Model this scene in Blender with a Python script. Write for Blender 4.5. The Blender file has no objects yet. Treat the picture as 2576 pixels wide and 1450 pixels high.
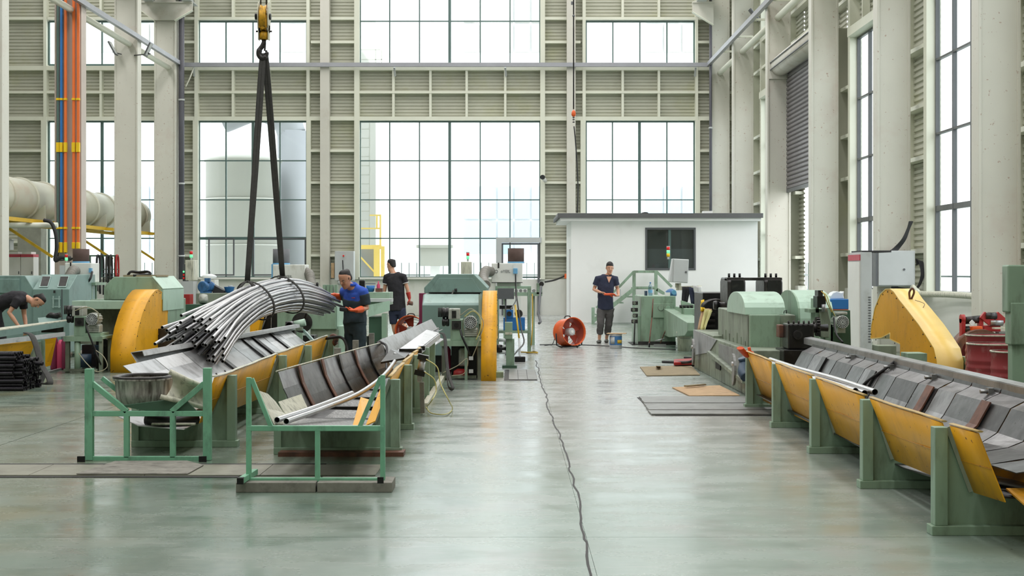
import bpy, bmesh, math, random
from mathutils import Vector, Matrix, noise
R = math.radians
random.seed(7)
C = bpy.context.scene.collection
S = bpy.context.scene
# ---------------------------------------------------------------- camera, world, light, exposure
F, HZ, CH = 3700.0, 685.0, 1.5          # focal length in pixels, horizon row, eye height
cam_d = bpy.data.cameras.new('camera'); cam = bpy.data.objects.new('camera', cam_d); C.objects.link(cam)
cam.location = (0, 0, CH); cam.rotation_euler = (R(90), 0, 0)
cam_d.sensor_width = 36; cam_d.lens = F / 2576 * 36; cam_d.shift_y = (HZ - 725) / 2576
cam_d.clip_end = 600
S.camera = cam
S.view_settings.view_transform = 'Standard'; S.view_settings.look = 'None'
S.view_settings.exposure = 0.12; S.view_settings.gamma = 1; S.view_settings.use_curve_mapping = False
w = bpy.data.worlds.new('overcast_sky'); S.world = w; w.use_nodes = True
bg = w.node_tree.nodes['Background']; bg.inputs[0].default_value = (0.97, 0.97, 1.0, 1); bg.inputs[1].default_value = 3.6
S.cycles.max_bounces = 6; S.cycles.diffuse_bounces = 4; S.cycles.glossy_bounces = 3; S.cycles.transparent_max_bounces = 12
S.cycles.sample_clamp_indirect = 4; S.cycles.caustics_reflective = False; S.cycles.caustics_refractive = False
def roof_fill(x, y, sx, sy, z, power):  # unseen area lamps added under the closed roof to brighten the hall
    d = bpy.data.lights.new('roof_fill', 'AREA'); d.shape = 'RECTANGLE'; d.size = sx; d.size_y = sy; d.energy = power
    d.color = (1.0, 0.965, 0.955)
    o = bpy.data.objects.new('roof_fill', d); o.location = (x, y, z); C.objects.link(o); return o
for sx_ in (-14.5, -7.5, -1.0, 4.6):
    roof_fill(sx_, 25, 1.8, 52, 13.9, 1650)

# ---------------------------------------------------------------- helpers
def at(px, py, Y): return Vector(((px - 1288) * Y / F, Y, CH - (py - HZ) * Y / F))
def gnd(px, py, h=0.0):
    Y = (CH - h) * F / (py - HZ); return at(px, py, Y)
def lin(c): return tuple(((v / 255) / 12.92 if v / 255 <= .04045 else (((v / 255) + .055) / 1.055) ** 2.4) for v in c) + (1,)
MATS = {}
def mat(name, rgb, rough=.5, metal=0.0, var=.12, scale=2.5, grime=None, gamt=.5, gscale=4.0, streak=0, bump=0.0, bscale=40, spec=.5, emit=0, speck=None, coat=0):
    m = bpy.data.materials.new(name); m.use_nodes = True; nt = m.node_tree; N = nt.nodes; L = nt.links
    b = N['Principled BSDF']; c = lin(rgb)
    b.inputs['Roughness'].default_value = rough; b.inputs['Metallic'].default_value = metal
    b.inputs['Specular IOR Level'].default_value = spec
    if coat: b.inputs['Coat Weight'].default_value = coat; b.inputs['Coat Roughness'].default_value = .15
    if emit:
        b.inputs['Emission Color'].default_value = c; b.inputs['Emission Strength'].default_value = emit
    g = N.new('ShaderNodeNewGeometry')
    def nz(sc, det=4, st=0):
        mp = N.new('ShaderNodeMapping'); mp.inputs['Scale'].default_value = (sc, sc, sc * (1 - .92 * st)); L.new(g.outputs['Position'], mp.inputs[0])
        n = N.new('ShaderNodeTexNoise'); n.inputs['Scale'].default_value = 1; n.inputs['Detail'].default_value = det; n.inputs['Roughness'].default_value = .62
        L.new(mp.outputs[0], n.inputs[0]); return n.outputs[0]
    def ramp(src, lo, hi):
        r = N.new('ShaderNodeMapRange'); r.inputs[1].default_value = lo; r.inputs[2].default_value = hi; L.new(src, r.inputs[0]); return r.outputs[0]
    def mix(f, a, bb):
        x = N.new('ShaderNodeMix'); x.data_type = 'RGBA'
        if hasattr(f, 'links'): L.new(f, x.inputs[0])
        else: x.inputs[0].default_value = f
        for i, v in ((6, a), (7, bb)):
            if hasattr(v, 'links'): L.new(v, x.inputs[i])
            else: x.inputs[i].default_value = v
        return x.outputs[2]
    col = c
    if var:
        n = nz(scale)
        lo = tuple(max(0, v * (1 - var)) for v in c[:3]) + (1,); hi = tuple(min(1, v * (1 + var)) for v in c[:3]) + (1,)
        col = mix(ramp(n, .3, .7), lo, hi)
    if grime:
        n2 = nz(gscale, 8, streak)
        f = ramp(n2, .62 - .3 * gamt, .78 - .2 * gamt)
        mm = N.new('ShaderNodeMath'); mm.operation = 'MULTIPLY'; L.new(f, mm.inputs[0]); mm.inputs[1].default_value = min(1, .45 + gamt * .5)
        col = mix(mm.outputs[0], col, lin(grime))
    if speck:
        n3 = nz(speck[1], 3); f = ramp(n3, .66, .7); col = mix(f, col, lin(speck[0]))
    if hasattr(col, 'links'): L.new(col, b.inputs['Base Color'])
    else: b.inputs['Base Color'].default_value = col
    if var or grime:
        rr = N.new('ShaderNodeMapRange'); rr.inputs[3].default_value = max(.04, rough - .1); rr.inputs[4].default_value = min(1, rough + .12)
        L.new(nz(scale * 3), rr.inputs[0]); L.new(rr.outputs[0], b.inputs['Roughness'])
    if bump:
        bu = N.new('ShaderNodeBump'); bu.inputs['Strength'].default_value = bump; bu.inputs['Distance'].default_value = .01
        L.new(nz(bscale), bu.inputs['Height']); L.new(bu.outputs[0], b.inputs['Normal'])
    MATS[name] = m; return m
def glass(name, rgb=(235, 245, 243), refl=.07, tint=.95):
    m = bpy.data.materials.new(name); m.use_nodes = True; nt = m.node_tree; N = nt.nodes; L = nt.links
    N.remove(N['Principled BSDF']); t = N.new('ShaderNodeBsdfTransparent'); g = N.new('ShaderNodeBsdfGlossy'); mx = N.new('ShaderNodeMixShader')
    t.inputs[0].default_value = tuple(v * tint for v in lin(rgb)[:3]) + (1,); g.inputs['Roughness'].default_value = .03
    mx.inputs[0].default_value = refl; L.new(t.outputs[0], mx.inputs[1]); L.new(g.outputs[0], mx.inputs[2]); L.new(mx.outputs[0], N['Material Output'].inputs[0])
    MATS[name] = m; return m

class MB:
    """collects shapes in world coordinates; build() links them as one mesh object"""
    def __init__(s): s.v = []; s.f = []; s.sm = []
    def add(s, vs, fs, smooth=False):
        n = len(s.v); s.v += [Vector(v) for v in vs]; s.f += [tuple(i + n for i in f) for f in fs]; s.sm += [smooth] * len(fs); return s
    def box(s, x0, x1, y0, y1, z0, z1):
        vs = [(x, y, z) for z in (z0, z1) for y in (y0, y1) for x in (x0, x1)]
        return s.add(vs, [(0, 2, 3, 1), (4, 5, 7, 6), (0, 1, 5, 4), (2, 6, 7, 3), (0, 4, 6, 2), (1, 3, 7, 5)])
    def bc(s, c, sx, sy, sz, rot=None):
        c = Vector(c); vs = []
        for z in (-sz / 2, sz / 2):
            for y in (-sy / 2, sy / 2):
                for x in (-sx / 2, sx / 2):
                    v = Vector((x, y, z))
                    if rot: v = rot @ v
                    vs.append(c + v)
        return s.add(vs, [(0, 2, 3, 1), (4, 5, 7, 6), (0, 1, 5, 4), (2, 6, 7, 3), (0, 4, 6, 2), (1, 3, 7, 5)])
    def bar(s, a, b, w, h=None, up=(0, 0, 1)):
        """rectangular bar from a to b; w across, h along up"""
        a = Vector(a); b = Vector(b); h = h or w; d = (b - a).normalized(); u = Vector(up)
        if abs(d.dot(u)) > .98: u = Vector((0, 1, 0))
        x = d.cross(u).normalized() * w / 2; y = x.cross(d).normalized() * h / 2
        vs = [p + i * x + j * y for p in (a, b) for j in (-1, 1) for i in (-1, 1)]
        return s.add(vs, [(0, 1, 3, 2), (4, 6, 7, 5), (0, 4, 5, 1), (2, 3, 7, 6), (0, 2, 6, 4), (1, 5, 7, 3)])
    def ring(s, c, d, r, n, r2=None, up=None):
        d = Vector(d).normalized(); u = Vector(up) if up else Vector((0, 0, 1))
        if abs(d.dot(u)) > .95: u = Vector((1, 0, 0)) if abs(d.x) < .9 else Vector((0, 1, 0))
        x = d.cross(u).normalized(); y = x.cross(d).normalized(); r2 = r if r2 is None else r2
        return [Vector(c) + x * math.cos(2 * math.pi * i / n) * r + y * math.sin(2 * math.pi * i / n) * r2 for i in range(n)]
    def tube(s, pts, r, n=10, cap=True, r2=None, up=None, closed=False):
        """swept tube; r number or list"""
        pts = [Vector(p) for p in pts]; k = len(pts); rs = r if isinstance(r, (list, tuple)) else [r] * k
        r2s = rs if r2 is None else (r2 if isinstance(r2, (list, tuple)) else [r2] * k)
        base = len(s.v); ux = None; n0 = len(s.f)
        for i, p in enumerate(pts):
            if closed: d = pts[(i + 1) % k] - pts[i - 1]
            else: d = pts[min(i + 1, k - 1)] - pts[max(i - 1, 0)]
            d.normalize()
            if ux is None:
                u = Vector(up) if up else Vector((0, 0, 1))
                if abs(d.dot(u)) > .95: u = Vector((0, 1, 0))
                ux = d.cross(u).normalized()
            else:
                if up and abs(d.dot(Vector(up))) < .95: ux = d.cross(Vector(up)).normalized()
                else: ux = (ux - d * ux.dot(d)).normalized()
            uy = ux.cross(d).normalized()
            for j in range(n):
                a = 2 * math.pi * j / n
                s.v.append(p + ux * math.cos(a) * rs[i] + uy * math.sin(a) * r2s[i])
        m = k if closed else k - 1
        for i in range(m):
            for j in range(n):
                i2 = (i + 1) % k
                s.f.append((base + i * n + j, base + i * n + (j + 1) % n, base + i2 * n + (j + 1) % n, base + i2 * n + j))
        if cap and not closed:
            s.f.append(tuple(base + j for j in range(n))[::-1]); s.f.append(tuple(base + (k - 1) * n + j for j in range(n)))
        s.sm += [True] * (len(s.f) - n0)
        if cap and not closed: s.sm[-1] = s.sm[-2] = False
        return s
    def cyl(s, a, b, r, n=16, cap=True, r2=None):
        return s.tube([a, b], [r, r2 if r2 is not None else r], n, cap)
    def pipe(s, pts, ro, ri, n=12):
        """hollow pipe with open ends"""
        s.tube(pts, ro, n, False); b1 = len(s.v) - len(pts) * n
        s.tube(pts, ri, n, False); b2 = len(s.v) - len(pts) * n
        k = len(pts) - 1
        for e, o in ((0, 1), (k, 0)):
            for j in range(n):
                q = (b1 + e * n + j, b1 + e * n + (j + 1) % n, b2 + e * n + (j + 1) % n, b2 + e * n + j)
                s.f.append(q if not o else q[::-1]); s.sm.append(False)
        return s
    def lathe(s, prof, c, axis=(0, 0, 1), n=24, cap=True):
        """prof: list of (r, t) along axis from c"""
        ax = Vector(axis).normalized(); base = len(s.v); n0 = len(s.f)
        for r, t in prof: s.v += s.ring(Vector(c) + ax * t, ax, max(r, 1e-4), n)
        for i in range(len(prof) - 1):
            for j in range(n): s.f.append((base + i * n + j, base + i * n + (j + 1) % n, base + (i + 1) * n + (j + 1) % n, base + (i + 1) * n + j))
        s.sm += [True] * (len(s.f) - n0)
        if cap:
            s.f.append(tuple(base + j for j in range(n))[::-1]); s.f.append(tuple(base + (len(prof) - 1) * n + j for j in range(n))); s.sm += [False, False]
        return s
    def prism(s, poly, axis, t0, t1):
        """extrude a 2-D polygon; axis 'x': poly=(y,z); 'y': (x,z); 'z': (x,y)"""
        f = {'x': lambda p, t: (t, p[0], p[1]), 'y': lambda p, t: (p[0], t, p[1]), 'z': lambda p, t: (p[0], p[1], t)}[axis]
        n = len(poly); vs = [f(p, t0) for p in poly] + [f(p, t1) for p in poly]
        return s.add(vs, [tuple(range(n)), tuple(range(2 * n - 1, n - 1, -1))] + [(i, i + n, (i + 1) % n + n, (i + 1) % n) for i in range(n)])
    def poly(s, pts, thick, nrm=None):
        """flat plate from a 3-D outline, thickened along its normal"""
        pts = [Vector(p) for p in pts]; n = len(pts)
        if nrm is None:
            nrm = Vector((0, 0, 0))
            for i in range(n): nrm += (pts[i] - pts[0]).cross(pts[(i + 1) % n] - pts[0])
        nrm = Vector(nrm).normalized() * thick
        return s.add(pts + [p + nrm for p in pts], [tuple(range(n)), tuple(range(2 * n - 1, n - 1, -1))] + [(i, (i + 1) % n, (i + 1) % n + n, i + n)[::-1] for i in range(n)])
    def grid(s, rows, thick=0, smooth=True):
        """rows: list of equal-length lists of points; thickened downwards along averaged normals"""
        a = len(rows); b = len(rows[0]); rows = [[Vector(p) for p in r] for r in rows]
        def nr(i, j):
            u = rows[min(i + 1, a - 1)][j] - rows[max(i - 1, 0)][j]; v = rows[i][min(j + 1, b - 1)] - rows[i][max(j - 1, 0)]
            n = u.cross(v); return n.normalized() if n.length > 1e-9 else Vector((0, 0, 1))
        base = len(s.v); s.v += [p for r in rows for p in r]; n0 = len(s.f)
        for i in range(a - 1):
            for j in range(b - 1): s.f.append((base + i * b + j, base + (i + 1) * b + j, base + (i + 1) * b + j + 1, base + i * b + j + 1))
        if thick:
            b2 = len(s.v); s.v += [rows[i][j] - nr(i, j) * thick for i in range(a) for j in range(b)]
            for i in range(a - 1):
                for j in range(b - 1): s.f.append((b2 + i * b + j, b2 + i * b + j + 1, b2 + (i + 1) * b + j + 1, b2 + (i + 1) * b + j))
        s.sm += [smooth] * (len(s.f) - n0)
        if thick:
            n1 = len(s.f)
            ed = [(i * b, (i + 1) * b) for i in range(a - 1)] + [((i + 1) * b + b - 1, i * b + b - 1) for i in range(a - 1)] + [(j + 1, j) for j in range(b - 1)] + [((a - 1) * b + j, (a - 1) * b + j + 1) for j in range(b - 1)]
            for p, q in ed: s.f.append((base + p, b2 + p, b2 + q, base + q))
            s.sm += [False] * (len(s.f) - n1)
        return s
    def sphere(s, c, r, n=12, m=8, sc=(1, 1, 1)):
        c = Vector(c); vs = []; fs = []
        for i in range(m + 1):
            t = math.pi * i / m
            for j in range(n):
                a = 2 * math.pi * j / n; vs.append(c + Vector((r * sc[0] * math.sin(t) * math.cos(a), r * sc[1] * math.sin(t) * math.sin(a), r * sc[2] * math.cos(t))))
        for i in range(m):
            for j in range(n): fs.append((i * n + j, (i + 1) * n + j, (i + 1) * n + (j + 1) % n, i * n + (j + 1) % n))
        return s.add(vs, fs, True)
    def rot(s, ang, c=(0, 0, 0), axis='Z', frm=0):
        m = Matrix.Rotation(ang, 3, axis); c = Vector(c)
        for i in range(frm, len(s.v)): s.v[i] = m @ (s.v[i] - c) + c
        return s
    def frame(s, x0, x1, y0, y1, z0, z1, t, bottom=True):
        s.box(x0, x0 + t, y0, y1, z0, z1).box(x1 - t, x1, y0, y1, z0, z1).box(x0 + t, x1 - t, y0, y1, z1 - t, z1)
        return s.box(x0 + t, x1 - t, y0, y1, z0, z0 + t) if bottom else s
    def build(s, name, m, parent=None, label=None, bevel=0, loc=None, **kw):
        org = worg(parent) if parent else (Vector(loc) if loc is not None else s.base())
        me = bpy.data.meshes.new(name); me.from_pydata([v - org for v in s.v], [], s.f)
        me.polygons.foreach_set('use_smooth', s.sm); me.materials.append(MATS[m] if isinstance(m, str) else m)
        me.update()
        bm = bmesh.new(); bm.from_mesh(me); bmesh.ops.remove_doubles(bm, verts=bm.verts, dist=1e-5) if kw.pop('weld', False) else None
        bmesh.ops.recalc_face_normals(bm, faces=bm.faces); bm.to_mesh(me); bm.free()
        o = bpy.data.objects.new(name, me); C.objects.link(o)
        if parent: o.parent = parent
        else: o.location = org
        o['_w'] = list(org)
        if label: o['label'] = label
        for k, v in kw.items(): o[k] = v
        if bevel:
            b = o.modifiers.new('bevel', 'BEVEL'); b.width = bevel; b.segments = 2; b.limit_method = 'ANGLE'; b.angle_limit = R(40)
        return o
    def base(s):
        xs = [v.x for v in s.v]; ys = [v.y for v in s.v]; zs = [v.z for v in s.v]
        return Vector(((min(xs) + max(xs)) / 2, (min(ys) + max(ys)) / 2, min(zs)))
def worg(o): return Vector(o['_w'])
def thing(name, label, cat, loc, group=None):
    o = bpy.data.objects.new(name, None); o.location = loc; C.objects.link(o); o.empty_display_size = .1
    o['label'] = label; o['category'] = cat; o['_w'] = list(loc)
    if group: o['group'] = group
    return o
def tag(o, label, cat, group=None):
    o['label'] = label; o['category'] = cat
    if group: o['group'] = group
    return o
def one(mb, name, m, label, cat, group=None, bevel=0): return tag(mb.build(name, m, bevel=bevel), label, cat, group)
def dup(o, loc, parent=None, label=None):
    c = o.copy(); C.objects.link(c); c.parent = parent
    if parent is None: c.location = loc; c['_w'] = list(loc)
    if label: c['label'] = label
    for ch in list(o.children): dup(ch, None, c)
    return c
def arc(c, r, a0, a1, n, pl='yz', r2=None):
    """2-D arc points in degrees"""
    r2 = r2 or r
    return [(c[0] + r * math.cos(R(a0 + (a1 - a0) * i / n)), c[1] + r2 * math.sin(R(a0 + (a1 - a0) * i / n))) for i in range(n + 1)]
def spline(pts, n=8):
    """Catmull-Rom through 3-D points"""
    p = [Vector(q) for q in pts]; p = [p[0] * 2 - p[1]] + p + [p[-1] * 2 - p[-2]]; out = []
    for i in range(1, len(p) - 2):
        for k in range(n):
            t = k / n; a, b, c, d = p[i - 1:i + 3]
            out.append(.5 * ((2 * b) + (c - a) * t + (2 * a - 5 * b + 4 * c - d) * t * t + (3 * b - a - 3 * c + d) * t ** 3))
    return out + [p[-2]]
def cable(pts, r, name, m, label=None, cat=None, parent=None, n=8, seg=8, group=None):
    o = MB().tube(spline(pts, seg), r, n).build(name, m, parent)
    if label and cat: tag(o, label, cat, group)
    return o
def text(body, size, m, parent, origin, rotz=0, name='lettering', extr=.001, rx=90):
    cu = bpy.data.curves.new(name, 'FONT'); cu.body = body; cu.size = size; cu.extrude = extr; cu.align_x = 'CENTER'; cu.align_y = 'CENTER'
    t = bpy.data.objects.new(name, cu); C.objects.link(t); dg = bpy.context.evaluated_depsgraph_get()
    me = bpy.data.meshes.new_from_object(t.evaluated_get(dg)); bpy.data.objects.remove(t)
    o = bpy.data.objects.new(name, me); C.objects.link(o); me.materials.clear(); me.materials.append(MATS[m])
    o.parent = parent; o.location = Vector(origin) - worg(parent); o.rotation_euler = (R(rx), 0, rotz); o['_w'] = list(origin); return o

# ---------------------------------------------------------------- materials
mat('beige', (210, 208, 198), .55, var=.05, scale=.8, grime=(186, 176, 160), gamt=.25, gscale=1.2)
mat('beige_col', (208, 207, 196), .5, var=.05, scale=.5, grime=(190, 170, 160), gamt=.2, gscale=.7, speck=((178, 160, 146), 14))
mat('column_pink', (190, 178, 168), .5, var=.05)
mat('siding', (188, 189, 174), .6, var=.07, scale=.6, grime=(170, 172, 120), gamt=.2, gscale=.5)
mat('girt', (222, 224, 208), .5, var=.04, scale=1)
mat('plaster', (226, 227, 220), .8, var=.03, scale=1, grime=(196, 196, 180), gamt=.3, gscale=1.0, streak=.5)
mat('white_plaster', (248, 249, 248), .8, var=.02, scale=1, grime=(225, 225, 222), gamt=.1, gscale=.8)
mat('frame_green', (84, 108, 104), .4, var=.05)
mat('frame_dark', (92, 95, 98), .4, var=.05)
mat('grey_rail', (158, 160, 166), .4, metal=.2, var=.06)
mat('dark_pipe', (88, 88, 96), .45, var=.08)
mat('roof_dark', (98, 99, 100), .6, var=.06)
mat('shutter', (124, 120, 124), .4, metal=.3, var=.06)
mat('ceiling', (200, 200, 196), .8, var=.03)
mat('concrete', (150, 152, 140), .8, var=.15, scale=3, bump=.3)
mat('mint', (128, 190, 158), .45, var=.07, scale=5, grime=(86, 110, 98), gamt=.35, gscale=9, streak=.6)
mat('green', (142, 168, 146), .45, var=.08, scale=2, grime=(84, 90, 72), gamt=.42, gscale=5, streak=.75)
mat('green_dirty', (138, 150, 132), .5, var=.12, scale=2, grime=(58, 60, 50), gamt=.6, gscale=3, streak=.7)
mat('pale_green', (176, 204, 186), .4, var=.06, scale=2, grime=(120, 140, 120), gamt=.25, gscale=5, streak=.6)
mat('teal', (124, 152, 146), .38, var=.06, scale=2, grime=(90, 106, 98), gamt=.3, gscale=4, streak=.5)
mat('teal_light', (170, 196, 190), .35, var=.05, scale=2, grime=(120, 138, 130), gamt=.25, gscale=4)
mat('dark_green', (62, 92, 74), .45, var=.1, scale=2)
mat('rim_yellow', (196, 168, 110), .5, var=.1, scale=5, grime=(150, 120, 60), gamt=.4, gscale=9)
mat('chips', (60, 60, 60), .35, metal=.4, var=.4, scale=30, grime=(226, 226, 226), gamt=.62, gscale=55)
mat('slot_cover', (138, 138, 124), .5, var=.1, scale=3, grime=(100, 98, 84), gamt=.4)
mat('yellow', (230, 166, 14), .45, var=.06, scale=2, grime=(176, 122, 30), gamt=.35, gscale=3, streak=.5, speck=((120, 80, 30), 22))
mat('yellow_dirty', (200, 142, 24), .45, var=.1, scale=2, grime=(128, 98, 36), gamt=.45, gscale=4, streak=.5, speck=((96, 62, 24), 18))
mat('yellow_light', (240, 206, 120), .4, var=.06, scale=2, grime=(222, 180, 70), gamt=.3, gscale=2)
mat('bright_yellow', (240, 200, 20), .45, var=.05)
mat('gantry_yellow', (238, 206, 110), .5, var=.04)
mat('mustard', (206, 168, 40), .5, var=.08)
mat('steel', (168, 170, 172), .34, metal=.75, var=.14, scale=3, grime=(86, 84, 82), gamt=.4, gscale=5, streak=.4)
mat('galv', (196, 198, 200), .4, metal=.55, var=.1, scale=4, grime=(130, 130, 128), gamt=.3, gscale=7)
mat('oily', (92, 91, 93), .3, metal=.6, var=.35, scale=4, grime=(26, 26, 26), gamt=.65, gscale=4, streak=.5)
mat('steel_dark', (136, 136, 138), .34, metal=.6, var=.2, scale=5, grime=(46, 46, 46), gamt=.55, gscale=6, streak=.5)
mat('dark_steel', (62, 60, 60), .35, metal=.5, var=.25, scale=5, grime=(24, 24, 24), gamt=.5, gscale=6)
mat('black_oil', (26, 26, 27), .32, metal=.2, var=.3, scale=6, grime=(70, 68, 64), gamt=.2, gscale=9)
mat('rust', (112, 74, 58), .6, var=.25, scale=8, grime=(56, 50, 50), gamt=.5, gscale=9)
mat('chrome_tube', (196, 197, 199), .3, metal=.85, var=.1, scale=3)
mat('tube_black', (10, 10, 10), .6, var=0)
mat('black_tube', (52, 50, 56), .28, metal=.6, var=.3, scale=6)
mat('rubber', (40, 40, 42), .6, var=.15, scale=6)
mat('webbing', (62, 62, 60), .75, var=.15, scale=20, bump=.4, bscale=160)
mat('hose_grey', (120, 118, 110), .5, var=.15, scale=8)
mat('hose_yellow', (205, 200, 130), .4, var=.05)
mat('wire_tan', (170, 165, 140), .5, var=.05)
mat('brown_filter', (88, 70, 64), .8, var=.12, scale=9, bump=.6, bscale=120)
mat('grey_filter', (110, 112, 116), .8, var=.08, scale=9)
mat('brush_white', (226, 228, 222), .45, var=.04, scale=2, grime=(170, 170, 150), gamt=.3, gscale=5, streak=.5)
mat('panel_grey', (190, 194, 194), .4, var=.04, scale=2, grime=(150, 152, 146), gamt=.2, gscale=3, streak=.4)
mat('blue', (44, 116, 186), .4, var=.06)
mat('motor_blue', (60, 110, 160), .4, var=.15, scale=7, grime=(40, 50, 60), gamt=.4, gscale=9)
mat('light_blue', (110, 170, 210), .4, var=.04)
mat('navy_pot', (52, 72, 92), .45, var=.2, scale=6)
mat('red', (170, 44, 44), .45, var=.08, grime=(90, 40, 40), gamt=.3)
mat('red_drum', (142, 56, 60), .4, var=.12, scale=4, grime=(190, 150, 145), gamt=.2, gscale=7, streak=.3)
mat('red_light', (235, 40, 40), .3, var=0)
mat('green_light', (120, 235, 170), .3, var=0, emit=.6)
mat('cabinet_red', (196, 74, 90), .5, var=.05)
mat('pink', (206, 70, 110), .5, var=.08)
mat('magenta_dark', (128, 40, 74), .5, var=.15)
mat('orange', (226, 98, 42), .38, var=.06, grime=(170, 70, 40), gamt=.2)
mat('orange_bar', (236, 118, 52), .45, var=.03)
mat('orange_glove', (232, 96, 46), .45, var=.06, scale=9, grime=(170, 60, 30), gamt=.2, gscale=14)
mat('fan_inside', (170, 72, 54), .5, var=.08)
mat('motor_alu', (176, 180, 172), .4, metal=.3, var=.1, scale=8, grime=(90, 92, 84), gamt=.4, gscale=14)
mat('duct', (188, 188, 170), .42, metal=.1, var=.08, scale=.8, grime=(176, 150, 130), gamt=.35, gscale=.9)
mat('cardboard', (190, 160, 124), .8, var=.12, scale=5, grime=(140, 116, 92), gamt=.3, gscale=6)
mat('cardboard_brown', (150, 136, 108), .8, var=.12, scale=5, grime=(110, 100, 84), gamt=.35, gscale=6)
mat('timber_grey', (140, 138, 130), .8, var=.2, scale=9, grime=(84, 82, 78), gamt=.4, gscale=10)
mat('floor_plate', (128, 130, 128), .4, metal=.2, var=.15, scale=3, grime=(84, 82, 78), gamt=.4, gscale=5)
mat('plastic_white', (232, 232, 228), .4, var=.03)
mat('ivory_dirty', (206, 206, 188), .5, var=.06, scale=5, grime=(84, 86, 72), gamt=.42, gscale=24, streak=.93)
mat('pot_dirty', (196, 192, 188), .45, metal=.1, var=.12, scale=5, grime=(58, 44, 38), gamt=.75, gscale=26, streak=.95)
mat('hook_yellow', (206, 156, 32), .4, metal=.2, var=.15, scale=12, grime=(70, 56, 34), gamt=.5, gscale=16)
mat('wood_handle', (190, 156, 60), .6, var=.1)
mat('skin', (214, 162, 134), .5, var=.05, scale=9)
mat('skin_tan', (204, 150, 122), .5, var=.06, scale=9)
mat('hair', (30, 26, 26), .6, var=.1, scale=30)
mat('cloth_black', (38, 37, 42), .85, var=.15, scale=9)
mat('cloth_navy', (44, 50, 72), .85, var=.12, scale=9)
mat('cloth_blue', (52, 92, 196), .8, var=.08, scale=9)
mat('cloth_darkteal', (44, 58, 66), .85, var=.18, scale=7)
mat('cloth_grey', (84, 82, 82), .85, var=.15, scale=9)
mat('cloth_white', (214, 214, 214), .85, var=.05)
mat('shoe_grey', (96, 96, 92), .7, var=.1)
mat('glove_red', (190, 62, 52), .5, var=.1, scale=12)
mat('poly_bag', (230, 236, 238), .3, var=.04)
mat('out_white', (236, 238, 238), .8, var=0)
mat('out_tank', (178, 179, 172), .6, var=.03, scale=.3)
mat('out_grey', (150, 154, 158), .6, var=.05, scale=.4)
mat('out_blue_glass', (170, 186, 198), .5, var=.08, scale=.2)
mat('out_ground', (214, 216, 212), .8, var=.04, scale=.2)
mat('out_fence', (90, 108, 104), .5, var=0)
mat('eye_white', (225, 222, 216), .3, var=0)
mat('lip', (150, 92, 84), .5, var=0)
mat('room_tone_light', (140, 142, 142), .8, var=.03)
mat('room_tone_dark', (112, 110, 110), .8, var=.05)
glass('window_glass', (246, 250, 250), .035, 1.0); glass('dark_glass', (222, 228, 228), .06, .95); glass('bottle_plastic', (210, 230, 240), .12, .9)
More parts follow.
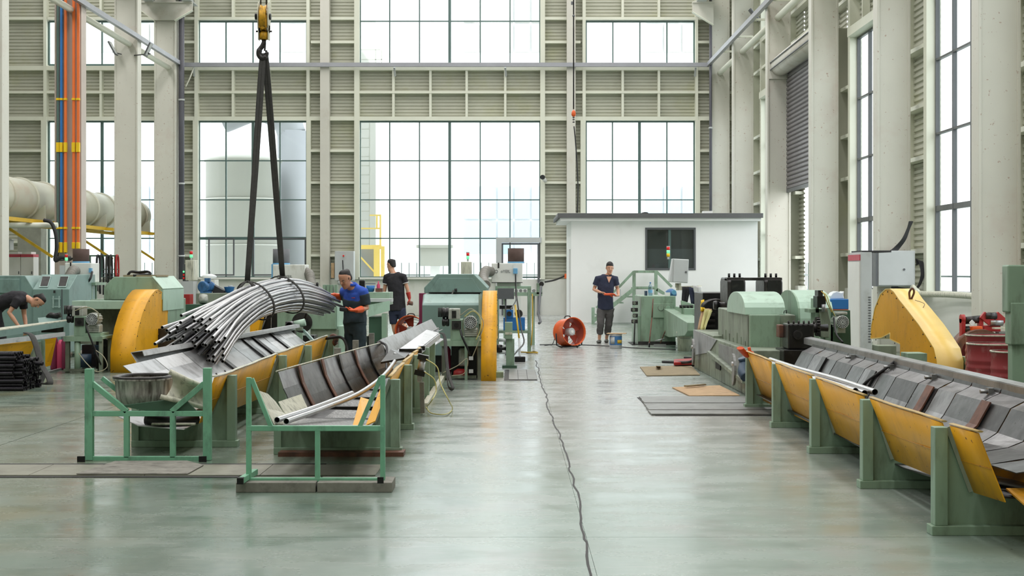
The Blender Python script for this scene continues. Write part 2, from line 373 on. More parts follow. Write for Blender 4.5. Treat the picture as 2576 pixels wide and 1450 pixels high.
def floor_mat():
    m = bpy.data.materials.new('floor_epoxy'); m.use_nodes = True; nt = m.node_tree; N = nt.nodes; L = nt.links; b = N['Principled BSDF']
    g = N.new('ShaderNodeNewGeometry')
    def nz(sx, sy, det=5, rough=.6):
        mp = N.new('ShaderNodeMapping'); mp.inputs['Scale'].default_value = (sx, sy, 1); L.new(g.outputs['Position'], mp.inputs[0])
        n = N.new('ShaderNodeTexNoise'); n.inputs['Scale'].default_value = 1; n.inputs['Detail'].default_value = det; n.inputs['Roughness'].default_value = rough
        L.new(mp.outputs[0], n.inputs[0]); return n.outputs[0]
    def rg(src, a, b_, c=0, d=1):
        r = N.new('ShaderNodeMapRange'); 
        for i, v in enumerate((a, b_, c, d)): r.inputs[i + 1].default_value = v
        L.new(src, r.inputs[0]); return r.outputs[0]
    def mix(f, a, c):
        x = N.new('ShaderNodeMix'); x.data_type = 'RGBA'; L.new(f, x.inputs[0])
        for i, v in ((6, a), (7, c)):
            if hasattr(v, 'links'): L.new(v, x.inputs[i])
            else: x.inputs[i].default_value = v
        return x.outputs[2]
    sep = N.new('ShaderNodeSeparateXYZ'); L.new(g.outputs['Position'], sep.inputs[0])
    def mul(a, b2):
        mm = N.new('ShaderNodeMath'); mm.operation = 'MULTIPLY'; L.new(a, mm.inputs[0]); L.new(b2, mm.inputs[1]); return mm.outputs[0]
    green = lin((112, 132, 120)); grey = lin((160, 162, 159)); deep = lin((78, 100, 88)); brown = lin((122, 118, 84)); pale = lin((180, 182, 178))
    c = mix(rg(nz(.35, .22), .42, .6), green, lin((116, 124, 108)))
    # the walked aisle is scuffed grey, and also coloured paler for reflected window light
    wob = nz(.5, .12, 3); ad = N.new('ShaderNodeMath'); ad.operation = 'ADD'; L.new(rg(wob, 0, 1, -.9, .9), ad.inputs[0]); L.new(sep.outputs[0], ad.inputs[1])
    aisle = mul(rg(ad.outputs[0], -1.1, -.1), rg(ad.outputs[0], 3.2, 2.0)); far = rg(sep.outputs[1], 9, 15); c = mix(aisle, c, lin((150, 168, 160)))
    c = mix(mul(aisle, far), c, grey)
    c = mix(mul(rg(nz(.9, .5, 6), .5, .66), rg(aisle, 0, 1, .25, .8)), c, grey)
    # fine cross-wise scuffs
    c = mix(rg(nz(2.2, 16, 6, .7), .56, .75, 0, .55), c, pale)
    # wet oily dark green along the lines and old oil spills
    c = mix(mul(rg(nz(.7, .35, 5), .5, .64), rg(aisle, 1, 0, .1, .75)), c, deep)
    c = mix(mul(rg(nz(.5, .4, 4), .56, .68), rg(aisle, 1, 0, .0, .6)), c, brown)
    c = mix(rg(nz(9, 9, 3), .74, .76, 0, .7), c, lin((70, 74, 66)))
    L.new(c, b.inputs['Base Color'])
    L.new(rg(nz(1.4, 2.5, 5), .35, .65, .16, .34), b.inputs['Roughness']); b.inputs['Specular IOR Level'].default_value = .55
    bu = N.new('ShaderNodeBump'); bu.inputs['Strength'].default_value = .12; bu.inputs['Distance'].default_value = .01; L.new(nz(3, 3, 4), bu.inputs['Height']); L.new(bu.outputs[0], b.inputs['Normal'])
    MATS['floor'] = m
floor_mat()
# ================================================================ STRUCTURE
BW = 51.4
def bx(px): return (px - 1288) * BW / F
def bh(py): return CH - (py - HZ) * BW / F
def struct(mb, name, m, parent=None, label=None, bevel=0):
    o = mb.build(name, m, parent, bevel=bevel, loc=(0, 0, 0) if not parent else None)
    if not parent: o['kind'] = 'structure'
    if label: o['label'] = label
    return o
# floor: dark joint bed with cast slabs on it
fl = struct(MB().box(-24, 14, -6, BW + .3, -.25, -.03), 'floor', 'concrete')
fxs = [-24, -18.98, -14.13, -9.28, -4.43, .42, 5.27, 9.3, 14]
fys = [-6, -3.1, 2.6, 8.32, 13.85, 19.6, 25.4, 31.2, 37, 42.8, BW + .3]
for i in range(len(fxs) - 1):
    for j in range(len(fys) - 1):
        g = .004
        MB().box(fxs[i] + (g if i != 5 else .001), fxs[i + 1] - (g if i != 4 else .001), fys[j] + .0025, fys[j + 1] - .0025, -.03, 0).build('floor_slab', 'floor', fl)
cr = random.Random(3); yy = 6.0; lp_ = []; off = 0.0
while yy < 25:
    off = max(-.03, min(.03, off + cr.uniform(-.014, .014))); lp_.append([(.42 + off - .006 - cr.uniform(0, .003), yy, .0012), (.42 + off + .006, yy, .0012)]); yy += cr.uniform(.08, .25)
MB().grid(lp_, .001, smooth=False).build('floor_crack', 'tube_black', fl)
# ground outside
struct(MB().box(-120, 120, BW + .3, 220, -.5, -.06), 'trim_1', 'out_ground')
struct(MB().box(14, 120, -30, BW + .3, -.5, -.06), 'trim_2', 'out_ground')
# corrugated siding sheet on a plane: axis 'y' (back wall) or 'x' (right wall)
def siding(a0, a1, h0, h1, plane, ax, parent, pitch=.118, depth=.035):
    rows = []; h = h0
    prof = [(0, 0), (.30, 0), (.42, 1), (.88, 1), (1, 0)]
    while h < h1 - .01:
        for t, d in prof[:-1]:
            hh = min(h + t * pitch, h1)
            rows.append([((a, plane - d * depth, hh) if ax == 'y' else (plane - d * depth, a, hh)) for a in (a0, a1)])
        h += pitch
    rows.append([((a, plane, h1) if ax == 'y' else (plane, a, h1)) for a in (a0, a1)])
    return MB().grid(rows, .004, smooth=False).build('siding_sheet', 'siding', parent)
wb = struct(MB().box(bx(-10) - 6, bx(1800) + .6, BW + .02, BW + .25, -.25, bh(703)), 'wall_back', 'plaster')
PB = BW + .16
TOP = 13.6
# solid areas between and beside the windows
cols_px = [(-300, 112), (397, 497), (778, 898), (1364, 1467), (1752, 1850)]
for a, b in cols_px: siding(bx(a), bx(b), bh(703), TOP, PB, 'y', wb)
for a, b in [(112, 397), (497, 778), (1467, 1752)]:
    siding(bx(a), bx(b), bh(302), bh(172), PB, 'y', wb)
    siding(bx(a), bx(b), bh(50), TOP, PB, 'y', wb)
siding(bx(898), bx(1364), bh(302), bh(172), PB, 'y', wb)
def bwbox(x0, x1, y0, y1, name='girt', m='girt', dep=.12, off=0.0, parent=wb):
    return MB().box(bx(x0), bx(x1), BW - dep - off, BW - off + (0.17 if off == 0 else 0), bh(y1), bh(y0)).build(name, m, parent)
for y0, y1, segs in [(44, 51, [(-300, 112), (122, 778), (1467, 1850)]), (44, 51, [(778, 898), (1364, 1467)]), (167, 178, [(-300, 1850)]), (230, 236, [(-300, 1850)]), (294, 304, [(-300, 1850)]),
                     (-150, -142, [(-300, 898), (1364, 1850)])]:
    for a, b in segs: bwbox(a, b, y0, y1)
for y0 in (104, 377, 457, 536, 606, 640):
    for a, b in [(397, 492), (783, 893), (1370, 1460), (1755, 1850), (-300, 106)]:
        if (a < 0 or True) and not (y0 == 104 and a < 0) and not (y0 in (606,) and a == 783): bwbox(a, b, y0, y0 + 6)
for x0, x1, y0, y1 in [(106, 120, 304, 703), (112, 120, -300, 304), (390, 400, 304, 703), (390, 397, -300, 304), (487, 500, 304, 703), (491, 500, -300, 304), (772, 783, 304, 703), (772, 780, -300, 304),
                       (892, 905, -300, 703), (1359, 1371, -300, 703), (1460, 1473, 304, 703), (1465, 1473, -300, 304), (1748, 1760, 304, 703), (1748, 1755, -300, 304)]:
    bwbox(x0, x1, y0, y1, 'stud', 'girt', .14)
for x in (165, 255, 330, 587, 678, 990, 1083, 1174, 1271, 1566, 1657):
    bwbox(x - 3, x + 3, 178, 294, 'stud', 'girt', .10)
    if x in (587, 678, 1566, 1657, 165, 255, 330): bwbox(x - 3, x + 3, -300, 44, 'stud', 'girt', .10)
for x0, x1 in ((808, 831), (1425, 1447)):
    MB().box(bx(x0), bx(x1), BW - .32, BW - .0, 0, TOP).build('wall_post', 'beige', wb, bevel=.01)
# sills under the windows
for a, b in ((120, 392), (497, 775), (903, 1246), (1471, 1752)):
    MB().box(bx(a), bx(b), BW - .14, BW + .1, bh(703), bh(698)).build('window_sill', 'plaster', wb)
# windows
WN = [0]
def window(xs, hs, plane, ax, thick=(), hthick=(), fm='frame_green', sub=None, skip=()):
    """xs, hs: bar positions (metres); panes fill the cells"""
    WN[0] += 1
    r = bpy.data.objects.new('window_%d' % WN[0], None); C.objects.link(r); r['kind'] = 'structure'
    org = Vector((xs[0], plane, hs[0])) if ax == 'y' else Vector((plane, xs[0], hs[0])); r.location = org; r['_w'] = list(org)
    def bxx(a0, a1, h0, h1, d0, d1):
        m = MB()
        return m.box(a0, a1, plane + d0, plane + d1, h0, h1) if ax == 'y' else m.box(plane + d0, plane + d1, a0, a1, h0, h1)
    for i, x in enumerate(xs):
        w_ = .05 if i in thick else .022
        if i in (0, len(xs) - 1): w_ = .035
        bxx(x - w_, x + w_, hs[0], hs[-1], -.04, .04).build('window_frame' if i in (0, len(xs) - 1) else 'mullion', fm, r)
    for i, h in enumerate(hs):
        w_ = .05 if i in hthick else .02
        if i in (0, len(hs) - 1): w_ = .03
        bxx(xs[0], xs[-1], h - w_, h + w_, -.035, .035).build('window_frame' if i in (0, len(hs) - 1) else 'transom', fm, r)
    for i in range(len(xs) - 1):
        for j in range(len(hs) - 1):
            if (i, j) in skip: continue
            bxx(xs[i], xs[i + 1], hs[j], hs[j + 1], -.003, .003).build('pane', 'window_glass', r)
    return r
HL = [bh(698), bh(600), bh(503), bh(404.5), bh(306)]
HU = [bh(163), bh(54)]
GP = BW + .06
window([bx(x) for x in (122, 189, 256, 323, 390)], HL, GP, 'y', (2,))
window([bx(x) for x in (122, 256, 390)], HU, GP, 'y')
wbm = window([bx(x) for x in (500, 568, 636, 704, 772)], HL, GP, 'y', (2,), (1,))
window([bx(x) for x in (500, 568, 636, 704, 772)], HU, GP, 'y')
wc = window([bx(x) for x in (905, 980, 1055, 1131, 1208, 1283, 1359)], HL, GP, 'y', (3,), skip=((5, 0),))
window([bx(x) for x in (905, 980, 1055, 1131, 1208, 1283, 1359)], [bh(163), bh(53), bh(-56), bh(-165)], GP, 'y', (3,))
window([bx(x) for x in (1474, 1541, 1609, 1678, 1747)], HL, GP, 'y', (2,))
window([bx(x) for x in (1474, 1542, 1610, 1678, 1747)], HU, GP, 'y')
# opening casement outlines in the second window from the left
for x0, x1 in ((524, 590), (636, 770)):
    m = MB()
    a, b, c, d = bx(x0), bx(x1), bh(694), bh(599); t = .05
    m.frame(a, b, GP - .08, GP - .041, c, d, t)
    m.build('casement_frame', 'frame_dark', wbm)
# door in the big window
dr = bpy.data.objects.new('door_1', None); C.objects.link(dr); dr['kind'] = 'structure'; dr['_w'] = [0, 0, 0]
m = MB(); m.box(bx(1248), bx(1262), BW - .2, BW + .1, 0, bh(598)).box(bx(1262), bx(1362), BW - .2, BW + .1, bh(611), bh(598)).build('door_surround', 'panel_grey', dr)
m = MB(); m.box(bx(1262), bx(1266), BW - .12, BW + .1, 0, bh(612)).box(bx(1352), bx(1358), BW - .12, BW + .1, 0, bh(612)).box(bx(1266), bx(1352), BW - .12, BW + .1, bh(616), bh(612)).build('door_frame', 'frame_dark', dr)
MB().box(bx(1266), bx(1310), BW + .02, BW + .03, .05, bh(616)).build('door_pane', 'window_glass', dr)

# right wall
XW = 7.75
wr = struct(MB().box(XW + .02, XW + .25, 5, 34.4, -.25, 1.13).box(XW + .02, XW + .25, 39.9, BW + .3, -.25, 1.13), 'wall_right', 'plaster')
wins = [(16.9, 21.1), (22.9, 27.15), (29.05, 33.3), (41.0, 45.2), (47, 50.3)]
prev = 5.0
for a, b in wins + [(51.6, 52)]:
    if prev < 34 and a > 35:
        siding(prev, 34.6, 1.13, TOP, XW + .16, 'x', wr); siding(39.7, a, 1.13, TOP, XW + .16, 'x', wr); siding(34.6, 39.7, 7.2, TOP, XW + .16, 'x', wr)
    else: siding(prev, a, 1.13, TOP, XW + .16, 'x', wr)
    prev = b
for a, b in wins:
    siding(a, b, 6.82, 8.7, XW + .16, 'x', wr); siding(a, b, 10.3, TOP, XW + .16, 'x', wr)
    c = (a + b) / 2; q = (b - a) / 4
    window([a, a + q, c, b - q, b], [1.13, 2.67, 4.05, 5.42, 6.8], XW + .1, 'x', (2,), (1,), fm='frame_dark')
    window([a, a + q, c, b - q, b], [8.72, 10.28], XW + .1, 'x', fm='frame_dark')
    for y in (a - .1, b + .1): MB().box(XW - .1, XW + .17, y - .1, y + .1, 1.13, TOP).build('stud', 'girt', wr)
    MB().box(XW - .16, XW + .17, a, b, 6.82, 7.02).build('girt', 'girt', wr)
for h in (1.9, 3.65, 4.63, 5.74, 7.78, 8.62, 9.5, 10.4, 11.6):
    edges = [5.0] + [v for w_ in wins for v in (w_[0] - .2, w_[1] + .2)] + [BW]
    if h in (7.78, 8.62, 10.4, 11.6): MB().box(XW - .08, XW + .17, 5, BW, h - .04, h + .04).build('girt', 'girt', wr)
    else:
        for i in range(0, len(edges), 2):
            a, b = edges[i], edges[i + 1]
            if a < 34 < b:
                MB().box(XW - .08, XW + .17, a, 34.4, h - .04, h + .04).build('girt', 'girt', wr)
                MB().box(XW - .08, XW + .17, 39.8, b, h - .04, h + .04).build('girt', 'girt', wr)
            else: MB().box(XW - .08, XW + .17, a, b, h - .04, h + .04).build('girt', 'girt', wr)
for y in (23.9, 25, 26.1, 29.9, 31.2, 32.3, 35.4, 36.7, 38, 42, 43, 44): MB().box(XW - .06, XW + .1, y - .04, y + .04, 7.02, 8.6).build('stud', 'girt', wr)
for y in (34.38, 40.45): MB().box(7.4, 7.95, y - .03, y + .03, 0, 7.2).build('door_jamb', 'siding', wr)
# roll-up door, partly raised
d2 = bpy.data.objects.new('door_2', None); C.objects.link(d2); d2['kind'] = 'structure'; d2['_w'] = [0, 0, 0]
m = MB(); rows = []
h = 3.72
while h < 6.9:
    rows += [[(7.42, 34.5, h), (7.42, 40.4, h)], [(7.385, 34.5, h + .03), (7.385, 40.4, h + .03)], [(7.385, 34.5, h + .085), (7.385, 40.4, h + .085)], [(7.42, 34.5, h + .112), (7.42, 40.4, h + .112)]]; h += .115
cur = MB().box(7.425, 7.43, 34.5, 40.4, 3.72, 6.9).build('shutter_curtain', 'shutter', d2)
for i in range(0, len(rows), 4): MB().grid(rows[i:i + 4], .008, smooth=False).build('slat', 'shutter', cur)
MB().box(7.39, 7.47, 34.5, 40.4, 3.64, 3.73).build('bottom_bar', 'frame_dark', d2)
for y in (34.45, 40.35): MB().box(7.34, 7.48, y - .04, y + .04, 0, 7).build('guide_rail', 'frame_dark', d2)
MB().tube([(7.22, 34.4, 7.05), (7.22, 39.55, 7.05)], .27, 20).build('shutter_drum', 'beige', d2)
for z in (6.93, 7.12): MB().box(6.93, 6.96, 34.4, 39.55, z, z + .02).build('drum_seam', 'frame_dark', d2)
MB().box(6.92, 7.6, 39.55, 39.62, 6.7, 7.4).build('drum_bracket', 'beige', d2)
# left wall, front wall and roof, all outside the frame
wl = struct(MB().box(-24.2, -24, -6, BW + .3, -.25, 14), 'wall_left', 'siding')
struct(MB().box(-24, 14, -6.2, -6, -.25, 14), 'wall_front', 'siding')
ce = MB()
xs = [-24.2, -15.5, -13.5, -8.5, -6.5, -2, 0, 3.6, 5.6, 14]
struct(MB().box(-24.2, 14, -6.2, BW + .5, 14.1, 14.3), 'ceiling', 'ceiling')
struct(MB().box(XW + .3, XW + .5, -6.2, 5, -.2, 14), 'wall_right_near', 'siding')['kind'] = 'structure'

# ---------------------------------------------------------------- columns
def column(x0, x1, Y, label, h=14.0, m='beige_col', dy=.42, side=-1):
    r = thing('steel_column', label, 'column', ((x0 + x1) / 2, Y + dy / 2, 0), 'steel columns of the crane hall')
    fl_ = .05
    MB().box(x0, x0 + fl_, Y, Y + dy, 0, h).build('flange', m, r, bevel=.006)
    MB().box(x1 - fl_, x1, Y, Y + dy, 0, h).build('flange', m, r, bevel=.006)
    MB().box(x0 + fl_, x1 - fl_, Y + .03, Y + dy - .03, 0, h).build('web', m, r)
    return r
rc = [(22.0, 'nearest beige steel column on the right, at the photo edge behind the red drums'), (28.0, 'beige steel column carrying the grey wall box beside the yellow guard'),
      (34.1, 'beige steel column between the roll-up door and the tall grey cabinet'), (39.9, 'beige steel column on the far side of the roll-up door under its drum'),
      (46.0, 'beige steel column behind the right end of the white cabin'), (51.0, 'beige steel column in the far right corner beside the dark downpipe')]
for Y, lb in rc: column(6.87, 7.5, Y - .33, lb, dy=.33)
lc = [(33.6, 'beige steel column at the left edge of the photo'), (39.7, 'pinkish steel column carrying the orange and blue conductor bars'),
      (45.6, 'plain beige steel column between the two left aisle windows'), (50.7, 'beige steel column with crane bracket beside the dark downpipe at left')]
for Y, lb in lc: column(-12.22, -11.5, Y - .42, lb, dy=.45, m='column_pink' if Y == 39.7 else 'beige_col')
# grey cable tray running round the hall at rail height
r = thing('cable_tray', 'grey steel tray running round the hall above the windows', 'cable tray', (-11.45, 40, 8.7))
MB().box(-11.49, -11.38, 20, BW - .36, 8.62, 8.76).build('left_run', 'grey_rail', r)
MB().box(-11.38, 6.74, BW - .48, BW - .36, 8.62, 8.76).build('back_run', 'grey_rail', r)
MB().box(6.74, 6.85, 15, BW - .36, 8.62, 8.76).build('right_run', 'grey_rail', r)
for Y in (47.5, 44.5, 41.5, 38.5, 35, 31): MB().box(6.84, 7.3, Y - .03, Y + .03, 8.6, 8.66).build('tray_arm', 'girt', r)
for x_, z_, segs, lb in ((-11.75, 8.5, ((20, 33.17), (33.64, 39.27), (39.74, 45.17), (45.64, 50.27)), 'long white round tube tying the left columns together'), (7.15, 8.35, ((15, 21.66), (22.01, 27.66), (28.01, 33.76), (34.11, 39.56), (39.91, 45.66), (46.01, 50.66)), 'long white round tube tying the right columns together')):
    r = thing('tie_tube', lb, 'tie rod', (x_, 35, z_ - .09))
    for a, b in segs: MB().tube([(x_, a, z_), (x_, b, z_)], .09, 12).build('tube_length', 'girt', r)
# crane runway
for x, lb in ((-12.35, 'outer crane runway beam above the left columns'), (-11.05, 'inner crane runway beam above the left columns'), (6.45, 'crane runway beam above the right columns')):
    r = thing('runway_beam', lb, 'crane beam', (x, 35, 10.7))
    MB().box(x - .16, x + .16, 18, 51, 10.72, 10.75).build('flange', 'panel_grey', r); MB().box(x - .16, x + .16, 18, 51, 11.3, 11.33).build('flange', 'panel_grey', r)
    MB().box(x - .01, x + .01, 18, 51, 10.75, 11.3).build('web', 'panel_grey', r)
    MB().box(x - .03, x + .03, 18, 51, 11.33, 11.4).build('rail', 'dark_steel', r)
for x0, x1, xa, xb, lb in ((-12.65, -10.9, -12.2, -11.5, 'beige crane corbel on the far left column'), (6.15, 6.9, 6.86, 6.87, 'beige crane corbel on the far right column')):
    r = thing('crane_corbel', lb, 'bracket', ((x0 + x1) / 2, 50.9, 10.1))
    poly = [(x0, 10.68), (x1, 10.68), (x1, 10.45), (xb, 10.1), (xa, 10.1), (x0, 10.45)] if x0 < 0 else [(x0, 10.68), (6.87, 10.68), (6.87, 9.95), (x0, 10.4)]
    MB().prism(poly, 'y', 50.14, 50.22).build('corbel_web', 'beige', r)
    m = MB().box(x0, x1, 50.06, 50.26, 10.68, 10.72); m.build('corbel_plate', 'beige', r)
    for p_, q_ in ((((x0, 50.17, 10.43), (xa, 50.17, 10.08)), ((x1, 50.17, 10.43), (xb, 50.17, 10.08))) if x0 < 0 else (((x0, 50.17, 10.38), (6.87, 50.17, 9.93)),)): MB().bar(p_, q_, .2, .03).build('corbel_rib', 'girt', r)
    one(MB().bc((x0 + .55 if x0 < 0 else x0 + .5, 50.4, 10.9), .14, .1, .12), 'rail_stop', 'bright_yellow', 'small yellow rail stop above the %s corbel' % ('left' if x0 < 0 else 'right'), 'rail stop')
# downpipes
for x, r_, lb in ((-11.36, .1, 'dark grey downpipe beside the far left column'), (bx(1779.5), .05, 'thin dark downpipe in the far right corner')):
    r = thing('downpipe', lb, 'pipe', (x, BW - .85, 1.25 if x < 0 else 0))
    MB().tube([(x, BW - .85, 1.25 if x < 0 else 0), (x, BW - .85, 13.5)], r_, 14).build('pipe', 'dark_pipe', r)
    for py in ((52, 259, 466, 645) if x < 0 else (24, 170, 328)):
        MB().tube([(x, BW - .85, bh(py) - .03), (x, BW - .85, bh(py) + .03)], r_ + .02, 14).build('pipe_clip', 'panel_grey', r)
# ---------------------------------------------------------------- white cabin
CZ = 43.7
def cz(px, py): return at(px, py, CZ)
cb = thing('cabin', 'white plastered cabin with dark flat roof against the back wall', 'cabin', (4.5, CZ, 0))
x0, x1 = cz(1437, 0).x, 6.86
ctop = cz(0, 548).z
wx0, wx1, wz0, wz1 = cz(1623, 0).x, cz(1750, 0).x, cz(0, 680).z, cz(0, 573).z
for q in ((x0, wx0, 0, ctop), (wx1, 7.3, 0, ctop), (wx0, wx1, 0, wz0), (wx0, wx1, wz1, ctop)):
    pass
m = MB(); m.box(x0, wx0, CZ, CZ + .2, 0, ctop).box(wx1, 7.3, CZ, CZ + .2, 0, ctop).box(wx0, wx1, CZ, CZ + .2, 0, wz0).box(wx0, wx1, CZ, CZ + .2, wz1, ctop).box(7.1, 7.3, CZ + .2, 47.5, 0, ctop).box(x0 + .2, 7.1, 47.3, 47.5, 0, ctop)
m.build('front_wall', 'white_plaster', cb)
MB().box(x0, x0 + .2, CZ + .2, 44.3, 0, ctop).box(x0, x0 + .2, 45.2, 47.5, 0, ctop).box(x0, x0 + .2, 44.3, 45.2, 2.2, ctop).build('side_wall', 'white_plaster', cb)
MB().box(x0 + .06, x0 + .12, 44.3, 45.2, 0, 2.2).build('door', 'panel_grey', cb)
MB().box(cz(1402, 0).x, 7.4, CZ - .35, 47.8, ctop, ctop + .03).box(cz(1402, 0).x, 7.4, CZ - .38, CZ - .34, ctop - .02, ctop + .12).box(cz(1402, 0).x, cz(1402, 0).x + .04, CZ - .35, 47.8, ctop - .02, ctop + .12).build('roof_slab', 'roof_dark', cb, bevel=.005)
MB().box(cz(1409, 0).x, 7.35, CZ - .3, 47.7, ctop - .1, ctop - .001).build('roof_soffit', 'white_plaster', cb)
wf = MB(); t = .06; wf.frame(wx0, wx1, CZ - .02, CZ + .12, wz0, wz1, t)
wfo = wf.build('window_frame', 'frame_dark', cb)
MB().box((wx0 + wx1) / 2 - .06, (wx0 + wx1) / 2 + .02, CZ + .02, CZ + .1, wz0, wz1).build('mullion', 'frame_green', wfo)
MB().box(wx0, wx1, CZ + .06, CZ + .07, wz0, wz1).build('window_pane', 'dark_glass', cb)
MB().box(wx0, wx1, CZ + .125, CZ + .14, wz0, wz0 + .5 * (wz1 - wz0)).build('lower_room_tone', 'room_tone_light', cb); MB().box(wx0, wx1, CZ + .145, CZ + .16, wz0 + .5 * (wz1 - wz0), wz1).build('upper_room_tone', 'room_tone_dark', cb)  # added panels behind the glass; their greys stand in for the interior's brightness
# ---------------------------------------------------------------- outside
def far(px, py, Y): return at(px, py, Y)
tk = thing('storage_tank', 'pale round storage tank outside the second window from the left', 'tank', far(612, 720, 60))
c = far(612, 0, 60); rad = 93 * 60 / F; ht = far(0, 402, 60).z
MB().lathe([(rad, -.05), (rad, ht - .1), (rad * 1.04, ht - .1), (rad * 1.04, ht), (rad * .7, ht + .22), (.1, ht + .5)], (c.x, 60, 0), n=48).build('shell', 'out_tank', tk)
for py in (505, 620): 
    h = far(0, py, 60).z; MB().lathe([(rad + .03, 0), (rad + .03, .07)], (c.x, 60, h), n=48).build('hoop', 'out_tank', tk)
MB().tube([far(735, 330, 62), far(735, 720, 62)], .62, 24).build('riser_pipe', 'out_grey', tk)
MB().tube(spline([far(735, 340, 62), far(715, 300, 62), far(650, 270, 62), far(560, 300, 62)], 6), .6, 20).build('vent_elbow', 'out_grey', tk)
bd = thing('office_building', 'large white office block with blue glass bands seen through the back windows', 'building', (0, 95, 0))
m = MB(); m.box(-36, 40, 95, 110, -.3, 24).build('facade', 'out_white', bd)
for a, b in ((-60, 60), (250, 420), (1165, 1420), (1622, 1760), (900, 945), (705, 770)):
    for t_, bt in ((467, 640), (-90, 133)):
        p, q = far(a, bt, 94.9), far(b, t_, 94.9)
        gm = 'out_blue_glass' if t_ > 0 else 'out_grey'
        if t_ < 0: gm = 'out_tank'
        nx = max(1, round((b - a) / 45)); 
        for i in range(nx):
            for j in range(2 if t_ > 0 else 3):
                nn = 2 if t_ > 0 else 3
                xa = p.x + (q.x - p.x) * i / nx; xb = p.x + (q.x - p.x) * (i + 1) / nx; za = p.z + (q.z - p.z) * j / nn; zb = p.z + (q.z - p.z) * (j + 1) / nn
                MB().box(xa + .05, xb - .05, 94.86, 94.98, za + .05, zb - .05).build('facade_pane', gm, bd)
fn = thing('boundary_fence', 'green spiked railing fence beyond the back windows', 'fence', (0, 62, 0))
def fence(xa, xb):
    for h in (.75, 1.35): MB().box(xa, xb, 61.97, 62.03, h, h + .05).build('rail', 'out_fence', fn)
    x = xa
    while x < xb:
        MB().bar((x, 62, -.06), (x, 62, 1.9), .03).build('picket', 'out_fence', fn); x += .32
fence(far(1010, 0, 62).x, far(1090, 0, 62).x); fence(far(1115, 0, 62).x, far(1370, 0, 62).x); fence(far(230, 0, 62).x, far(400, 0, 62).x)
pl = thing('gate_pillar', 'pale gate pillar with wide cap beyond the big window', 'pillar', far(1095, 720, 61))
q = far(1095, 0, 61).x; MB().box(q - .2, q + .2, 60.8, 61.2, -.06, 1.75).build('shaft', 'out_white', pl); MB().box(q - .6, q + .6, 60.5, 61.5, 1.75, 2.5).box(q - .75, q + .75, 60.4, 61.6, 2.5, 2.62).build('cap', 'out_tank', pl)
ld = thing('caged_ladder', 'tall pale outdoor ladder with safety hoops left in the big window', 'ladder', far(918, 700, 58))
a, b = far(908, 0, 58).x, far(930, 0, 58).x
for x in (a, b): MB().bar((x, 58, 0), (x, 58, 9.4), .05).build('stile', 'out_tank', ld)
h = .3
while h < 9.3: MB().bar((a, 58, h), (b, 58, h), .035).build('rung', 'out_tank', ld); h += .36
for px in (905, 945, 960): MB().bar(far(px, 125, 58), far(px, 162, 58), .04).build('top_rail_post', 'out_tank', ld)
MB().bar(far(905, 125, 58), far(957, 125, 58), .04).bar(far(905, 150, 58), far(962, 150, 58), .04).bar(far(905, 162, 58), far(964, 162, 58), .1).build('top_platform', 'out_tank', ld)
g = thing('yellow_gantry', 'yellow steel gantry standing outside left in the big window', 'gantry', far(955, 700, 57))
MB().bar(far(948, 620, 57), (far(948, 0, 57).x, 57, -.06), .22).build('leg', 'gantry_yellow', g); MB().bar(far(963, 620, 57), (far(963, 0, 57).x, 57, -.06), .14).build('leg', 'gantry_yellow', g)
MB().bar(far(905, 622, 57), far(960, 622, 57), .16).build('beam', 'gantry_yellow', g); MB().bar(far(905, 645, 57), far(945, 688, 57), .06).build('brace', 'gantry_yellow', g)
MB().bar(far(957, 540, 57), far(957, 620, 57), .06).bar(far(948, 540, 57), far(948, 575, 57), .06).bar(far(930, 542, 57), far(957, 542, 57), .05).bar(far(905, 575, 57), far(957, 575, 57), .05).build('handrail', 'gantry_yellow', g)
one(MB().box(far(905, 0, 57.5).x, far(945, 0, 57.5).x, 57.2, 57.9, -.06, 2.4), 'outdoor_cabinet', 'out_grey', 'dark grey cabinet standing under the yellow gantry outside', 'cabinet')
one(MB().box(far(905, 0, 64).x - .3, far(945, 0, 64).x, 64, 66, -.06, 12.4), 'stair_tower', 'out_tank', 'narrow pale tower behind the outdoor ladder', 'tower')
fr = thing('boundary_fence', 'green spiked railing fence seen through the raised roll-up door', 'fence', (12.5, 45, 0))
for h in (.75, 1.35): MB().box(12.47, 12.53, 40, 94.5, h, h + .05).build('rail', 'out_fence', fr)
y = 45.0
while y < 94.5: MB().bar((12.5, y, -.06), (12.5, y, 1.9), .03).build('picket', 'out_fence', fr); y += .45
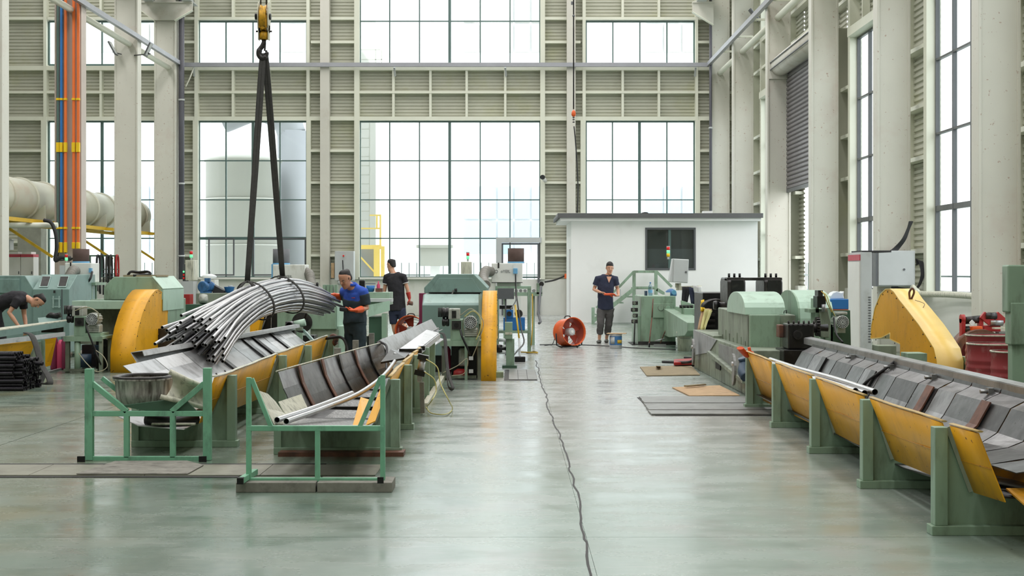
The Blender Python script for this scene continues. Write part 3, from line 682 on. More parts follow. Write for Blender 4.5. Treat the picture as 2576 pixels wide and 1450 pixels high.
# ================================================================ TROUGHS
def lerp(a, b, t): return a + (b - a) * t
def interp(tab, Y):
    if Y <= tab[0][0]: return tab[0][1:]
    for p, q in zip(tab, tab[1:]):
        if Y <= q[0]: t = (Y - p[0]) / (q[0] - p[0]); return [lerp(a, b, t) for a, b in zip(p[1:], q[1:])]
    return tab[-1][1:]
def trough(label, cat_loc, s, posts, panels, post_w=.075, plate_far=None, hp=.615, m_plate='green', rim='ivory_dirty', base_ext=.02, far_h=None):
    """s=+1: aisle side is at smaller x; -1 mirrored. posts: (Y, X of aisle-side post edge). panels: (Ya, Yb, [X rim, X bottom, h bottom] table)"""
    r = thing('tube_trough', label, 'trough', cat_loc)
    for Y, X in posts:
        xb = plate_far(Y)
        MB().box(min(X, X + s * post_w), max(X, X + s * post_w), Y, Y + .09, .055, hp).build('post', m_plate, r, bevel=.004)
        bt = panels_tab(panels, Y); x1 = X + s * post_w
        fh = far_h or hp - .02; poly = [(x1, .055), (xb, .055), (xb, fh), (xb - s * .05, fh), (xb - s * .16, bt[2]), (bt[1], bt[2]), (x1, hp)]
        MB().prism(poly, 'y', Y + .04, Y + .055).build('support_plate', m_plate, r)
        e = MB(); e.bar((x1 + s * .005, Y + .03, hp), (bt[1] + s * .0, Y + .03, bt[2]), .012, .03); e.build('gusset_rib', 'green_dirty', r)
        MB().box(min(X - s * base_ext, xb + s * .06), max(X - s * base_ext, xb + s * .06), Y - .012, Y + .1, .0, .055).build('base_channel', m_plate, r, bevel=.004)
        MB().box(min(xb, xb + s * .06), max(xb, xb + s * .06), Y, Y + .09, .055, far_h or hp).build('post', m_plate, r)
    for Ya, Yb, tab in panels:
        rows = []; n = max(2, round((Yb - Ya) / .3)); rimp = []
        for i in range(n + 1):
            Y = lerp(Ya, Yb, i / n); xr, xb, hb = interp(tab, Y); wob = .006 * math.sin(Y * 5.1)
            rows.append([(xr + wob, Y, hp + .012), (lerp(xr, xb, .5) + wob, Y, lerp(hp, hb, .5)), (xb, Y, hb)]); rimp.append((xr + wob + s * .012, Y, hp + .022))
        MB().grid(rows, .006 * s).build('side_panel', 'yellow', r)
        MB().tube(rimp, .02, 6, r2=.006, up=(0, 0, 1)).build('rim_strip', rim, r)
        MB().tube([(lerp(q[0][0], q[2][0], .52) - s * .004, q[0][1], lerp(q[0][2], q[2][2], .52)) for q in rows], .004, 5).build('weld_seam', 'yellow_dirty', r)
    return r
def panels_tab(panels, Y):
    for Ya, Yb, tab in panels:
        if Ya - .12 <= Y <= Yb + .12: return interp(tab, Y)
    return interp(panels[-1][2], Y)
def liner(r, Ys, prof, mats, thick=.006, name='liner_plate', gap=.012):
    """prof(Y) -> list of (x, h) across; plates between successive Ys, one part per facet"""
    k = 0
    for a, b in zip(Ys, Ys[1:]):
        pa, pb = prof(a + gap), prof(b - gap); pm = prof((a + b) / 2)
        for j in range(len(pa) - 1):
            rows = []
            for p, Y in ((pa, a + gap), (pm, (a + b) / 2), (pb, b - gap)):
                q0, q1 = p[j], p[j + 1]; mx = ((q0[0] + q1[0]) / 2, (q0[1] + q1[1]) / 2)
                rows.append([(q0[0], Y, q0[1]), (mx[0], Y, mx[1] + random.uniform(-.004, .004)), (q1[0], Y, q1[1])])
            MB().grid(rows, thick, smooth=False).build(name, mats[j][k % len(mats[j])], r)
        k += 1
# ---- right trough
Dtab = [(7.9, 2.52, 2.67, .255), (8.4, 2.49, 2.62, .245), (10.2, 2.46, 2.64, .2), (12.1, 2.5, 2.67, .155), (14.2, 2.52, 2.71, .12), (16.1, 2.56, 2.75, .09)]
Dp = [(16.1, 2.567), (14.16, 2.514), (12.14, 2.47), (10.18, 2.427), (8.37, 2.407)]
D = trough('long yellow and green pipe trough running along the right of the aisle', (3, 12, 0), 1, Dp,
           [(14.3, 16.1, Dtab), (12.28, 14.1, Dtab), (10.32, 12.1, Dtab), (8.5, 10.15, Dtab), (7.95, 8.36, Dtab)], plate_far=lambda Y: 3.6, rim='rim_yellow')
def Dprof(Y):
    hb = interp([(7.5, .43), (9, .36), (12, .22), (17, .16)], Y)[0]; xb = interp([(7.5, 2.72), (9, 2.8), (12, 2.9), (17, 2.95)], Y)[0]
    return [(3.42, .70), (3.4, .655), (3.29, .6), (3.2, .44), (3.1, hb + .05), (xb, hb)]
liner(D, [8.0, 8.55, 9.2, 9.7, 10.25, 10.9, 11.35, 11.9, 12.6, 13.1, 13.7, 14.2, 14.9, 15.4, 16.0, 16.7], Dprof, [['dark_steel'], ['dark_steel', 'oily', 'oily'], ['oily', 'steel_dark', 'oily', 'dark_steel'], ['steel_dark', 'oily', 'steel_dark', 'oily', 'dark_steel'], ['oily', 'dark_steel']])
MB().grid([[(2.66, Y, .27 if Y < 9 else .16), (3.2, Y, .24 if Y < 9 else .13)] for Y in (8.0, 10, 12, 14, 16)], .01).build('bottom_plate', 'black_oil', D)
MB().poly([(3.56, 7.2, .60), (3.56, 16.9, .60), (3.2, 16.9, .12), (3.2, 7.2, .12)], .012).build('far_side_panel', 'yellow_dirty', D)
rl = MB(); rl.poly([(3.42, 7.6, .725), (3.5, 7.6, .735), (3.5, 17.2, .735), (3.42, 17.2, .725)], .008); rl.poly([(3.42, 7.6, .727), (3.42, 17.2, .727), (3.42, 17.2, .66), (3.42, 7.6, .66)], .008); rl.build('top_rail', 'steel', D)
for Y, mm in ((11.5, 'rust'), (10.15, 'rust'), (13.3, 'dark_steel'), (15.4, 'dark_steel')):
    p = Dprof(Y); MB().grid([[(x - .02, y, h + .012) for x, h in p[2:5]] for y in (Y - .09, Y + .09)], .012, smooth=False).build('wear_strip', mm, D)
for Y in (14.6, 13.1, 11.8, 10.4, 9.2):
    MB().box(3.36, 3.40, Y - .03, Y + .03, .63, .68).cyl((3.31, Y, .655), (3.37, Y, .655), .014, 8).build('bracket', 'steel', D, kind='stuff')
cable([(3.42, 13.15, .7), (3.3, 13.1, .62), (3.2, 13.3, .5), (3.08, 13.4, .33)], .014, 'hose', 'rubber', parent=D)
MB().poly([(2.7, 7.7, .26), (3.2, 7.7, .24), (3.15, 8.1, .3), (2.72, 8.1, .3)], .01).build('end_chute', 'yellow_dirty', D)
# ---- middle trough
Ctab = [(11.9, -.98, -1.12, .25), (12.5, -1.01, -1.16, .25), (14.2, -1.03, -1.2, .22), (16, -1.04, -1.24, .2), (19.5, -1.05, -1.28, .2)]
Cp = [(12.1, -.925), (14.0, -.955), (15.65, -.965), (17.2, -.97), (18.6, -.975)]
Cc = trough('middle tube trough with dark steel lining on the green frames', (-1.4, 14, 0), -1, Cp,
            [(12.15, 14.0, Ctab), (14.1, 15.6, Ctab), (15.7, 17.1, Ctab), (17.3, 18.5, Ctab)], plate_far=lambda Y: -1.9, rim='rim_yellow', far_h=.34)
def Cx(Y): return interp([(12.2, -1.975), (13.1, -1.9), (14.5, -1.78), (16, -1.66), (17.4, -1.52)], Y)[0]
def Cprof(Y):
    hb = interp([(12.2, .26), (17.4, .3)], Y)[0]; x = Cx(Y)
    return [(x - .0, .66), (x + .045, .52), (x + .1, .40), (x + .17, hb)]
Cs = [12.32, 13.0, 13.95, 14.75, 15.6, 16.4, 17.3]
liner(Cc, Cs, Cprof, [['steel_dark', 'oily'], ['oily', 'oily', 'steel_dark'], ['oily', 'dark_steel']])
for i, Y in enumerate(Cs[1:-1]):
    p = Cprof(Y); MB().grid([[(x + .012 + (.008 if j == 0 else 0), y, h + (.015 if j == 0 else 0)) for j, (x, h) in enumerate(p)] for y in (Y - .06, Y + .075)], .01, smooth=False).build('wear_strip', ['rust', 'rust', 'dark_steel', 'rust', 'dark_steel'][i], Cc)
MB().tube([(Cx(Y) - .01, Y, .668) for Y in (12.32, 13.1, 14.5, 16, 17.4)], .007, 6).build('rim_strip', 'ivory_dirty', Cc)
MB().poly([(-1.78, 12.0, .24), (-1.2, 12.0, .22), (-1.25, 17.2, .22), (-1.6, 17.2, .27)], .01, (0, 0, 1)).build('bottom_plate', 'dark_steel', Cc)
for Y, dd in ((12.4, .8), (13.5, .7), (14.5, .6), (15.5, .7)):
    MB().poly([(-1.6, Y, .255), (-1.15, Y, .25), (-1.17, Y + dd, .25), (-1.58, Y + dd, .26)], .004, (0, 0, 1)).build('wet_chip_tray', 'chips', Cc)
    MB().box(-1.72, -1.12, Y - .12, Y - .04, .2, .275).build('cross_bar', 'black_oil', Cc)
MB().grid([[at(652, 985, 10.6), at(670, 1030, 10.5), at(690, 1069, 10.4)], [at(672, 992, 11.0), at(692, 1034, 10.9), at(716, 1069, 10.7)], [at(692, 1012, 11.6), at(712, 1040, 11.4), at(745, 1066, 11.1)]], .006, smooth=False).build('apron_sheet', 'ivory_dirty', Cc)
MB().grid([[at(700, 1012, 11.7), at(712, 1035, 11.6), at(730, 1060, 11.5)], [at(757, 993, 12.6), at(766, 1014, 12.5), at(776, 1034, 12.4)]], .006, smooth=False).build('apron_sheet', 'ivory_dirty', Cc)
for a, b, c, d in (((887, 1073), (913, 1073), (928, 1008), (907, 1002)), ((920, 1073), (944, 1062), (970, 990), (957, 980))):
    MB().poly([at(*a, 10.5), at(*b, 10.5), at(*c, 11.3), at(*d, 11.3)], .008).build('lead_in_plate', 'yellow', Cc)
MB().poly([(-1.64, 10.44, .408), (-1.0, 10.44, .404), (-1.12, 12.1, .28), (-1.72, 12.1, .29)], .006, (0, 0, 1)).build('lead_in_tray', 'chips', Cc)
MB().box(-1.72, -1.0, 10.42, 10.45, .395, .412).build('tray_lip', 'galv', Cc)
MB().box(-1.9, -.88, 11.94, 12.16, 0.0, .035).build('timber_packer', 'rust', Cc)
for x, Y in ((-1.95, 18.3), (-1.95, 20.4), (-1.95, 16.4)):
    MB().box(x - .035, x + .035, Y, Y + .08, 0, .65).build('post', 'timber_grey', Cc)
cable([(-1.55, 17.3, .68), (-1.45, 17.0, .64), (-1.42, 16.6, .5), (-1.38, 16.2, .42)], .014, 'hose', 'rubber', parent=Cc)
MB().grid([[(-1.62, 17.5, .66), (-1.5, 17.45, .54), (-1.44, 17.4, .48)], [(-1.56, 17.9, .70), (-1.42, 17.85, .56), (-1.36, 17.8, .5)]], .01).build('end_flap', 'dark_steel', Cc)
# outfeed channels rising to the machine
ch = thing('outfeed_channel', 'pale bent steel channel rising from the middle trough to the rollers', 'channel', (-1.25, 18.7, .5))
MB().grid([[(-1.56, 17.35, .70), (-1.46, 17.3, .53), (-1.40, 17.3, .55)], [(-1.3, 18.6, .78), (-1.2, 18.6, .62), (-1.14, 18.6, .64)], [(-1.1, 20.0, .86), (-1.0, 20.0, .70), (-.94, 20.0, .72)]], .006, smooth=False).build('channel_sheet', 'galv', ch)
MB().tube([(-1.38, 17.2, .545), (-1.0, 19.9, .735)], .017, 8).build('guide_bar', 'chrome_tube', ch)
ch2 = thing('side_channel', 'pale grey box channel lying along the right rim of the middle trough', 'channel', (-1.1, 17, .6))
MB().poly([(-1.30, 16.1, .60), (-1.10, 16.1, .585), (-.92, 18.6, .72), (-1.08, 18.6, .76)], .012).poly([(-1.10, 16.1, .585), (-1.10, 16.1, .53), (-.92, 18.6, .66), (-.92, 18.6, .72)], .012).build('channel_sheet', 'galv', ch2)
MB().poly([at(1075, 866, 18.7), at(1092, 872, 18.6), at(1116, 856, 19.6), at(1100, 850, 19.7)], .012).build('channel_sheet', 'galv', ch2)
for Y in (16.3, 16.9): MB().box(-1.25, -1.0, Y - .01, Y + .01, .6, .65).build('clip', 'black_oil', ch2)
MB().poly([(-1.4, 15.7, .52), (-1.15, 15.8, .56), (-1.12, 16.3, .6), (-1.35, 16.4, .62)], .02).build('shoe', 'black_oil', ch2)
cy = thing('air_cylinder', 'pneumatic cylinder with black ends hanging beside the middle trough', 'air cylinder', at(1060, 990, 15.4))
Yc = 15.3
MB().cyl(at(1063, 905, Yc), at(1058, 932, Yc), .036, 14).build('barrel', 'galv', cy)
MB().bar(at(1066, 893, Yc), at(1063, 906, Yc), .11).build('end_cap', 'black_oil', cy); MB().bar(at(1058, 932, Yc), at(1055, 945, Yc), .11).build('end_cap', 'black_oil', cy)
MB().bar(at(1056, 943, Yc), at(1056, 962, Yc), .05, .03).build('clevis', 'galv', cy); MB().cyl(at(1056, 952, Yc) + Vector((0, -.03, 0)), at(1056, 952, Yc) + Vector((0, .03, 0)), .028, 12).build('pin', 'steel', cy)
for dx in (-5, 5): MB().cyl(at(1063 + dx, 900, Yc - .02), at(1057 + dx, 940, Yc - .02), .006, 6).build('tie_rod', 'dark_steel', cy)
MB().bar(at(1061, 962, 15.5), at(1063, 1040, 15.5), .045).build('link_post', 'timber_grey', cy)
cable([at(1072, 904, 15.2), at(1100, 925, 15.2), at(1108, 965, 15.2), at(1130, 1010, 15.1), gnd(1138, 1030, .02), gnd(1120, 1043, .02), gnd(1085, 1040, .02), gnd(1072, 1025, .05)], .006, 'air_hose', 'hose_yellow', 'thin yellow air hose looping onto the floor by the middle trough', 'hose')
cable([at(1068, 936, 15.2), at(1092, 955, 15.2), at(1097, 985, 15.2), at(1085, 1010, 15.0), gnd(1075, 1022, .02)], .006, 'air_hose', 'hose_yellow', 'short yellow air hose from the lower end of the air cylinder', 'hose')
one(MB().bar(gnd(1069, 1022, .03), gnd(1117, 945, .03), .06), 'floor_tube', 'ivory_dirty', 'pale square tube lying along the foot of the middle trough', 'tube')
# lone bent tubes resting in the middle trough
def bent_tube(pts, r, name, label, cat='tube', group=None, n=12, seg=5, mo='chrome_tube'):
    P = spline(pts, seg); m = MB(); m.tube(P, r, n, cap=False); k0 = len(m.f)
    for e in (0, -1):
        d = (P[1] - P[0]).normalized() if e == 0 else (P[-2] - P[-1]).normalized()
        c = P[e]; a = MB(); rg = m.ring(c, d, r, n); ri = m.ring(c, d, r * .9, n); rd = m.ring(c + d * .12, d, r * .9, n)
        b = len(m.v); m.v += rg + ri + rd
        for j in range(n):
            q = (j + 1) % n; m.f += [(b + j, b + q, b + n + q, b + n + j), (b + n + j, b + n + q, b + 2 * n + q, b + 2 * n + j)]; m.sm += [False, True]
        m.f.append(tuple(b + 2 * n + j for j in range(n))); m.sm.append(False)
    org = m.base(); me = bpy.data.meshes.new(name); me.from_pydata([v - org for v in m.v], [], m.f); me.polygons.foreach_set('use_smooth', m.sm)
    me.materials.append(MATS[mo]); me.materials.append(MATS['tube_black'])
    for i in range(k0, len(m.f)):
        if (i - k0) % (2 * n + 1) % 2 == 1 or (i - k0) % (2 * n + 1) == 2 * n: me.polygons[i].material_index = 1  # inner walls and plugs coloured black for the shade deep in the tube
    o = bpy.data.objects.new(name, me); C.objects.link(o); o.location = org; o['_w'] = list(org)
    return tag(o, label, cat, group)
bent_tube([(-1.665, 10.42, .452), (-1.51, 11.3, .46), (-1.36, 12.5, .47)], .021, 'steel_tube', 'left, shorter one of two bent bright tubes at the front of the middle trough')
bent_tube([(-1.59, 10.36, .448), (-1.43, 11.4, .455), (-1.30, 12.6, .465), (-1.24, 14.2, .5), (-1.26, 16.0, .55)], .021, 'steel_tube', 'right, longer one of two bent bright tubes at the front of the middle trough')
# tubes in the right trough
for i, (pe, dx, dh, lb) in enumerate([((2201, 987), 0, 0, 'bright tube whose open end sticks out over the inner wall of the right trough'), ((2175, 990), -.03, -.03, 'second bright tube in the right trough, under the long one'),
                                      ((2152, 984), -.06, -.03, 'third bright tube lying against the rim of the right trough')]):
    e = at(pe[0], pe[1], 11.8 + .12 * i)
    bent_tube([e, (e.x - .06, 13.0, .555 + dh), (2.78 + dx, 14.2, .56 + dh), (2.74 + dx, 15.6, .57 + dh)], .026, 'steel_tube', lb)
for i in range(5): bent_tube([(2.76 + .058 * i, 12.4 + .12 * i, .40), (2.74 + .058 * i, 15.3, .42)], .026, 'steel_tube', 'dark ended tube in the bottom row inside the right trough', group='bottom tubes in the right trough')
# ---- left trough
Btab = [(12.2, -2.45, -2.58, .25), (12.6, -2.43, -2.6, .24), (15.6, -2.49, -2.62, .18), (20.5, -2.52, -2.66, .16)]
Bp = [(12.6, -2.37), (15.6, -2.40), (17.7, -2.42), (20.1, -2.44)]
Bt = trough('left tube trough with bright patched lining under the hanging tube bundle', (-3, 15, 0), -1, Bp,
            [(12.15, 15.6, Btab), (15.7, 17.65, Btab), (17.8, 20.05, Btab)], plate_far=lambda Y: -3.2, far_h=.34)
def Bx(Y): return interp([(13.1, -3.47), (14.4, -3.45), (17.7, -3.38), (21.9, -3.27)], Y)[0]
def Bprof(Y):
    x = Bx(Y); return [(x, .66), (x + .12, .56), (x + .3, .42), (x + .5, .28)]
Bs = [13.1, 14.2, 15.3, 16.4, 17.5, 18.5, 19.5, 20.6, 21.6]
liner(Bt, Bs, Bprof, [['steel', 'galv', 'steel'], ['galv', 'steel', 'steel'], ['steel', 'galv', 'galv']])
for Y, mm in ((16.4, 'dark_steel'), (18.3, 'dark_steel'), (18.9, 'rubber'), (20.1, 'black_oil')):
    p = Bprof(Y); MB().grid([[(x + .015, y, h + .01) for j, (x, h) in enumerate(p)] for y in (Y - .09, Y + .09)], .01, smooth=False).build('wear_strip', mm, Bt)
m = MB(); m.poly([(-3.63, 14.0, .73), (-3.52, 14.0, .745), (-3.17, 21.9, .72), (-3.27, 21.9, .71)], .006, (0, 0, 1)).poly([(-3.52, 14.0, .745), (-3.505, 14.0, .70), (-3.16, 21.9, .675), (-3.17, 21.9, .72)], .006); m.poly([(-3.63, 14.0, .73), (-3.56, 13.95, .64), (-3.22, 21.9, .64), (-3.27, 21.9, .71)], .006); m.build('top_rail', 'galv', Bt)
MB().grid([[(-3.32, 12.3, .30), (-3.1, 12.2, .22), (-2.7, 12.1, .20)], [(-3.2, 14.0, .33), (-3.0, 14.0, .25), (-2.68, 14.0, .22)], [(-3.1, 20.5, .3), (-2.9, 20.5, .22), (-2.7, 20.5, .18)]], .006).build('bottom_sheet', 'galv', Bt)
MB().grid([[(-3.12, 12.5, .48), (-2.95, 12.5, .36), (-2.75, 12.4, .30)], [(-3.1, 15.2, .44), (-2.95, 15.2, .34), (-2.72, 15.2, .30)]], .006).build('slide_sheet', 'galv', Bt)
for k in range(9):
    Y = 13.0 + k * .42; p = Bprof(Y); MB().cyl((p[2][0], Y, p[2][1]), (p[2][0] + .012, Y, p[2][1] + .01), .012, 6).build('rivet', 'dark_steel', Bt)
MB().box(-2.98, -2.62, 12.15, 12.19, .235, .25).build('lip_strip', 'ivory_dirty', Bt)
one(MB().tube(spline([(-3.05, 12.3, .27), (-2.85, 12.25, .25), (-2.66, 12.4, .27)], 6), .055, 12), 'fabric_roll', 'black_oil', 'black oily roll lying under the left trough lining', 'cloth')
cable([at(590, 0, 1) * 0 + Vector((-2.52, 19.9, .6)), (-2.3, 19.8, .62), (-2.2, 19.6, .5), (-2.18, 19.5, .28)], .02, 'rubber_hose', 'rubber', 'black hose hanging over the yellow side of the left trough', 'hose')
one(MB().tube(spline([at(833, 850, 20), at(838, 846, 20), at(846, 852, 20), at(842, 862, 20), at(846, 868, 20)], 5), [.02, .05, .06, .035, .02, .03] * 4 + [.03] if False else .035, 8), 'rag', 'rust', 'brown oily rag on a post of the left trough', 'rag')
# ---- stands of mint coloured tube in front of the troughs
def bars(r, name, m, lst, w=.055):
    for a, b in lst: MB().bar(a, b, w, up=(0, 1, 0)).build(name, m, r, bevel=.003)
Y1 = 10.12; q = lambda px, py: at(px, py, Y1)
s1 = thing('tube_stand', 'mint tube stand on a grey timber in front of the middle trough', 'stand', gnd(795, 1225, .07))
bars(s1, 'upright', 'mint', [(q(626, 950), q(626, 1206)), (q(963, 944), q(963, 1206)), (q(799, 1084), q(799, 1206))], .034)
bars(s1, 'crossbar', 'mint', [(q(622, 1078), q(967, 1078)), (q(618, 1209), q(968, 1209))], .036)
bars(s1, 'brace', 'mint', [(q(633, 953), q(682, 1074)), (q(958, 950), q(905, 1074))], .03)
bars(s1, 'foot', 'mint', [(Vector((q(626, 0).x - .02, Y1 - .22, .092)), Vector((q(626, 0).x, Y1 + .25, .092))), (Vector((q(963, 0).x, Y1 - .18, .092)), Vector((q(963, 0).x, Y1 + .25, .092)))], .04)
for x in (q(626, 0).x - .02, q(963, 0).x): MB().box(x - .021, x + .021, Y1 - (.225 if x < -1.5 else .185), Y1 - .17, .071, .113).build('foot_end', 'tube_black', s1)
tb = thing('timber_beam', 'grey timber beam lying on the floor under the mint stand', 'timber', gnd(795, 1238))
MB().box(at(600, 0, 10.1).x, at(800, 0, 10.1).x - .004, 10.0, 10.3, 0, .068).build('timber', 'timber_grey', tb, bevel=.004); MB().box(at(801, 0, 10.1).x + .004, at(989, 0, 10.1).x, 10.0, 10.3, 0, .068).build('timber', 'timber_grey', tb, bevel=.004)
Y2 = 11.72; q2 = lambda px, py: at(px, py, Y2)
s2 = thing('tube_stand', 'bright mint stand holding a dirty tub in front of the left trough', 'stand', gnd(370, 1160))
bars(s2, 'upright', 'mint', [(q2(225, 928), q2(225, 1158)), (q2(522, 926), q2(522, 1158))], .062)
bars(s2, 'upright', 'mint', [(q2(319, 1046), q2(319, 1152)), (q2(435, 1046), q2(435, 1152))], .042)
bars(s2, 'crossbar', 'mint', [(q2(232, 1041), q2(514, 1041)), (q2(225, 1155), q2(514, 1155))], .042)
bars(s2, 'brace', 'mint', [(q2(232, 965), q2(320, 1036)), (q2(514, 965), q2(432, 1036))], .042)
for x in (q2(214, 0).x, q2(517, 0).x): 
    bars(s2, 'foot', 'mint', [(Vector((x, Y2 - .1, .021)), Vector((x, Y2 + .35, .021)))], .042); MB().box(x - .03, x + .03, Y2 - .115, Y2 - .1, 0.0, .045).build('foot_end', 'tube_black', s2)
bars(s2, 'crossbar', 'mint', [(q2(235, 957) + Vector((0, .25, 0)), q2(330, 1035) + Vector((0, .25, 0)))], .035)
# dirty tub and bent plastic on the stand
tbx = q2(337, 0).x
tub = thing('metal_tub', 'rusty oil streaked metal tub resting on the mint stand', 'tub', (tbx, 12.0, .41))
def oval(c, rx, ry, h, n=28, sq=2.6):
    out = []
    for i in range(n):
        a = 2 * math.pi * i / n; ca, sa = math.cos(a), math.sin(a)
        out.append((c[0] + rx * abs(ca) ** (2 / sq) * (1 if ca > 0 else -1), c[1] + ry * abs(sa) ** (2 / sq) * (1 if sa > 0 else -1), h))
    return out
def stack(m, loops, cap0=False, cap1=False):
    b = len(m.v); n = len(loops[0])
    for l in loops: m.v += [Vector(p) for p in l]
    for i in range(len(loops) - 1):
        for j in range(n): m.f.append((b + i * n + j, b + i * n + (j + 1) % n, b + (i + 1) * n + (j + 1) % n, b + (i + 1) * n + j)); m.sm.append(True)
    if cap0: m.f.append(tuple(b + j for j in range(n))[::-1]); m.sm.append(False)
    if cap1: m.f.append(tuple(b + (len(loops) - 1) * n + j for j in range(n))); m.sm.append(False)
    return m
c_ = (tbx, 12.05)
stack(MB(), [oval(c_, .17, .22, .425), oval(c_, .205, .25, .44), oval(c_, .215, .27, .52), oval(c_, .22, .275, .62), oval(c_, .236, .29, .625), oval(c_, .236, .29, .645), oval(c_, .20, .25, .645), oval(c_, .19, .24, .5)], True, True).build('tub_body', 'pot_dirty', tub)
stack(MB(), [oval(c_, .238, .292, .640), oval(c_, .24, .294, .655), oval(c_, .19, .24, .655), oval(c_, .19, .24, .640)]).build('tub_rim', 'dark_steel', tub)
pg = thing('guide_gutter', 'dirty ivory plastic gutter leaning between the stand posts', 'gutter', q2(470, 1035))
a0, a1, b0, b1 = q2(428, 938), q2(513, 985), q2(412, 1004), q2(510, 1034)
rows = []
for i in range(7):
    t = i / 6; sag = .1 * math.sin(math.pi * t)
    rows.append([lerp(a0, b0, t) + Vector((.02 * math.sin(math.pi * t), sag, 0)), lerp(lerp(a0, a1, .5), lerp(b0, b1, .5), t) + Vector((0, sag + .05, 0)), lerp(a1, b1, t) + Vector((0, sag + .2, 0))])
MB().grid(rows, .012).build('gutter_body', 'ivory_dirty', pg)
MB().tube([rows[0][0] + Vector((0, -.02, .01)), rows[0][1] + Vector((0, -.02, .01)), rows[0][2]], .022, 8).build('gutter_rim', 'ivory_dirty', pg); MB().tube([rows[-1][0] + Vector((-.02, -.03, .02)), rows[-1][1] + Vector((0, -.03, .02)), rows[-1][2]], .02, 8).build('gutter_rim', 'ivory_dirty', pg)
MB().poly([q2(300, 1022), q2(400, 1040), q2(500, 1040), q2(470, 1010), q2(415, 1008)], .01, (0, 1, .4)).build('gutter_floor', 'dark_green', pg)
# ================================================================ HANGING BUNDLE
ctr = [(484, 876, 15.9), (562, 810, 17.0), (640, 760, 18.1), (720, 742, 18.8), (780, 752, 19.3), (826, 768, 19.75)]
CP = [at(*p) for p in ctr]
rng = random.Random(4)
N_T = 104; cnt = 0
for k in range(N_T):
    rr = math.sqrt((k + .5) / N_T); a = k * 2.39996
    ox, oz = rr * math.cos(a), rr * math.sin(a)
    s0 = rng.uniform(-.13, .10); sl = rng.uniform(-.12, .08) - .14 * abs(oz) ** 2
    jx, jz = rng.uniform(-.025, .025), rng.uniform(-.025, .025)
    pts = []
    for i, (p, R_) in enumerate(zip(CP, (.345, .26, .215, .21, .185, .16))):
        wx = R_ * (1.12 if i == 0 else 1.0)
        q3 = Vector((p.x + (ox * wx) * .95, p.y - ox * wx * .35, p.z + oz * R_ * (1.0 if i < 4 else 1.05)))
        if i == 0: q3 += (CP[1] - CP[0]).normalized() * (s0 * 1.6) + Vector((jx, 0, jz))
        elif i < 3: q3 += Vector((rng.uniform(-.007, .007), 0, rng.uniform(-.007, .007)))
        if i == 5: q3 += (CP[5] - CP[4]).normalized() * sl * 2.2
        pts.append(q3)
    if k == 61: pts[0] += Vector((-.2, -.2, -.17))
    if k == 98: pts[0] += Vector((.02, -.05, .1))
    bent_tube(pts, .0182, 'steel_tube', 'bright bent steel tube in the slung bundle hanging over the left trough', 'tube', 'tubes of the hanging bundle', n=8, seg=3)
# crane hook
HY = 18.5; hq = lambda px, py, dy=0: at(px, py, HY) + Vector((0, dy, 0))
hk = thing('hook_block', 'yellow crane hook block hanging on steel ropes', 'crane hook', hq(663, 130))
m = MB(); sp = [(.105 * math.cos(t) * 1.0, .2 * math.sin(t)) for t in [2 * math.pi * i / 24 for i in range(24)]]
c0 = hq(664, 44)
for dx, nm in ((-.062, 'cheek_plate'), (.062, 'cheek_plate')):
    mm = MB(); mm.prism([(HY + x * 1.0, c0.z + z * 1.0 + (.0 if z > 0 else -.0)) for x, z in sp], 'x', c0.x + dx - .006, c0.x + dx + .006); mm.box(c0.x + dx - .006, c0.x + dx + .006, HY - .05, HY + .05, hq(0, 101).z, c0.z - .1); mm.build(nm, 'ivory_dirty', hk)
m = MB(); m.lathe([(.04, -.035), (.17, -.035), (.155, -.012), (.155, .012), (.17, .035), (.04, .035)], (c0.x, HY, c0.z - .01), (1, 0, 0), 28).build('sheave', 'hook_yellow', hk)
MB().prism([(c0.x - .052, hq(0, 40).z), (c0.x + .052, hq(0, 40).z), (c0.x + .05, hq(0, 72).z), (c0.x, hq(0, 76).z), (c0.x - .05, hq(0, 72).z)], 'y', HY - .1, HY - .04).build('guard_plate', 'hook_yellow', hk)
MB().cyl((c0.x - .11, HY, hq(0, 42).z), (c0.x + .09, HY, hq(0, 42).z), .04, 14).build('axle', 'black_oil', hk)
MB().cyl((c0.x - .1, HY, hq(0, 79).z), (c0.x + .1, HY, hq(0, 79).z), .012, 8).build('tie_bolt', 'dark_steel', hk)
MB().lathe([(.05, 0), (.058, .02), (.058, .07), (.045, .1)], (c0.x, HY, hq(0, 100).z), n=16).build('crosshead', 'hook_yellow', hk)
MB().cyl(hq(664, 100), hq(664, 112), .028, 10).build('shank', 'dark_steel', hk)
hookp = [hq(664, 108), hq(660, 116), hq(653, 126), hq(652, 138), hq(660, 147), hq(668, 143), hq(671, 134), hq(669, 127)]
MB().tube(spline(hookp, 5), [.03] * 10 + [.036] * 16 + [.028] * 6 + [.015] * 4, 10).build('hook', 'dark_steel', hk)
MB().bar(hq(667, 110), hq(666, 128), .02, .03).build('safety_latch', 'dark_steel', hk)
for px in (656, 670): MB().tube([hq(px, 22), at(px, -900, HY)], .008, 6).build('wire_rope', 'dark_steel', hk)
def strap(pts, wd, th, name, parent):
    P = spline(pts, 6); m = MB(); m.tube(P, wd, 6, r2=th, up=(0, 1, .01)); return m.build(name, 'webbing', parent)
def loop_around(cx, cy, Yc_, rx, ry, tilt, topx, topy, parent, name='loop', w_=.02):
    """strap band lying round the bundle, leaning like the tubes' cross-section"""
    P = []
    for i in range(24):
        a = 2 * math.pi * i / 24; x, z = rx * math.cos(a), ry * math.sin(a); P.append(at(cx, cy, Yc_) + Vector((x * .93 + tilt * z, -x * .38, z)))
    m = MB(); m.tube(P, .009, 6, r2=w_, closed=True, up=(.45, .85, .1)); return m.build(name, 'webbing', parent)
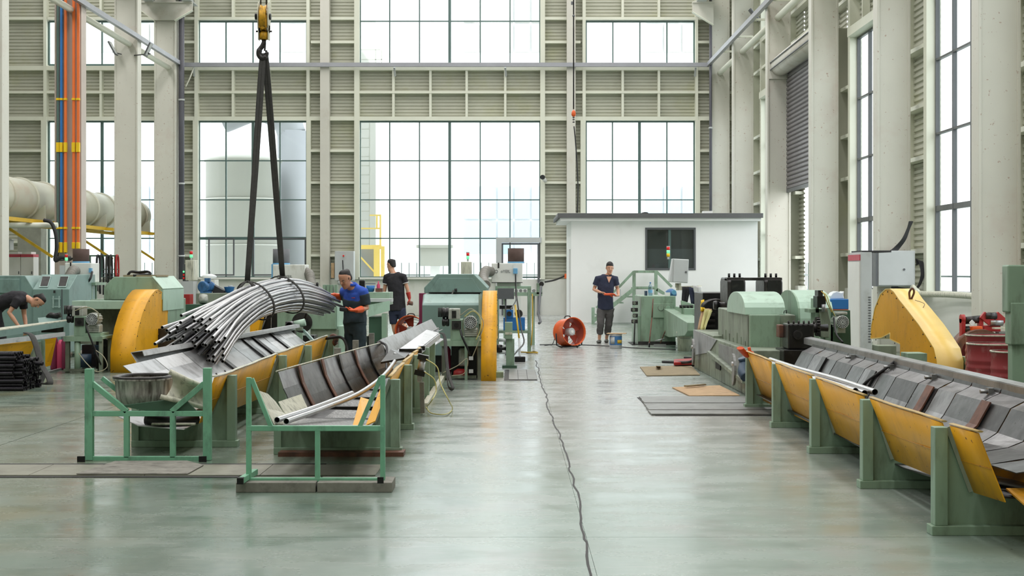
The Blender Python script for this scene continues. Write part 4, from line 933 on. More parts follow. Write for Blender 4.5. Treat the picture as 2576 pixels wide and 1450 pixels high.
for nm, (tx, ty), (bxp, byp), Yb, lb, cx_, cy_ in (('left', (661, 128), (622, 712), 18.1, 'left webbing sling between the hook and the tube bundle', 640, 757), ('right', (667, 128), (711, 700), 18.75, 'right webbing sling between the hook and the tube bundle', 716, 742)):
    sg = thing('webbing_sling', lb, 'sling', at(bxp, byp, Yb))
    for k, off in enumerate((-.012, .014)):
        A = hq(tx, ty + 6); B = at(bxp + (2 if k else -2), byp, Yb)
        strap([A + Vector((off, 0, 0)), lerp(A, B, .12) + Vector((off * 1.4, 0, 0)), lerp(A, B, .5) + Vector((off, .01, 0)), B], .024, .005, 'strap_leg', sg)
    loop_around(cx_ + 3, cy_, Yb, .245, .236, -.38, bxp, byp, sg)
    T = at(bxp, byp, Yb); Lp = at(cx_, cy_, Yb)
    for dx in (-.075, .085):
        a_, b_ = T + Vector((-.012, 0, .03)), T + Vector((.016, 0, .03)); c_ = T + Vector((dx, -.05, -.055 if dx < 0 else -.035))
        MB().grid([[a_, b_], [lerp(a_, c_, .5) + Vector((-.012, -.02, .008)), lerp(b_, c_, .5) + Vector((.014, -.02, .012))], [c_ + Vector((-.025, -.02, 0)), c_ + Vector((.025, -.02, .012))], [c_ + Vector((-.005, -.06, -.06)), c_ + Vector((.04, -.06, -.05))]], .006).build('choke', 'webbing', sg)
# ================================================================ MACHINES
def belt_guard(name, label, prof, xl, xr, face, loc, m_face='yellow', m_top='yellow', cut=True):
    """closed guard: profile in (y,z), between xl and xr; 'face' is the side shown"""
    r = thing(name, label, 'machine guard', loc)
    t = .02
    MB().prism(prof, 'x', xl, xl + t).build('side_plate', m_face, r); MB().prism(prof, 'x', xr - t, xr).build('side_plate', m_face, r)
    m = MB(); n = len(prof)
    rows = [[(xl - .004, p[0], p[1]), (xr + .004, p[0], p[1])] for p in prof]
    k = max(range(n), key=lambda i: prof[i][1])
    MB().grid([[(xl - .006, p[0] - .004, p[1]), (xr + .006, p[0] - .004, p[1])] for p in prof[:-1]], .012).build('cover_strip', m_top, r)
    for i in range(1, n - 2):
        a, b = prof[i], prof[i + 1]
        if abs(a[1] - b[1]) + abs(a[0] - b[0]) < .1: continue
        xx = xl - .004 if face < 0 else xr + .004
        MB().cyl((xx - .004 * 1, (a[0] + b[0]) / 2, (a[1] + b[1]) / 2 - .03), (xx + .004, (a[0] + b[0]) / 2, (a[1] + b[1]) / 2 - .03), .01, 6).build('screw', 'dark_steel', r)
    return r
profA = [(0, 0), (0, .32), (.06, .45), (.2, .60), (.4, .78), (.6, .94), (.8, 1.05), (1.0, 1.13), (1.25, 1.19), (1.45, 1.215), (1.65, 1.18), (1.85, 1.06), (2.05, .86), (2.2, .6), (2.2, .5), (1.4, .5), (1.4, 0)]
profA = [(0, 0), (0, .3), (.08, .48), (.22, .66), (.45, .86), (.75, 1.03), (1.0, 1.13), (1.25, 1.2), (1.45, 1.215), (1.7, 1.17), (1.9, 1.05), (2.1, .84), (2.2, .6), (2.2, .52), (1.45, .52), (1.45, 0)]
gA = belt_guard('belt_guard', 'big yellow hump shaped belt guard beside the mint machine at left', [(21.9 + y, z) for y, z in profA], -5.97, -5.62, 1, (-5.8, 22.9, 0))
gC = belt_guard('belt_guard', 'narrow yellow belt guard on the right side of the teal hooded machine', [(20.25 + y, z) for y, z in profA], -.42, -.225, 1, (-.3, 21.3, 0))
one(MB().box(-5.7, -5.2, 23.36, 24.3, .1, .6).cyl((-5.62, 23.7, .35), (-5.5, 23.7, .35), .22, 20), 'pulley_box', 'dark_steel', 'dark pulley behind the cut-out of the left yellow guard', 'pulley')
profD = [(17.3, 0), (17.3, .45), (17.42, .59), (17.69, .70), (18.07, .846), (18.6, 1.018), (19.0, 1.14), (19.25, 1.235), (19.45, 1.27), (19.68, 1.265), (19.96, 1.19), (20.26, 1.0), (20.45, .75), (20.5, .58), (19.9, .62), (19.45, .7), (19.45, .62), (18.95, .58), (18.95, 0)]
gD = belt_guard('belt_guard', 'largest yellow belt guard, standing by the right wall behind the right trough', profD, 5.0, 5.3, -1, (5.15, 19, 0), 'yellow', 'yellow_light')
MB().tube(spline([(5.14, 19.0, 1.15), (5.12, 18.95, 1.24), (5.15, 18.92, 1.29), (5.18, 18.95, 1.24), (5.16, 19.0, 1.15)], 5), .014, 8).build('lifting_eye', 'rust', gD)
MB().tube(spline([(5.18, 18.9, 1.14), (5.24, 18.7, 1.1), (5.2, 18.6, 1.05)], 4), .004, 5).build('wire_tie', 'rust', gD)
one(MB().box(5.02, 5.25, 17.9, 18.9, 0, .5), 'guard_foot', 'green_dirty', 'dark green foot under the largest yellow guard', 'machine base')
for p, lb, s_ in (((2308, 905), 'small green steel box standing in front of the largest yellow guard', .24), ((2232, 885), 'grey green box left of the small green box by the right trough', .22)):
    Yb = 16.6 if s_ == .24 else 17.6
    c = at(p[0], p[1], Yb); m = MB().box(c.x - .11, c.x + .11, Yb, Yb + .3, 0, c.z + .07)
    one(m, 'steel_box', 'green' if s_ == .24 else 'green_dirty', lb, 'box', bevel=.006)
MB().box(5.33, 5.4, 17.2, 17.5, 0, .5).build('side_post', 'green', gD)

def hood(r, x0, x1, y0, y1, zb, pts, name, m, m2=None, side=True):
    """extruded end profile pts (x,z) from y0 to y1"""
    MB().prism(pts, 'y', y0, y1).build(name, m, r, bevel=.008)
def gear_motor(r, c, rad, L, ax, m='motor_alu', grille=True):
    ax = Vector(ax).normalized(); c = Vector(c)
    r = MB().lathe([(rad * .95, 0), (rad, .02), (rad, L)], c, ax, 22).build('motor_body', m, r)
    mm = MB()
    for i in range(14):
        a = 2 * math.pi * i / 14; u = Vector((0, 0, 1)) if abs(ax.z) < .9 else Vector((1, 0, 0)); x = ax.cross(u).normalized(); y = x.cross(ax)
        p = c + (x * math.cos(a) + y * math.sin(a)) * rad * 1.05 + ax * L * .25; mm.bar(p, p + ax * L * .7, rad * .05, rad * .22, up=(p - c - ax * L * .25).normalized())
    o = mm.build('cooling_fins', m, r); o['kind'] = 'stuff'
    MB().lathe([(rad * 1.05, 0), (rad * 1.08, .01), (rad * 1.05, L * .22), (rad * .8, L * .22)], c - ax * .012, ax, 22).build('fan_cowl', m, r)
    if grille:
        g = MB(); 
        for k in (.25, .5, .75, .98): g.tube([c - ax * .02 + (Vector((0, 0, 1)).cross(ax).normalized() * math.cos(t) + Vector((0, 0, 1)) * math.sin(t)) * rad * k for t in [2 * math.pi * i / 16 for i in range(16)]], .004, 4, closed=True)
        for i in range(8):
            t = math.pi * i / 8; d = Vector((0, 0, 1)).cross(ax).normalized() * math.cos(t) + Vector((0, 0, 1)) * math.sin(t); g.bar(c - ax * .02 - d * rad, c - ax * .02 + d * rad, .005)
        o = g.build('grille', 'panel_grey', r); o['kind'] = 'stuff'
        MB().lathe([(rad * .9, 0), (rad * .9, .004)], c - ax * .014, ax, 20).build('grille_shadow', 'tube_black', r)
def light_tower(px, py, Y, label, s=1.0, amber=False):
    c = at(px, py, Y); r = thing('signal_tower', label, 'signal lamp', c)
    h = .07 * s; rr = .035 * s
    MB().cyl(c, c + Vector((0, 0, h * .8)), rr * .7, 10).build('stem', 'panel_grey', r); z = h * .8
    for nm, mt in ((('amber_lens', 'bright_yellow'),) if amber else ()) + (('green_lens', 'green_light'), ('red_lens', 'red_light')):
        MB().cyl(c + Vector((0, 0, z)), c + Vector((0, 0, z + h)), rr, 14).build(nm, mt, r); z += h
    MB().cyl(c + Vector((0, 0, z)), c + Vector((0, 0, z + .015)), rr * 1.02, 14).build('cap', 'panel_grey', r)
    return r
def corr_hose(pts, r_, label, m='hose_grey'):
    P = spline(pts, 10); rs = [r_ * (1 + .12 * math.sin(i * 2.2)) for i in range(len(P))]
    return one(MB().tube(P, rs, 14), 'flexible_duct', m, label, 'duct')

# ---- mist filter units: box with drum filter on top, standing on a green frame
def mist_unit(label, x0, x1, z0, z1, Y, drum, dm, dz, square=False, logo=None, frame_x=None, frame_z=None, dy=.55):
    r = thing('mist_filter', label, 'filter unit', ((x0 + x1) / 2, Y + dy / 2, z0))
    hs_ = MB().box(x0, x1, Y, Y + dy, z0, z1).build('housing', 'brush_white', r, bevel=.012)
    MB().box(x0 + .002, x1 - .002, Y - .004, Y + .006, z0 + .0, z0 + .012).build('seam', 'black_oil', hs_)
    xc, rr = drum
    MB().lathe([(rr, 0), (rr, dz)], (xc, Y + dy / 2, z1 + .02), n=28).build('filter_drum', dm, r); fd_ = r.children[-1] if False else None
    MB().lathe([(rr * 1.04, 0), (rr * 1.04, .03)], (xc, Y + dy / 2, z1 + .0), n=28).build('blue_ring', 'light_blue', r)
    MB().box(x0 + (x1 - x0) * .2, x0 + (x1 - x0) * .25, Y - .01, Y, z1 - .09, z1 + .01).build('latch', 'dark_steel', hs_)
    if logo:
        text('oYEIL', .075, 'frame_dark', r, ((x0 + x1) / 2 + logo, Y - .012, (z0 + z1) / 2 + .03), name='logo')
        MB().tube([((x0 + x1) / 2 + logo - .17 + .028 * math.cos(t), Y - .006, (z0 + z1) / 2 + .03 + .028 * math.sin(t)) for t in [2 * math.pi * i / 12 for i in range(12)]], .004, 4, closed=True).build('logo_ring', 'frame_dark', r)
    return r
# ================================================================ LINE C (middle) machine
Mc = thing('tube_mill', 'teal hooded tube mill head behind the middle trough', 'machine', (-.9, 22.5, 0))
f = lambda px, py, Y=22.0: at(px, py, Y)
x0, x1 = f(1062, 0).x, f(1207, 0).x
zt, zf = f(0, 741).z, f(0, 768).z
MB().prism([(22.0, .25), (22.0, zf), (22.28, f(0, 741, 22.28).z), (24.2, f(0, 741, 22.28).z), (24.2, .25)], 'x', x0, x1).build('lower_housing', 'teal', Mc, bevel=.01)
MB().poly([(x0 + .02, 22.02, zf + .002), (x1 - .02, 22.02, zf + .002), (x1 - .02, 22.27, f(0, 741, 22.28).z), (x0 + .02, 22.27, f(0, 741, 22.28).z)], .006).build('sloping_lid', 'teal_light', Mc)
Yh = 22.3
hp_ = [f(1067, 738, Yh), f(1222, 738, Yh), f(1226, 725, Yh), f(1192, 690, Yh), f(1099, 690, Yh), f(1067, 724, Yh)]
MB().prism([(p.x, p.z) for p in hp_], 'y', Yh, 24.4).build('upper_hood', 'teal', Mc, bevel=.01)
ip = [f(1079, 736, Yh), f(1211, 736, Yh), f(1188, 700, Yh), f(1104, 700, Yh)]
MB().prism([(p.x, p.z) for p in ip], 'y', Yh - .012, Yh).build('hood_panel', 'teal', Mc, bevel=.004)
MB().box(ip[0].x, ip[1].x, Yh - .02, Yh, hp_[0].z - .0, hp_[0].z + .012).build('shadow_gap', 'black_oil', Mc)
MB().cyl((f(1145, 0).x, Yh - .05, hp_[0].z + .02), (f(1145, 0).x, Yh - .05, hp_[0].z + .07), .02, 8).build('latch', 'black_oil', Mc); MB().bar(f(1137, 741, Yh - .03), f(1141, 730, Yh - .03), .02).build('catch', 'steel', Mc)
MB().box(f(1204, 0).x, f(1212, 0).x, 21.95, 22.02, f(0, 815).z, zt).build('edge_strip', 'teal_light', Mc)
MB().box(f(1207, 0).x, f(1222, 0).x, 22.1, 24.3, .1, hp_[0].z).build('side_housing', 'teal', Mc)
MB().box(x0 + .05, f(1210, 0).x, 22.1, 24.2, 0, .25).build('base', 'black_oil', Mc)
MB().box(f(1205, 0).x, f(1222, 0).x, 22.02, 22.1, 0, f(0, 820).z).build('access_panel', 'green_dirty', Mc)
one(MB().box(f(1061, 0, 24.6).x - .04, f(1070, 0, 24.6).x, 24.5, 24.8, 0, f(0, 738, 24.6).z), 'red_box', 'magenta_dark', 'dark red box peeping out left of the teal hood', 'box')
# exit stand with rollers and motor
def exit_stand(loc, X, Y, sc=1.0, label='', motor_lb='', flip=False):
    """X: table left; builds table, roller cluster, gear motor"""
    r = thing('roller_stand', label, 'machine stand', loc)
    MB().box(X, X + .58 * sc, Y, Y + .6, .50, .545).build('table', 'green', r, bevel=.005)
    MB().box(X, X + .58 * sc, Y - .01, Y, .47, .545).build('table_edge', 'green', r)
    for x, w in ((X + .02, .06), (X + .52 * sc, .05)):
        MB().box(x, x + w, Y + .02, Y + .08, 0, .5).build('leg', 'green_dirty', r); MB().box(x, x + w, Y + .5, Y + .56, 0, .5).build('leg', 'green_dirty', r)
    MB().box(X + .0, X + .5 * sc, Y, Y + .05, .02, .06).build('lower_rail', 'green_dirty', r)
    hx = X + .14 * sc
    MB().box(hx, hx + .17, Y + .05, Y + .4, .545, .84).build('head_block', 'green', r, bevel=.006)
    MB().box(hx + .02, hx + .15, Y + .03, Y + .05, .70, .82).build('face_plate', 'dark_steel', r)
    MB().cyl((hx + .085, Y + .02, .76), (hx + .085, Y + .05, .76), .035, 14).build('bearing', 'black_oil', r)
    for dx, dz, rr in ((-.1, .93, .075), (-.1, .80, .06)):
        MB().lathe([(rr * .8, -.05), (rr, -.04), (rr, -.015), (rr * .8, 0), (rr, .015), (rr, .04), (rr * .8, .05)], (hx + dx + .03, Y + .12, dz), (1, 0, 0), 18).build('roller', 'black_oil', r)
    MB().box(hx - .03, hx + .13, Y + .05, Y + .3, .84, .99).build('roller_frame', 'motor_alu', r, bevel=.01); MB().box(hx + .02, hx + .08, Y + .04, Y + .06, .86, .96).build('slot', 'black_oil', r)
    for i in range(5): MB().cyl((hx - .17 + i * .02, Y + .15, .87), (hx - .17 + i * .02, Y + .15, 1.0), .009, 6).build('adjuster', 'dark_steel', r)
    gear_motor(r, (hx + .28, Y + .02, .80), .085, .26, (0, 1, 0))
    MB().box(hx + .19, hx + .38, Y + .06, Y + .25, .59, .72).build('gearbox', 'motor_alu', r, bevel=.02)
    for i in range(4): MB().box(hx + .2, hx + .37, Y + .05, Y + .06, .61 + i * .026, .62 + i * .026).build('gearbox_rib', 'motor_alu', r)
    MB().box(hx + .15, hx + .4, Y + .04, Y + .5, .545, .59).build('motor_plate', 'green', r)
    return r, hx
rs, hx = exit_stand((-.8, 20.6, 0), f(1107, 0, 20.4).x, 20.45, 1.0, 'green roller stand with silver gear motor at the end of the middle trough')
cable([(hx + .2, 20.4, .88), (hx + .32, 20.35, .96), (hx + .42, 20.35, .86), (hx + .42, 20.35, .7), (hx + .36, 20.38, .56)], .008, 'cable', 'hose_yellow', parent=rs)
cable([(hx + .14, 20.4, .9), (hx + .3, 20.33, .99), (hx + .46, 20.33, .82), (hx + .4, 20.36, .55), (hx + .3, 20.4, .3)], .006, 'cable', 'wire_tan', parent=rs)
cable([(hx + .14, 20.42, .7), (hx + .17, 20.36, .6), (hx + .24, 20.36, .45), (hx + .28, 20.4, .35)], .016, 'cable', 'black_oil', parent=rs)
for z in (.1, .28): MB().box(hx + .26, hx + .32, 20.38, 20.42, z, z + .05).build('junction', 'panel_grey', rs)
MB().box(hx + .2, hx + .24, 20.44, 20.47, .0, .47).build('cable_post', 'green', rs)
cable([(hx - .1, 20.45, .1), (hx + .1, 20.4, .2), (hx + .24, 20.4, .3), (hx + .2, 20.4, .1), (hx + .02, 20.42, .06)], .006, 'cable', 'wire_tan', parent=rs)
m = MB().box(-.86, -.5, 20.85, 21.6, 0, .46); one(m, 'pump_unit', 'black_oil', 'black pump unit under the middle roller stand', 'pump')
pu = MB().lathe([(.07, 0), (.075, .02), (.075, .22), (.05, .25)], (-.68, 20.72, .18), n=16); one(pu, 'vertical_motor', 'motor_alu', 'upright grey motor under the middle roller stand', 'motor')
one(MB().lathe([(.09, 0), (.11, .03), (.1, .09), (.05, .12)], (-.72, 20.68, .02), n=18), 'red_pump', 'red', 'round red pump on the floor under the middle roller stand', 'pump')
one(MB().lathe([(.06, 0), (.065, .02), (.065, .4), (.03, .46), (.02, .48)], (-.93, 20.8, 0), n=16), 'gas_cylinder', 'magenta_dark', 'dark red gas cylinder under the middle roller stand', 'cylinder')
lp = [at(1095, 845, 19.6), at(1110, 838, 19.3), at(1119, 850, 19.2), at(1122, 890, 19.0), at(1126, 930, 18.8), at(1133, 958, 18.6), at(1139, 975, 18.4), at(1133, 979, 18.4), at(1127, 968, 18.5), at(1123, 930, 18.8)]
one(MB().tube(spline(lp, 6), .024, 8, r2=.008), 'hanging_strap', 'webbing', 'dark strap hanging down to the floor beside the middle roller stand', 'strap')
# mist unit C and its frame
fr = thing('steel_frame_table', 'pale green frame table carrying the white filter box beside the narrow guard', 'frame', (-.1, 27.3, 0))
fx0, fx1 = at(1246, 0, 27.2).x, at(1336, 0, 27.2).x
for x, Y in ((fx1 - .03, 27.2), (fx0 + .03, 27.2), (fx1 - .03, 28.0), (fx0 + .03, 28.0)): MB().bar((x, Y, 0), (x, Y, 1.22), .06, up=(0, 1, 0)).build('leg', 'green', fr)
for z in (1.22, .4): MB().box(fx0, fx1, 27.16, 28.04, z - .03, z + .02).build('shelf', 'green', fr)
MB().box(fx1 - .09, fx1 + .03, 27.1, 27.3, 0, .02).build('foot_plate', 'green_dirty', fr)
mu = mist_unit('white filter box with brown drum and blue socket near the open door', at(1236, 0, 27).x, at(1315, 0, 27).x, 1.3, 1.665, 27.2, (at(1298, 0, 27.4).x, .152), 'brown_filter', .26, logo=-.03)
MB().box(at(1291, 0, 27).x, at(1302, 0, 27).x, 27.13, 27.2, 1.47, 1.57).build('socket', 'light_blue', mu, bevel=.006)
MB().box(at(1250, 0, 27).x, at(1310, 0, 27).x, 27.3, 27.7, 1.24, 1.3).build('foot', 'brush_white', mu)
cable([at(1297, 690, 27.1), at(1298, 730, 27.0), at(1303, 770, 26.6), at(1312, 830, 26), at(1318, 862, 25.4), at(1300, 885, 24.5), at(1284, 905, 23.8), at(1266, 935, 23.0)], .013, 'power_cable', 'black_oil', 'black cable falling from the blue socket down to the floor', 'cable')
cable([at(1296, 735, 26.6), at(1298, 755, 26.3), at(1290, 770, 25.6), at(1284, 778, 25.2)], .01, 'power_cable', 'black_oil', 'short black cable from the frame table to the blue pump', 'cable')
corr_hose([at(1236, 684, 27.2), at(1222, 682, 27), at(1216, 700, 26.6), at(1222, 718, 26)], .085, 'dark flexible duct between the white filter box and the teal hood', 'hose_grey')
one(MB().box(at(1252, 0, 26.5).x, at(1293, 0, 26.5).x, 26.5, 26.7, at(0, 753, 26.5).z, at(0, 726, 26.5).z).box(at(1270, 0, 26.6).x, at(1274, 0, 26.6).x, 26.55, 26.65, 0, at(0, 753, 26.5).z), 'switch_cabinet', 'frame_dark', 'dark grey panel hanging under the frame table', 'panel')
bp = thing('hydraulic_pump', 'blue hydraulic pump on a blue tank beside the narrow yellow guard', 'pump', at(1293, 838, 27.5))
MB().box(at(1266, 0, 26.9).x, at(1321, 0, 26.9).x, 27.22, 27.7, .42, at(0, 801, 26.9).z).build('tank', 'blue', bp, bevel=.01)
MB().box(at(1271, 0, 26.9).x, at(1291, 0, 26.9).x, 27.2, 27.5, at(0, 802, 26.9).z, at(0, 781, 26.9).z).build('pump_head', 'blue', bp, bevel=.01)
MB().cyl((at(1281, 0, 26.9).x, 27.1, at(0, 791, 26.9).z), (at(1281, 0, 26.9).x, 27.25, at(0, 791, 26.9).z), .045, 16).build('pump_port', 'dark_steel', bp)
MB().box(at(1256, 0, 26.9).x, at(1290, 0, 26.9).x, 27.25, 27.6, at(0, 779, 26.9).z, at(0, 770, 26.9).z).build('pump_top', 'black_oil', bp)
MB().lathe([(.07, 0), (.075, .02), (.075, .3)], (at(1305, 0, 26.9).x, 27.2, at(0, 791, 26.9).z), (0, 1, 0), 18).build('motor', 'dark_steel', bp)
pd = thing('green_pedestal', 'green steel pedestal on the floor right of the narrow yellow guard', 'pedestal', gnd(1283, 927))
px0, px1 = at(1273, 0, 23).x, at(1294, 0, 23).x
MB().box(px0, px1, 23.0, 23.14, .03, at(0, 853, 23).z).build('shaft', 'green', pd, bevel=.004); MB().box(px0 - .06, px1 + .04, 22.93, 23.22, 0, .04).build('base', 'dark_green', pd)
MB().box(px0 - .02, px1 - .03, 22.95, 23.1, at(0, 853, 23).z, at(0, 811, 23).z).build('head', 'green', pd, bevel=.004); MB().box(px0 - .015, px1 - .035, 22.94, 22.95, at(0, 842, 23).z, at(0, 836, 23).z).build('name_plate', 'ivory_dirty', pd)
MB().lathe([(.06, 0), (.07, .05), (.06, .1)], (px0 - .16, 23.05, .42 - .12), (1, 0, 0), 16).cyl((px0 - .1, 23.05, .3), (px0, 23.05, .3), .025, 8).build('coupling', 'black_oil', pd)
for i, z in enumerate((856, 872, 887)):
    one(MB().cyl(at(1254, z, 23.6), at(1272, z, 23.6), .028, 10), 'round_bar', 'panel_grey', ['upper', 'middle', 'lower'][i] + ' grey bar between the narrow yellow guard and the green pedestal', 'bar')
one(MB().box(at(1245, 0, 20.8).x, at(1266, 0, 20.8).x, 20.9, 21.2, 0, at(0, 937, 20.9).z), 'green_block', 'green', 'small green block at the foot of the narrow yellow guard', 'block')
def broom(top, mid, bot, label, m1, m2, head=None, w=.016):
    r = thing('broom', label, 'broom', bot)
    MB().cyl(top, mid, w, 8).build('handle', m1, r); MB().cyl(mid, bot, w * 1.1, 8).build('socket', m2, r)
    hw = head or .2; b = Vector(bot)
    MB().box(b.x - hw / 2, b.x + hw / 2, b.y - .05, b.y + .05, 0, .09).build('head', 'black_oil', r, bevel=.01); return r
broom(at(1296, 768, 25.9), at(1306, 853, 25.6), gnd(1308, 899, .08), 'broom with yellow handle and black head leaning by the blue pump', 'mustard', 'panel_grey', .18)
cable([at(1339, 740, 27.4), at(1340, 800, 27.2), at(1337, 860, 27.1), gnd(1334, 884, .02), gnd(1345, 885, .02), gnd(1350, 888, .02), gnd(1305, 886, .02)], .012, 'orange_hose', 'wood_handle', 'tan hose hanging beside the frame table leg', 'hose')
cv = thing('roller_conveyor', 'green beam with steel rollers reaching to the open door', 'conveyor', at(1310, 752, 30))
MB().box(at(1262, 0, 30).x, at(1364, 0, 30).x, 30, 30.5, at(0, 745, 30).z, at(0, 736, 30).z).build('beam', 'green', cv)
for i in range(8): MB().cyl((at(1266 + 11 * i, 0, 30).x, 30.05, at(0, 732, 30).z), (at(1266 + 11 * i, 0, 30).x, 30.45, at(0, 732, 30).z), .035, 10).build('roller', 'steel', cv)
MB().box(at(1350, 0, 30).x, at(1364, 0, 30).x, 30, 30.2, at(0, 740, 30).z, at(0, 713, 30).z).build('end_bracket', 'green', cv)
MB().cyl((at(1362, 0, 30).x, 29.9, at(0, 715, 30).z), (at(1362, 0, 30).x, 30.2, at(0, 715, 30).z), .05, 12).build('end_roller', 'dark_steel', cv)
for px in (1270, 1342): MB().bar((at(px, 0, 30).x, 30.25, 0), (at(px, 0, 30).x, 30.25, at(0, 745, 30).z), .06).build('leg', 'green', cv)
MB().tube([at(1361, 720, 29.8), at(1354, 790, 29.6), at(1360, 810, 29.4), at(1356, 814, 29.3)], .025, 8).build('crank', 'frame_dark', cv)
r = light_tower(1177, 658, 27, 'small signal lamp with red top above the teal hood', .8)
one(MB().box(at(1160, 0, 27).x, at(1186, 0, 27).x, 26.9, 27.3, at(0, 700, 27).z, at(0, 659, 27).z).box(at(1172, 0, 27).x, at(1180, 0, 27).x, 27, 27.2, 0, at(0, 700, 27).z), 'control_box', 'ivory_dirty', 'ivory control box behind the teal hood', 'control box', bevel=.008)
# ================================================================ LINE A (far left)
Ma = thing('tube_mill', 'mint green mill housing with trapezoid hood behind the big left guard', 'machine', (-6, 24.5, 0))
fa = lambda px, py, Y=23.6: at(px, py, Y)
pp = [fa(261, 755), fa(408, 755), fa(408, 728), fa(381, 697), fa(286, 697), fa(261, 723)]
MB().prism([(p.x, p.z) for p in pp], 'y', 23.6, 25.1).build('upper_hood', 'green', Ma, bevel=.01)
xr = fa(408, 0).x
MB().box(xr, xr + .012, 23.62, 25.1, at(0, 777, 25).z, pp[2].z - .01).build('hood_side_lit', 'pale_green', Ma)  # paler colour on side and slope stands in for light falling there
MB().poly([(xr + .004, 23.6, pp[2].z), (xr + .004, 25.1, pp[2].z), (fa(381, 0).x + .004, 25.1, pp[3].z + .004), (fa(381, 0).x + .004, 23.6, pp[3].z + .004)], .012).build('hood_slope_lit', 'pale_green', Ma)
MB().box(fa(381, 0).x - 1.1, xr, 24.0, 25.3, .3, pp[0].z).build('lower_body', 'green', Ma, bevel=.01)
MB().box(fa(190, 0, 23.3).x, fa(330, 0, 23.3).x, 23.1, 23.5, at(0, 778, 23.2).z, at(0, 757, 23.2).z).build('front_beam', 'pale_green', Ma, bevel=.006)
MB().box(fa(195, 0, 23.6).x, fa(330, 0, 23.6).x, 23.5, 23.6, .35, at(0, 778, 23.4).z).build('front_panel', 'green_dirty', Ma)
MB().box(fa(215, 0, 23.4).x, fa(300, 0, 23.4).x, 23.2, 23.4, 0, .35).build('front_base', 'black_oil', Ma)
bm_ = thing('drive_unit', 'dark drive unit with blue casing left of the big yellow guard', 'drive', (-6.3, 22.9, 0))
MB().box(fa(250, 0, 22.8).x, fa(288, 0, 22.8).x, 22.6, 23.1, 0, at(0, 852, 22.8).z).build('casing', 'black_oil', bm_, bevel=.01); MB().box(fa(243, 0, 22.7).x, fa(262, 0, 22.7).x, 22.55, 22.6, at(0, 890, 22.7).z, at(0, 868, 22.7).z).build('blue_cover', 'navy_pot', bm_)
MB().cyl((fa(268, 0, 22.6).x, 22.5, .42), (fa(268, 0, 22.6).x, 22.62, .42), .06, 14).build('hub', 'dark_steel', bm_)
one(MB().lathe([(.11, 0), (.11, .2)], (fa(212, 0, 22.9).x, 22.9, .02), n=16), 'blue_canister', 'navy_pot', 'dark blue canister on the floor by the left roller stand', 'canister')
# sling coil on top of hood A
one(MB().tube(spline([fa(322, 692, 24), fa(330, 684, 24), fa(350, 686, 24.1), fa(372, 684, 24), fa(378, 690, 24), fa(360, 692, 23.9), fa(335, 694, 23.8)], 6), .035, 8, r2=.02), 'sling_coil', 'rubber', 'coiled black sling lying on the mint hood', 'sling')
one(MB().box(fa(318, 0, 24).x, fa(402, 0, 24).x, 23.8, 24.6, pp[3].z, pp[3].z + .03), 'cardboard_sheet', 'cardboard_brown', 'flat sheet under the coiled sling on the mint hood', 'sheet')
rA, hxA = exit_stand((-6.9, 21.9, 0), fa(157, 0, 21.8).x, 21.85, 1.0, 'green roller stand with silver motor at the far left trough')
cable([(hxA + .05, 21.8, .93), (hxA + .25, 21.72, .98), (hxA + .4, 21.75, .9), (hxA + .38, 21.8, .8)], .008, 'cable', 'wire_tan', parent=rA)
cable([(hxA + .2, 21.82, .72), (hxA + .26, 21.75, .6), (hxA + .36, 21.75, .35), (hxA + .42, 21.8, .15), gnd(262, 926, .02), gnd(290, 934, .02)], .014, 'cable', 'black_oil', parent=rA)
cable([(hxA + .36, 21.75, .35), (hxA + .5, 21.7, .25), (hxA + .55, 21.7, .1), (hxA + .4, 21.7, .03), (hxA + .25, 21.7, .15), (hxA + .1, 21.8, .3)], .007, 'cable', 'wire_tan', parent=rA)
MB().cyl((fa(190, 0, 21.8).x, 21.9, 0), (fa(190, 0, 21.8).x, 21.9, .48), .045, 14).build('round_leg', 'green', rA); MB().box(fa(176, 0, 21.8).x, fa(204, 0, 21.8).x, 21.75, 22.05, 0, .015).build('foot_plate', 'green_dirty', rA)
mA = mist_unit('white filter box with brown drum at far left', fa(163, 0, 27).x, fa(229, 0, 27).x, at(0, 711, 27).z, at(0, 662, 27).z, 27, (fa(201, 0, 27.2).x, .15), 'brown_filter', .24)
MB().box(fa(150, 0, 27).x, fa(163, 0, 27).x, 27, 27.5, at(0, 700, 27).z, at(0, 668, 27).z).build('side_box', 'panel_grey', mA)
MB().box(fa(226, 0, 27).x, fa(233, 0, 27).x, 26.93, 27, at(0, 686, 27).z, at(0, 675, 27).z).build('socket', 'light_blue', mA)
corr_hose([fa(190, 683, 26.9), fa(184, 681, 26.5), fa(176, 694, 26.3), fa(168, 710, 26.2)], .085, 'silver flexible duct bending down from the far left filter box')
ft = thing('steel_frame_table', 'pale green frame table under the far left filter box', 'frame', (-8, 27.2, 0))
for px in (170, 186, 229, 240): MB().bar(fa(px, 712, 27.0 + (.6 if px in (186, 240) else 0)), Vector((fa(px, 0, 27.0 + (.6 if px in (186, 240) else 0)).x, 27.0 + (.6 if px in (186, 240) else 0), 0)), .05, up=(0, 1, 0)).build('leg', 'green', ft)
MB().box(fa(166, 0, 27).x, fa(242, 0, 27).x, 26.95, 27.65, at(0, 718, 27).z, at(0, 711, 27).z - .002).build('table_top', 'green', ft)
light_tower(167, 662, 27.2, 'small red and green signal lamp on the far left filter box', .8)
cable([fa(232, 684, 26.9), fa(228, 700, 26.8), fa(218, 712, 26.8), fa(200, 716, 26.9)], .02, 'power_cable', 'black_oil', 'black cable looping below the far left filter box', 'cable')
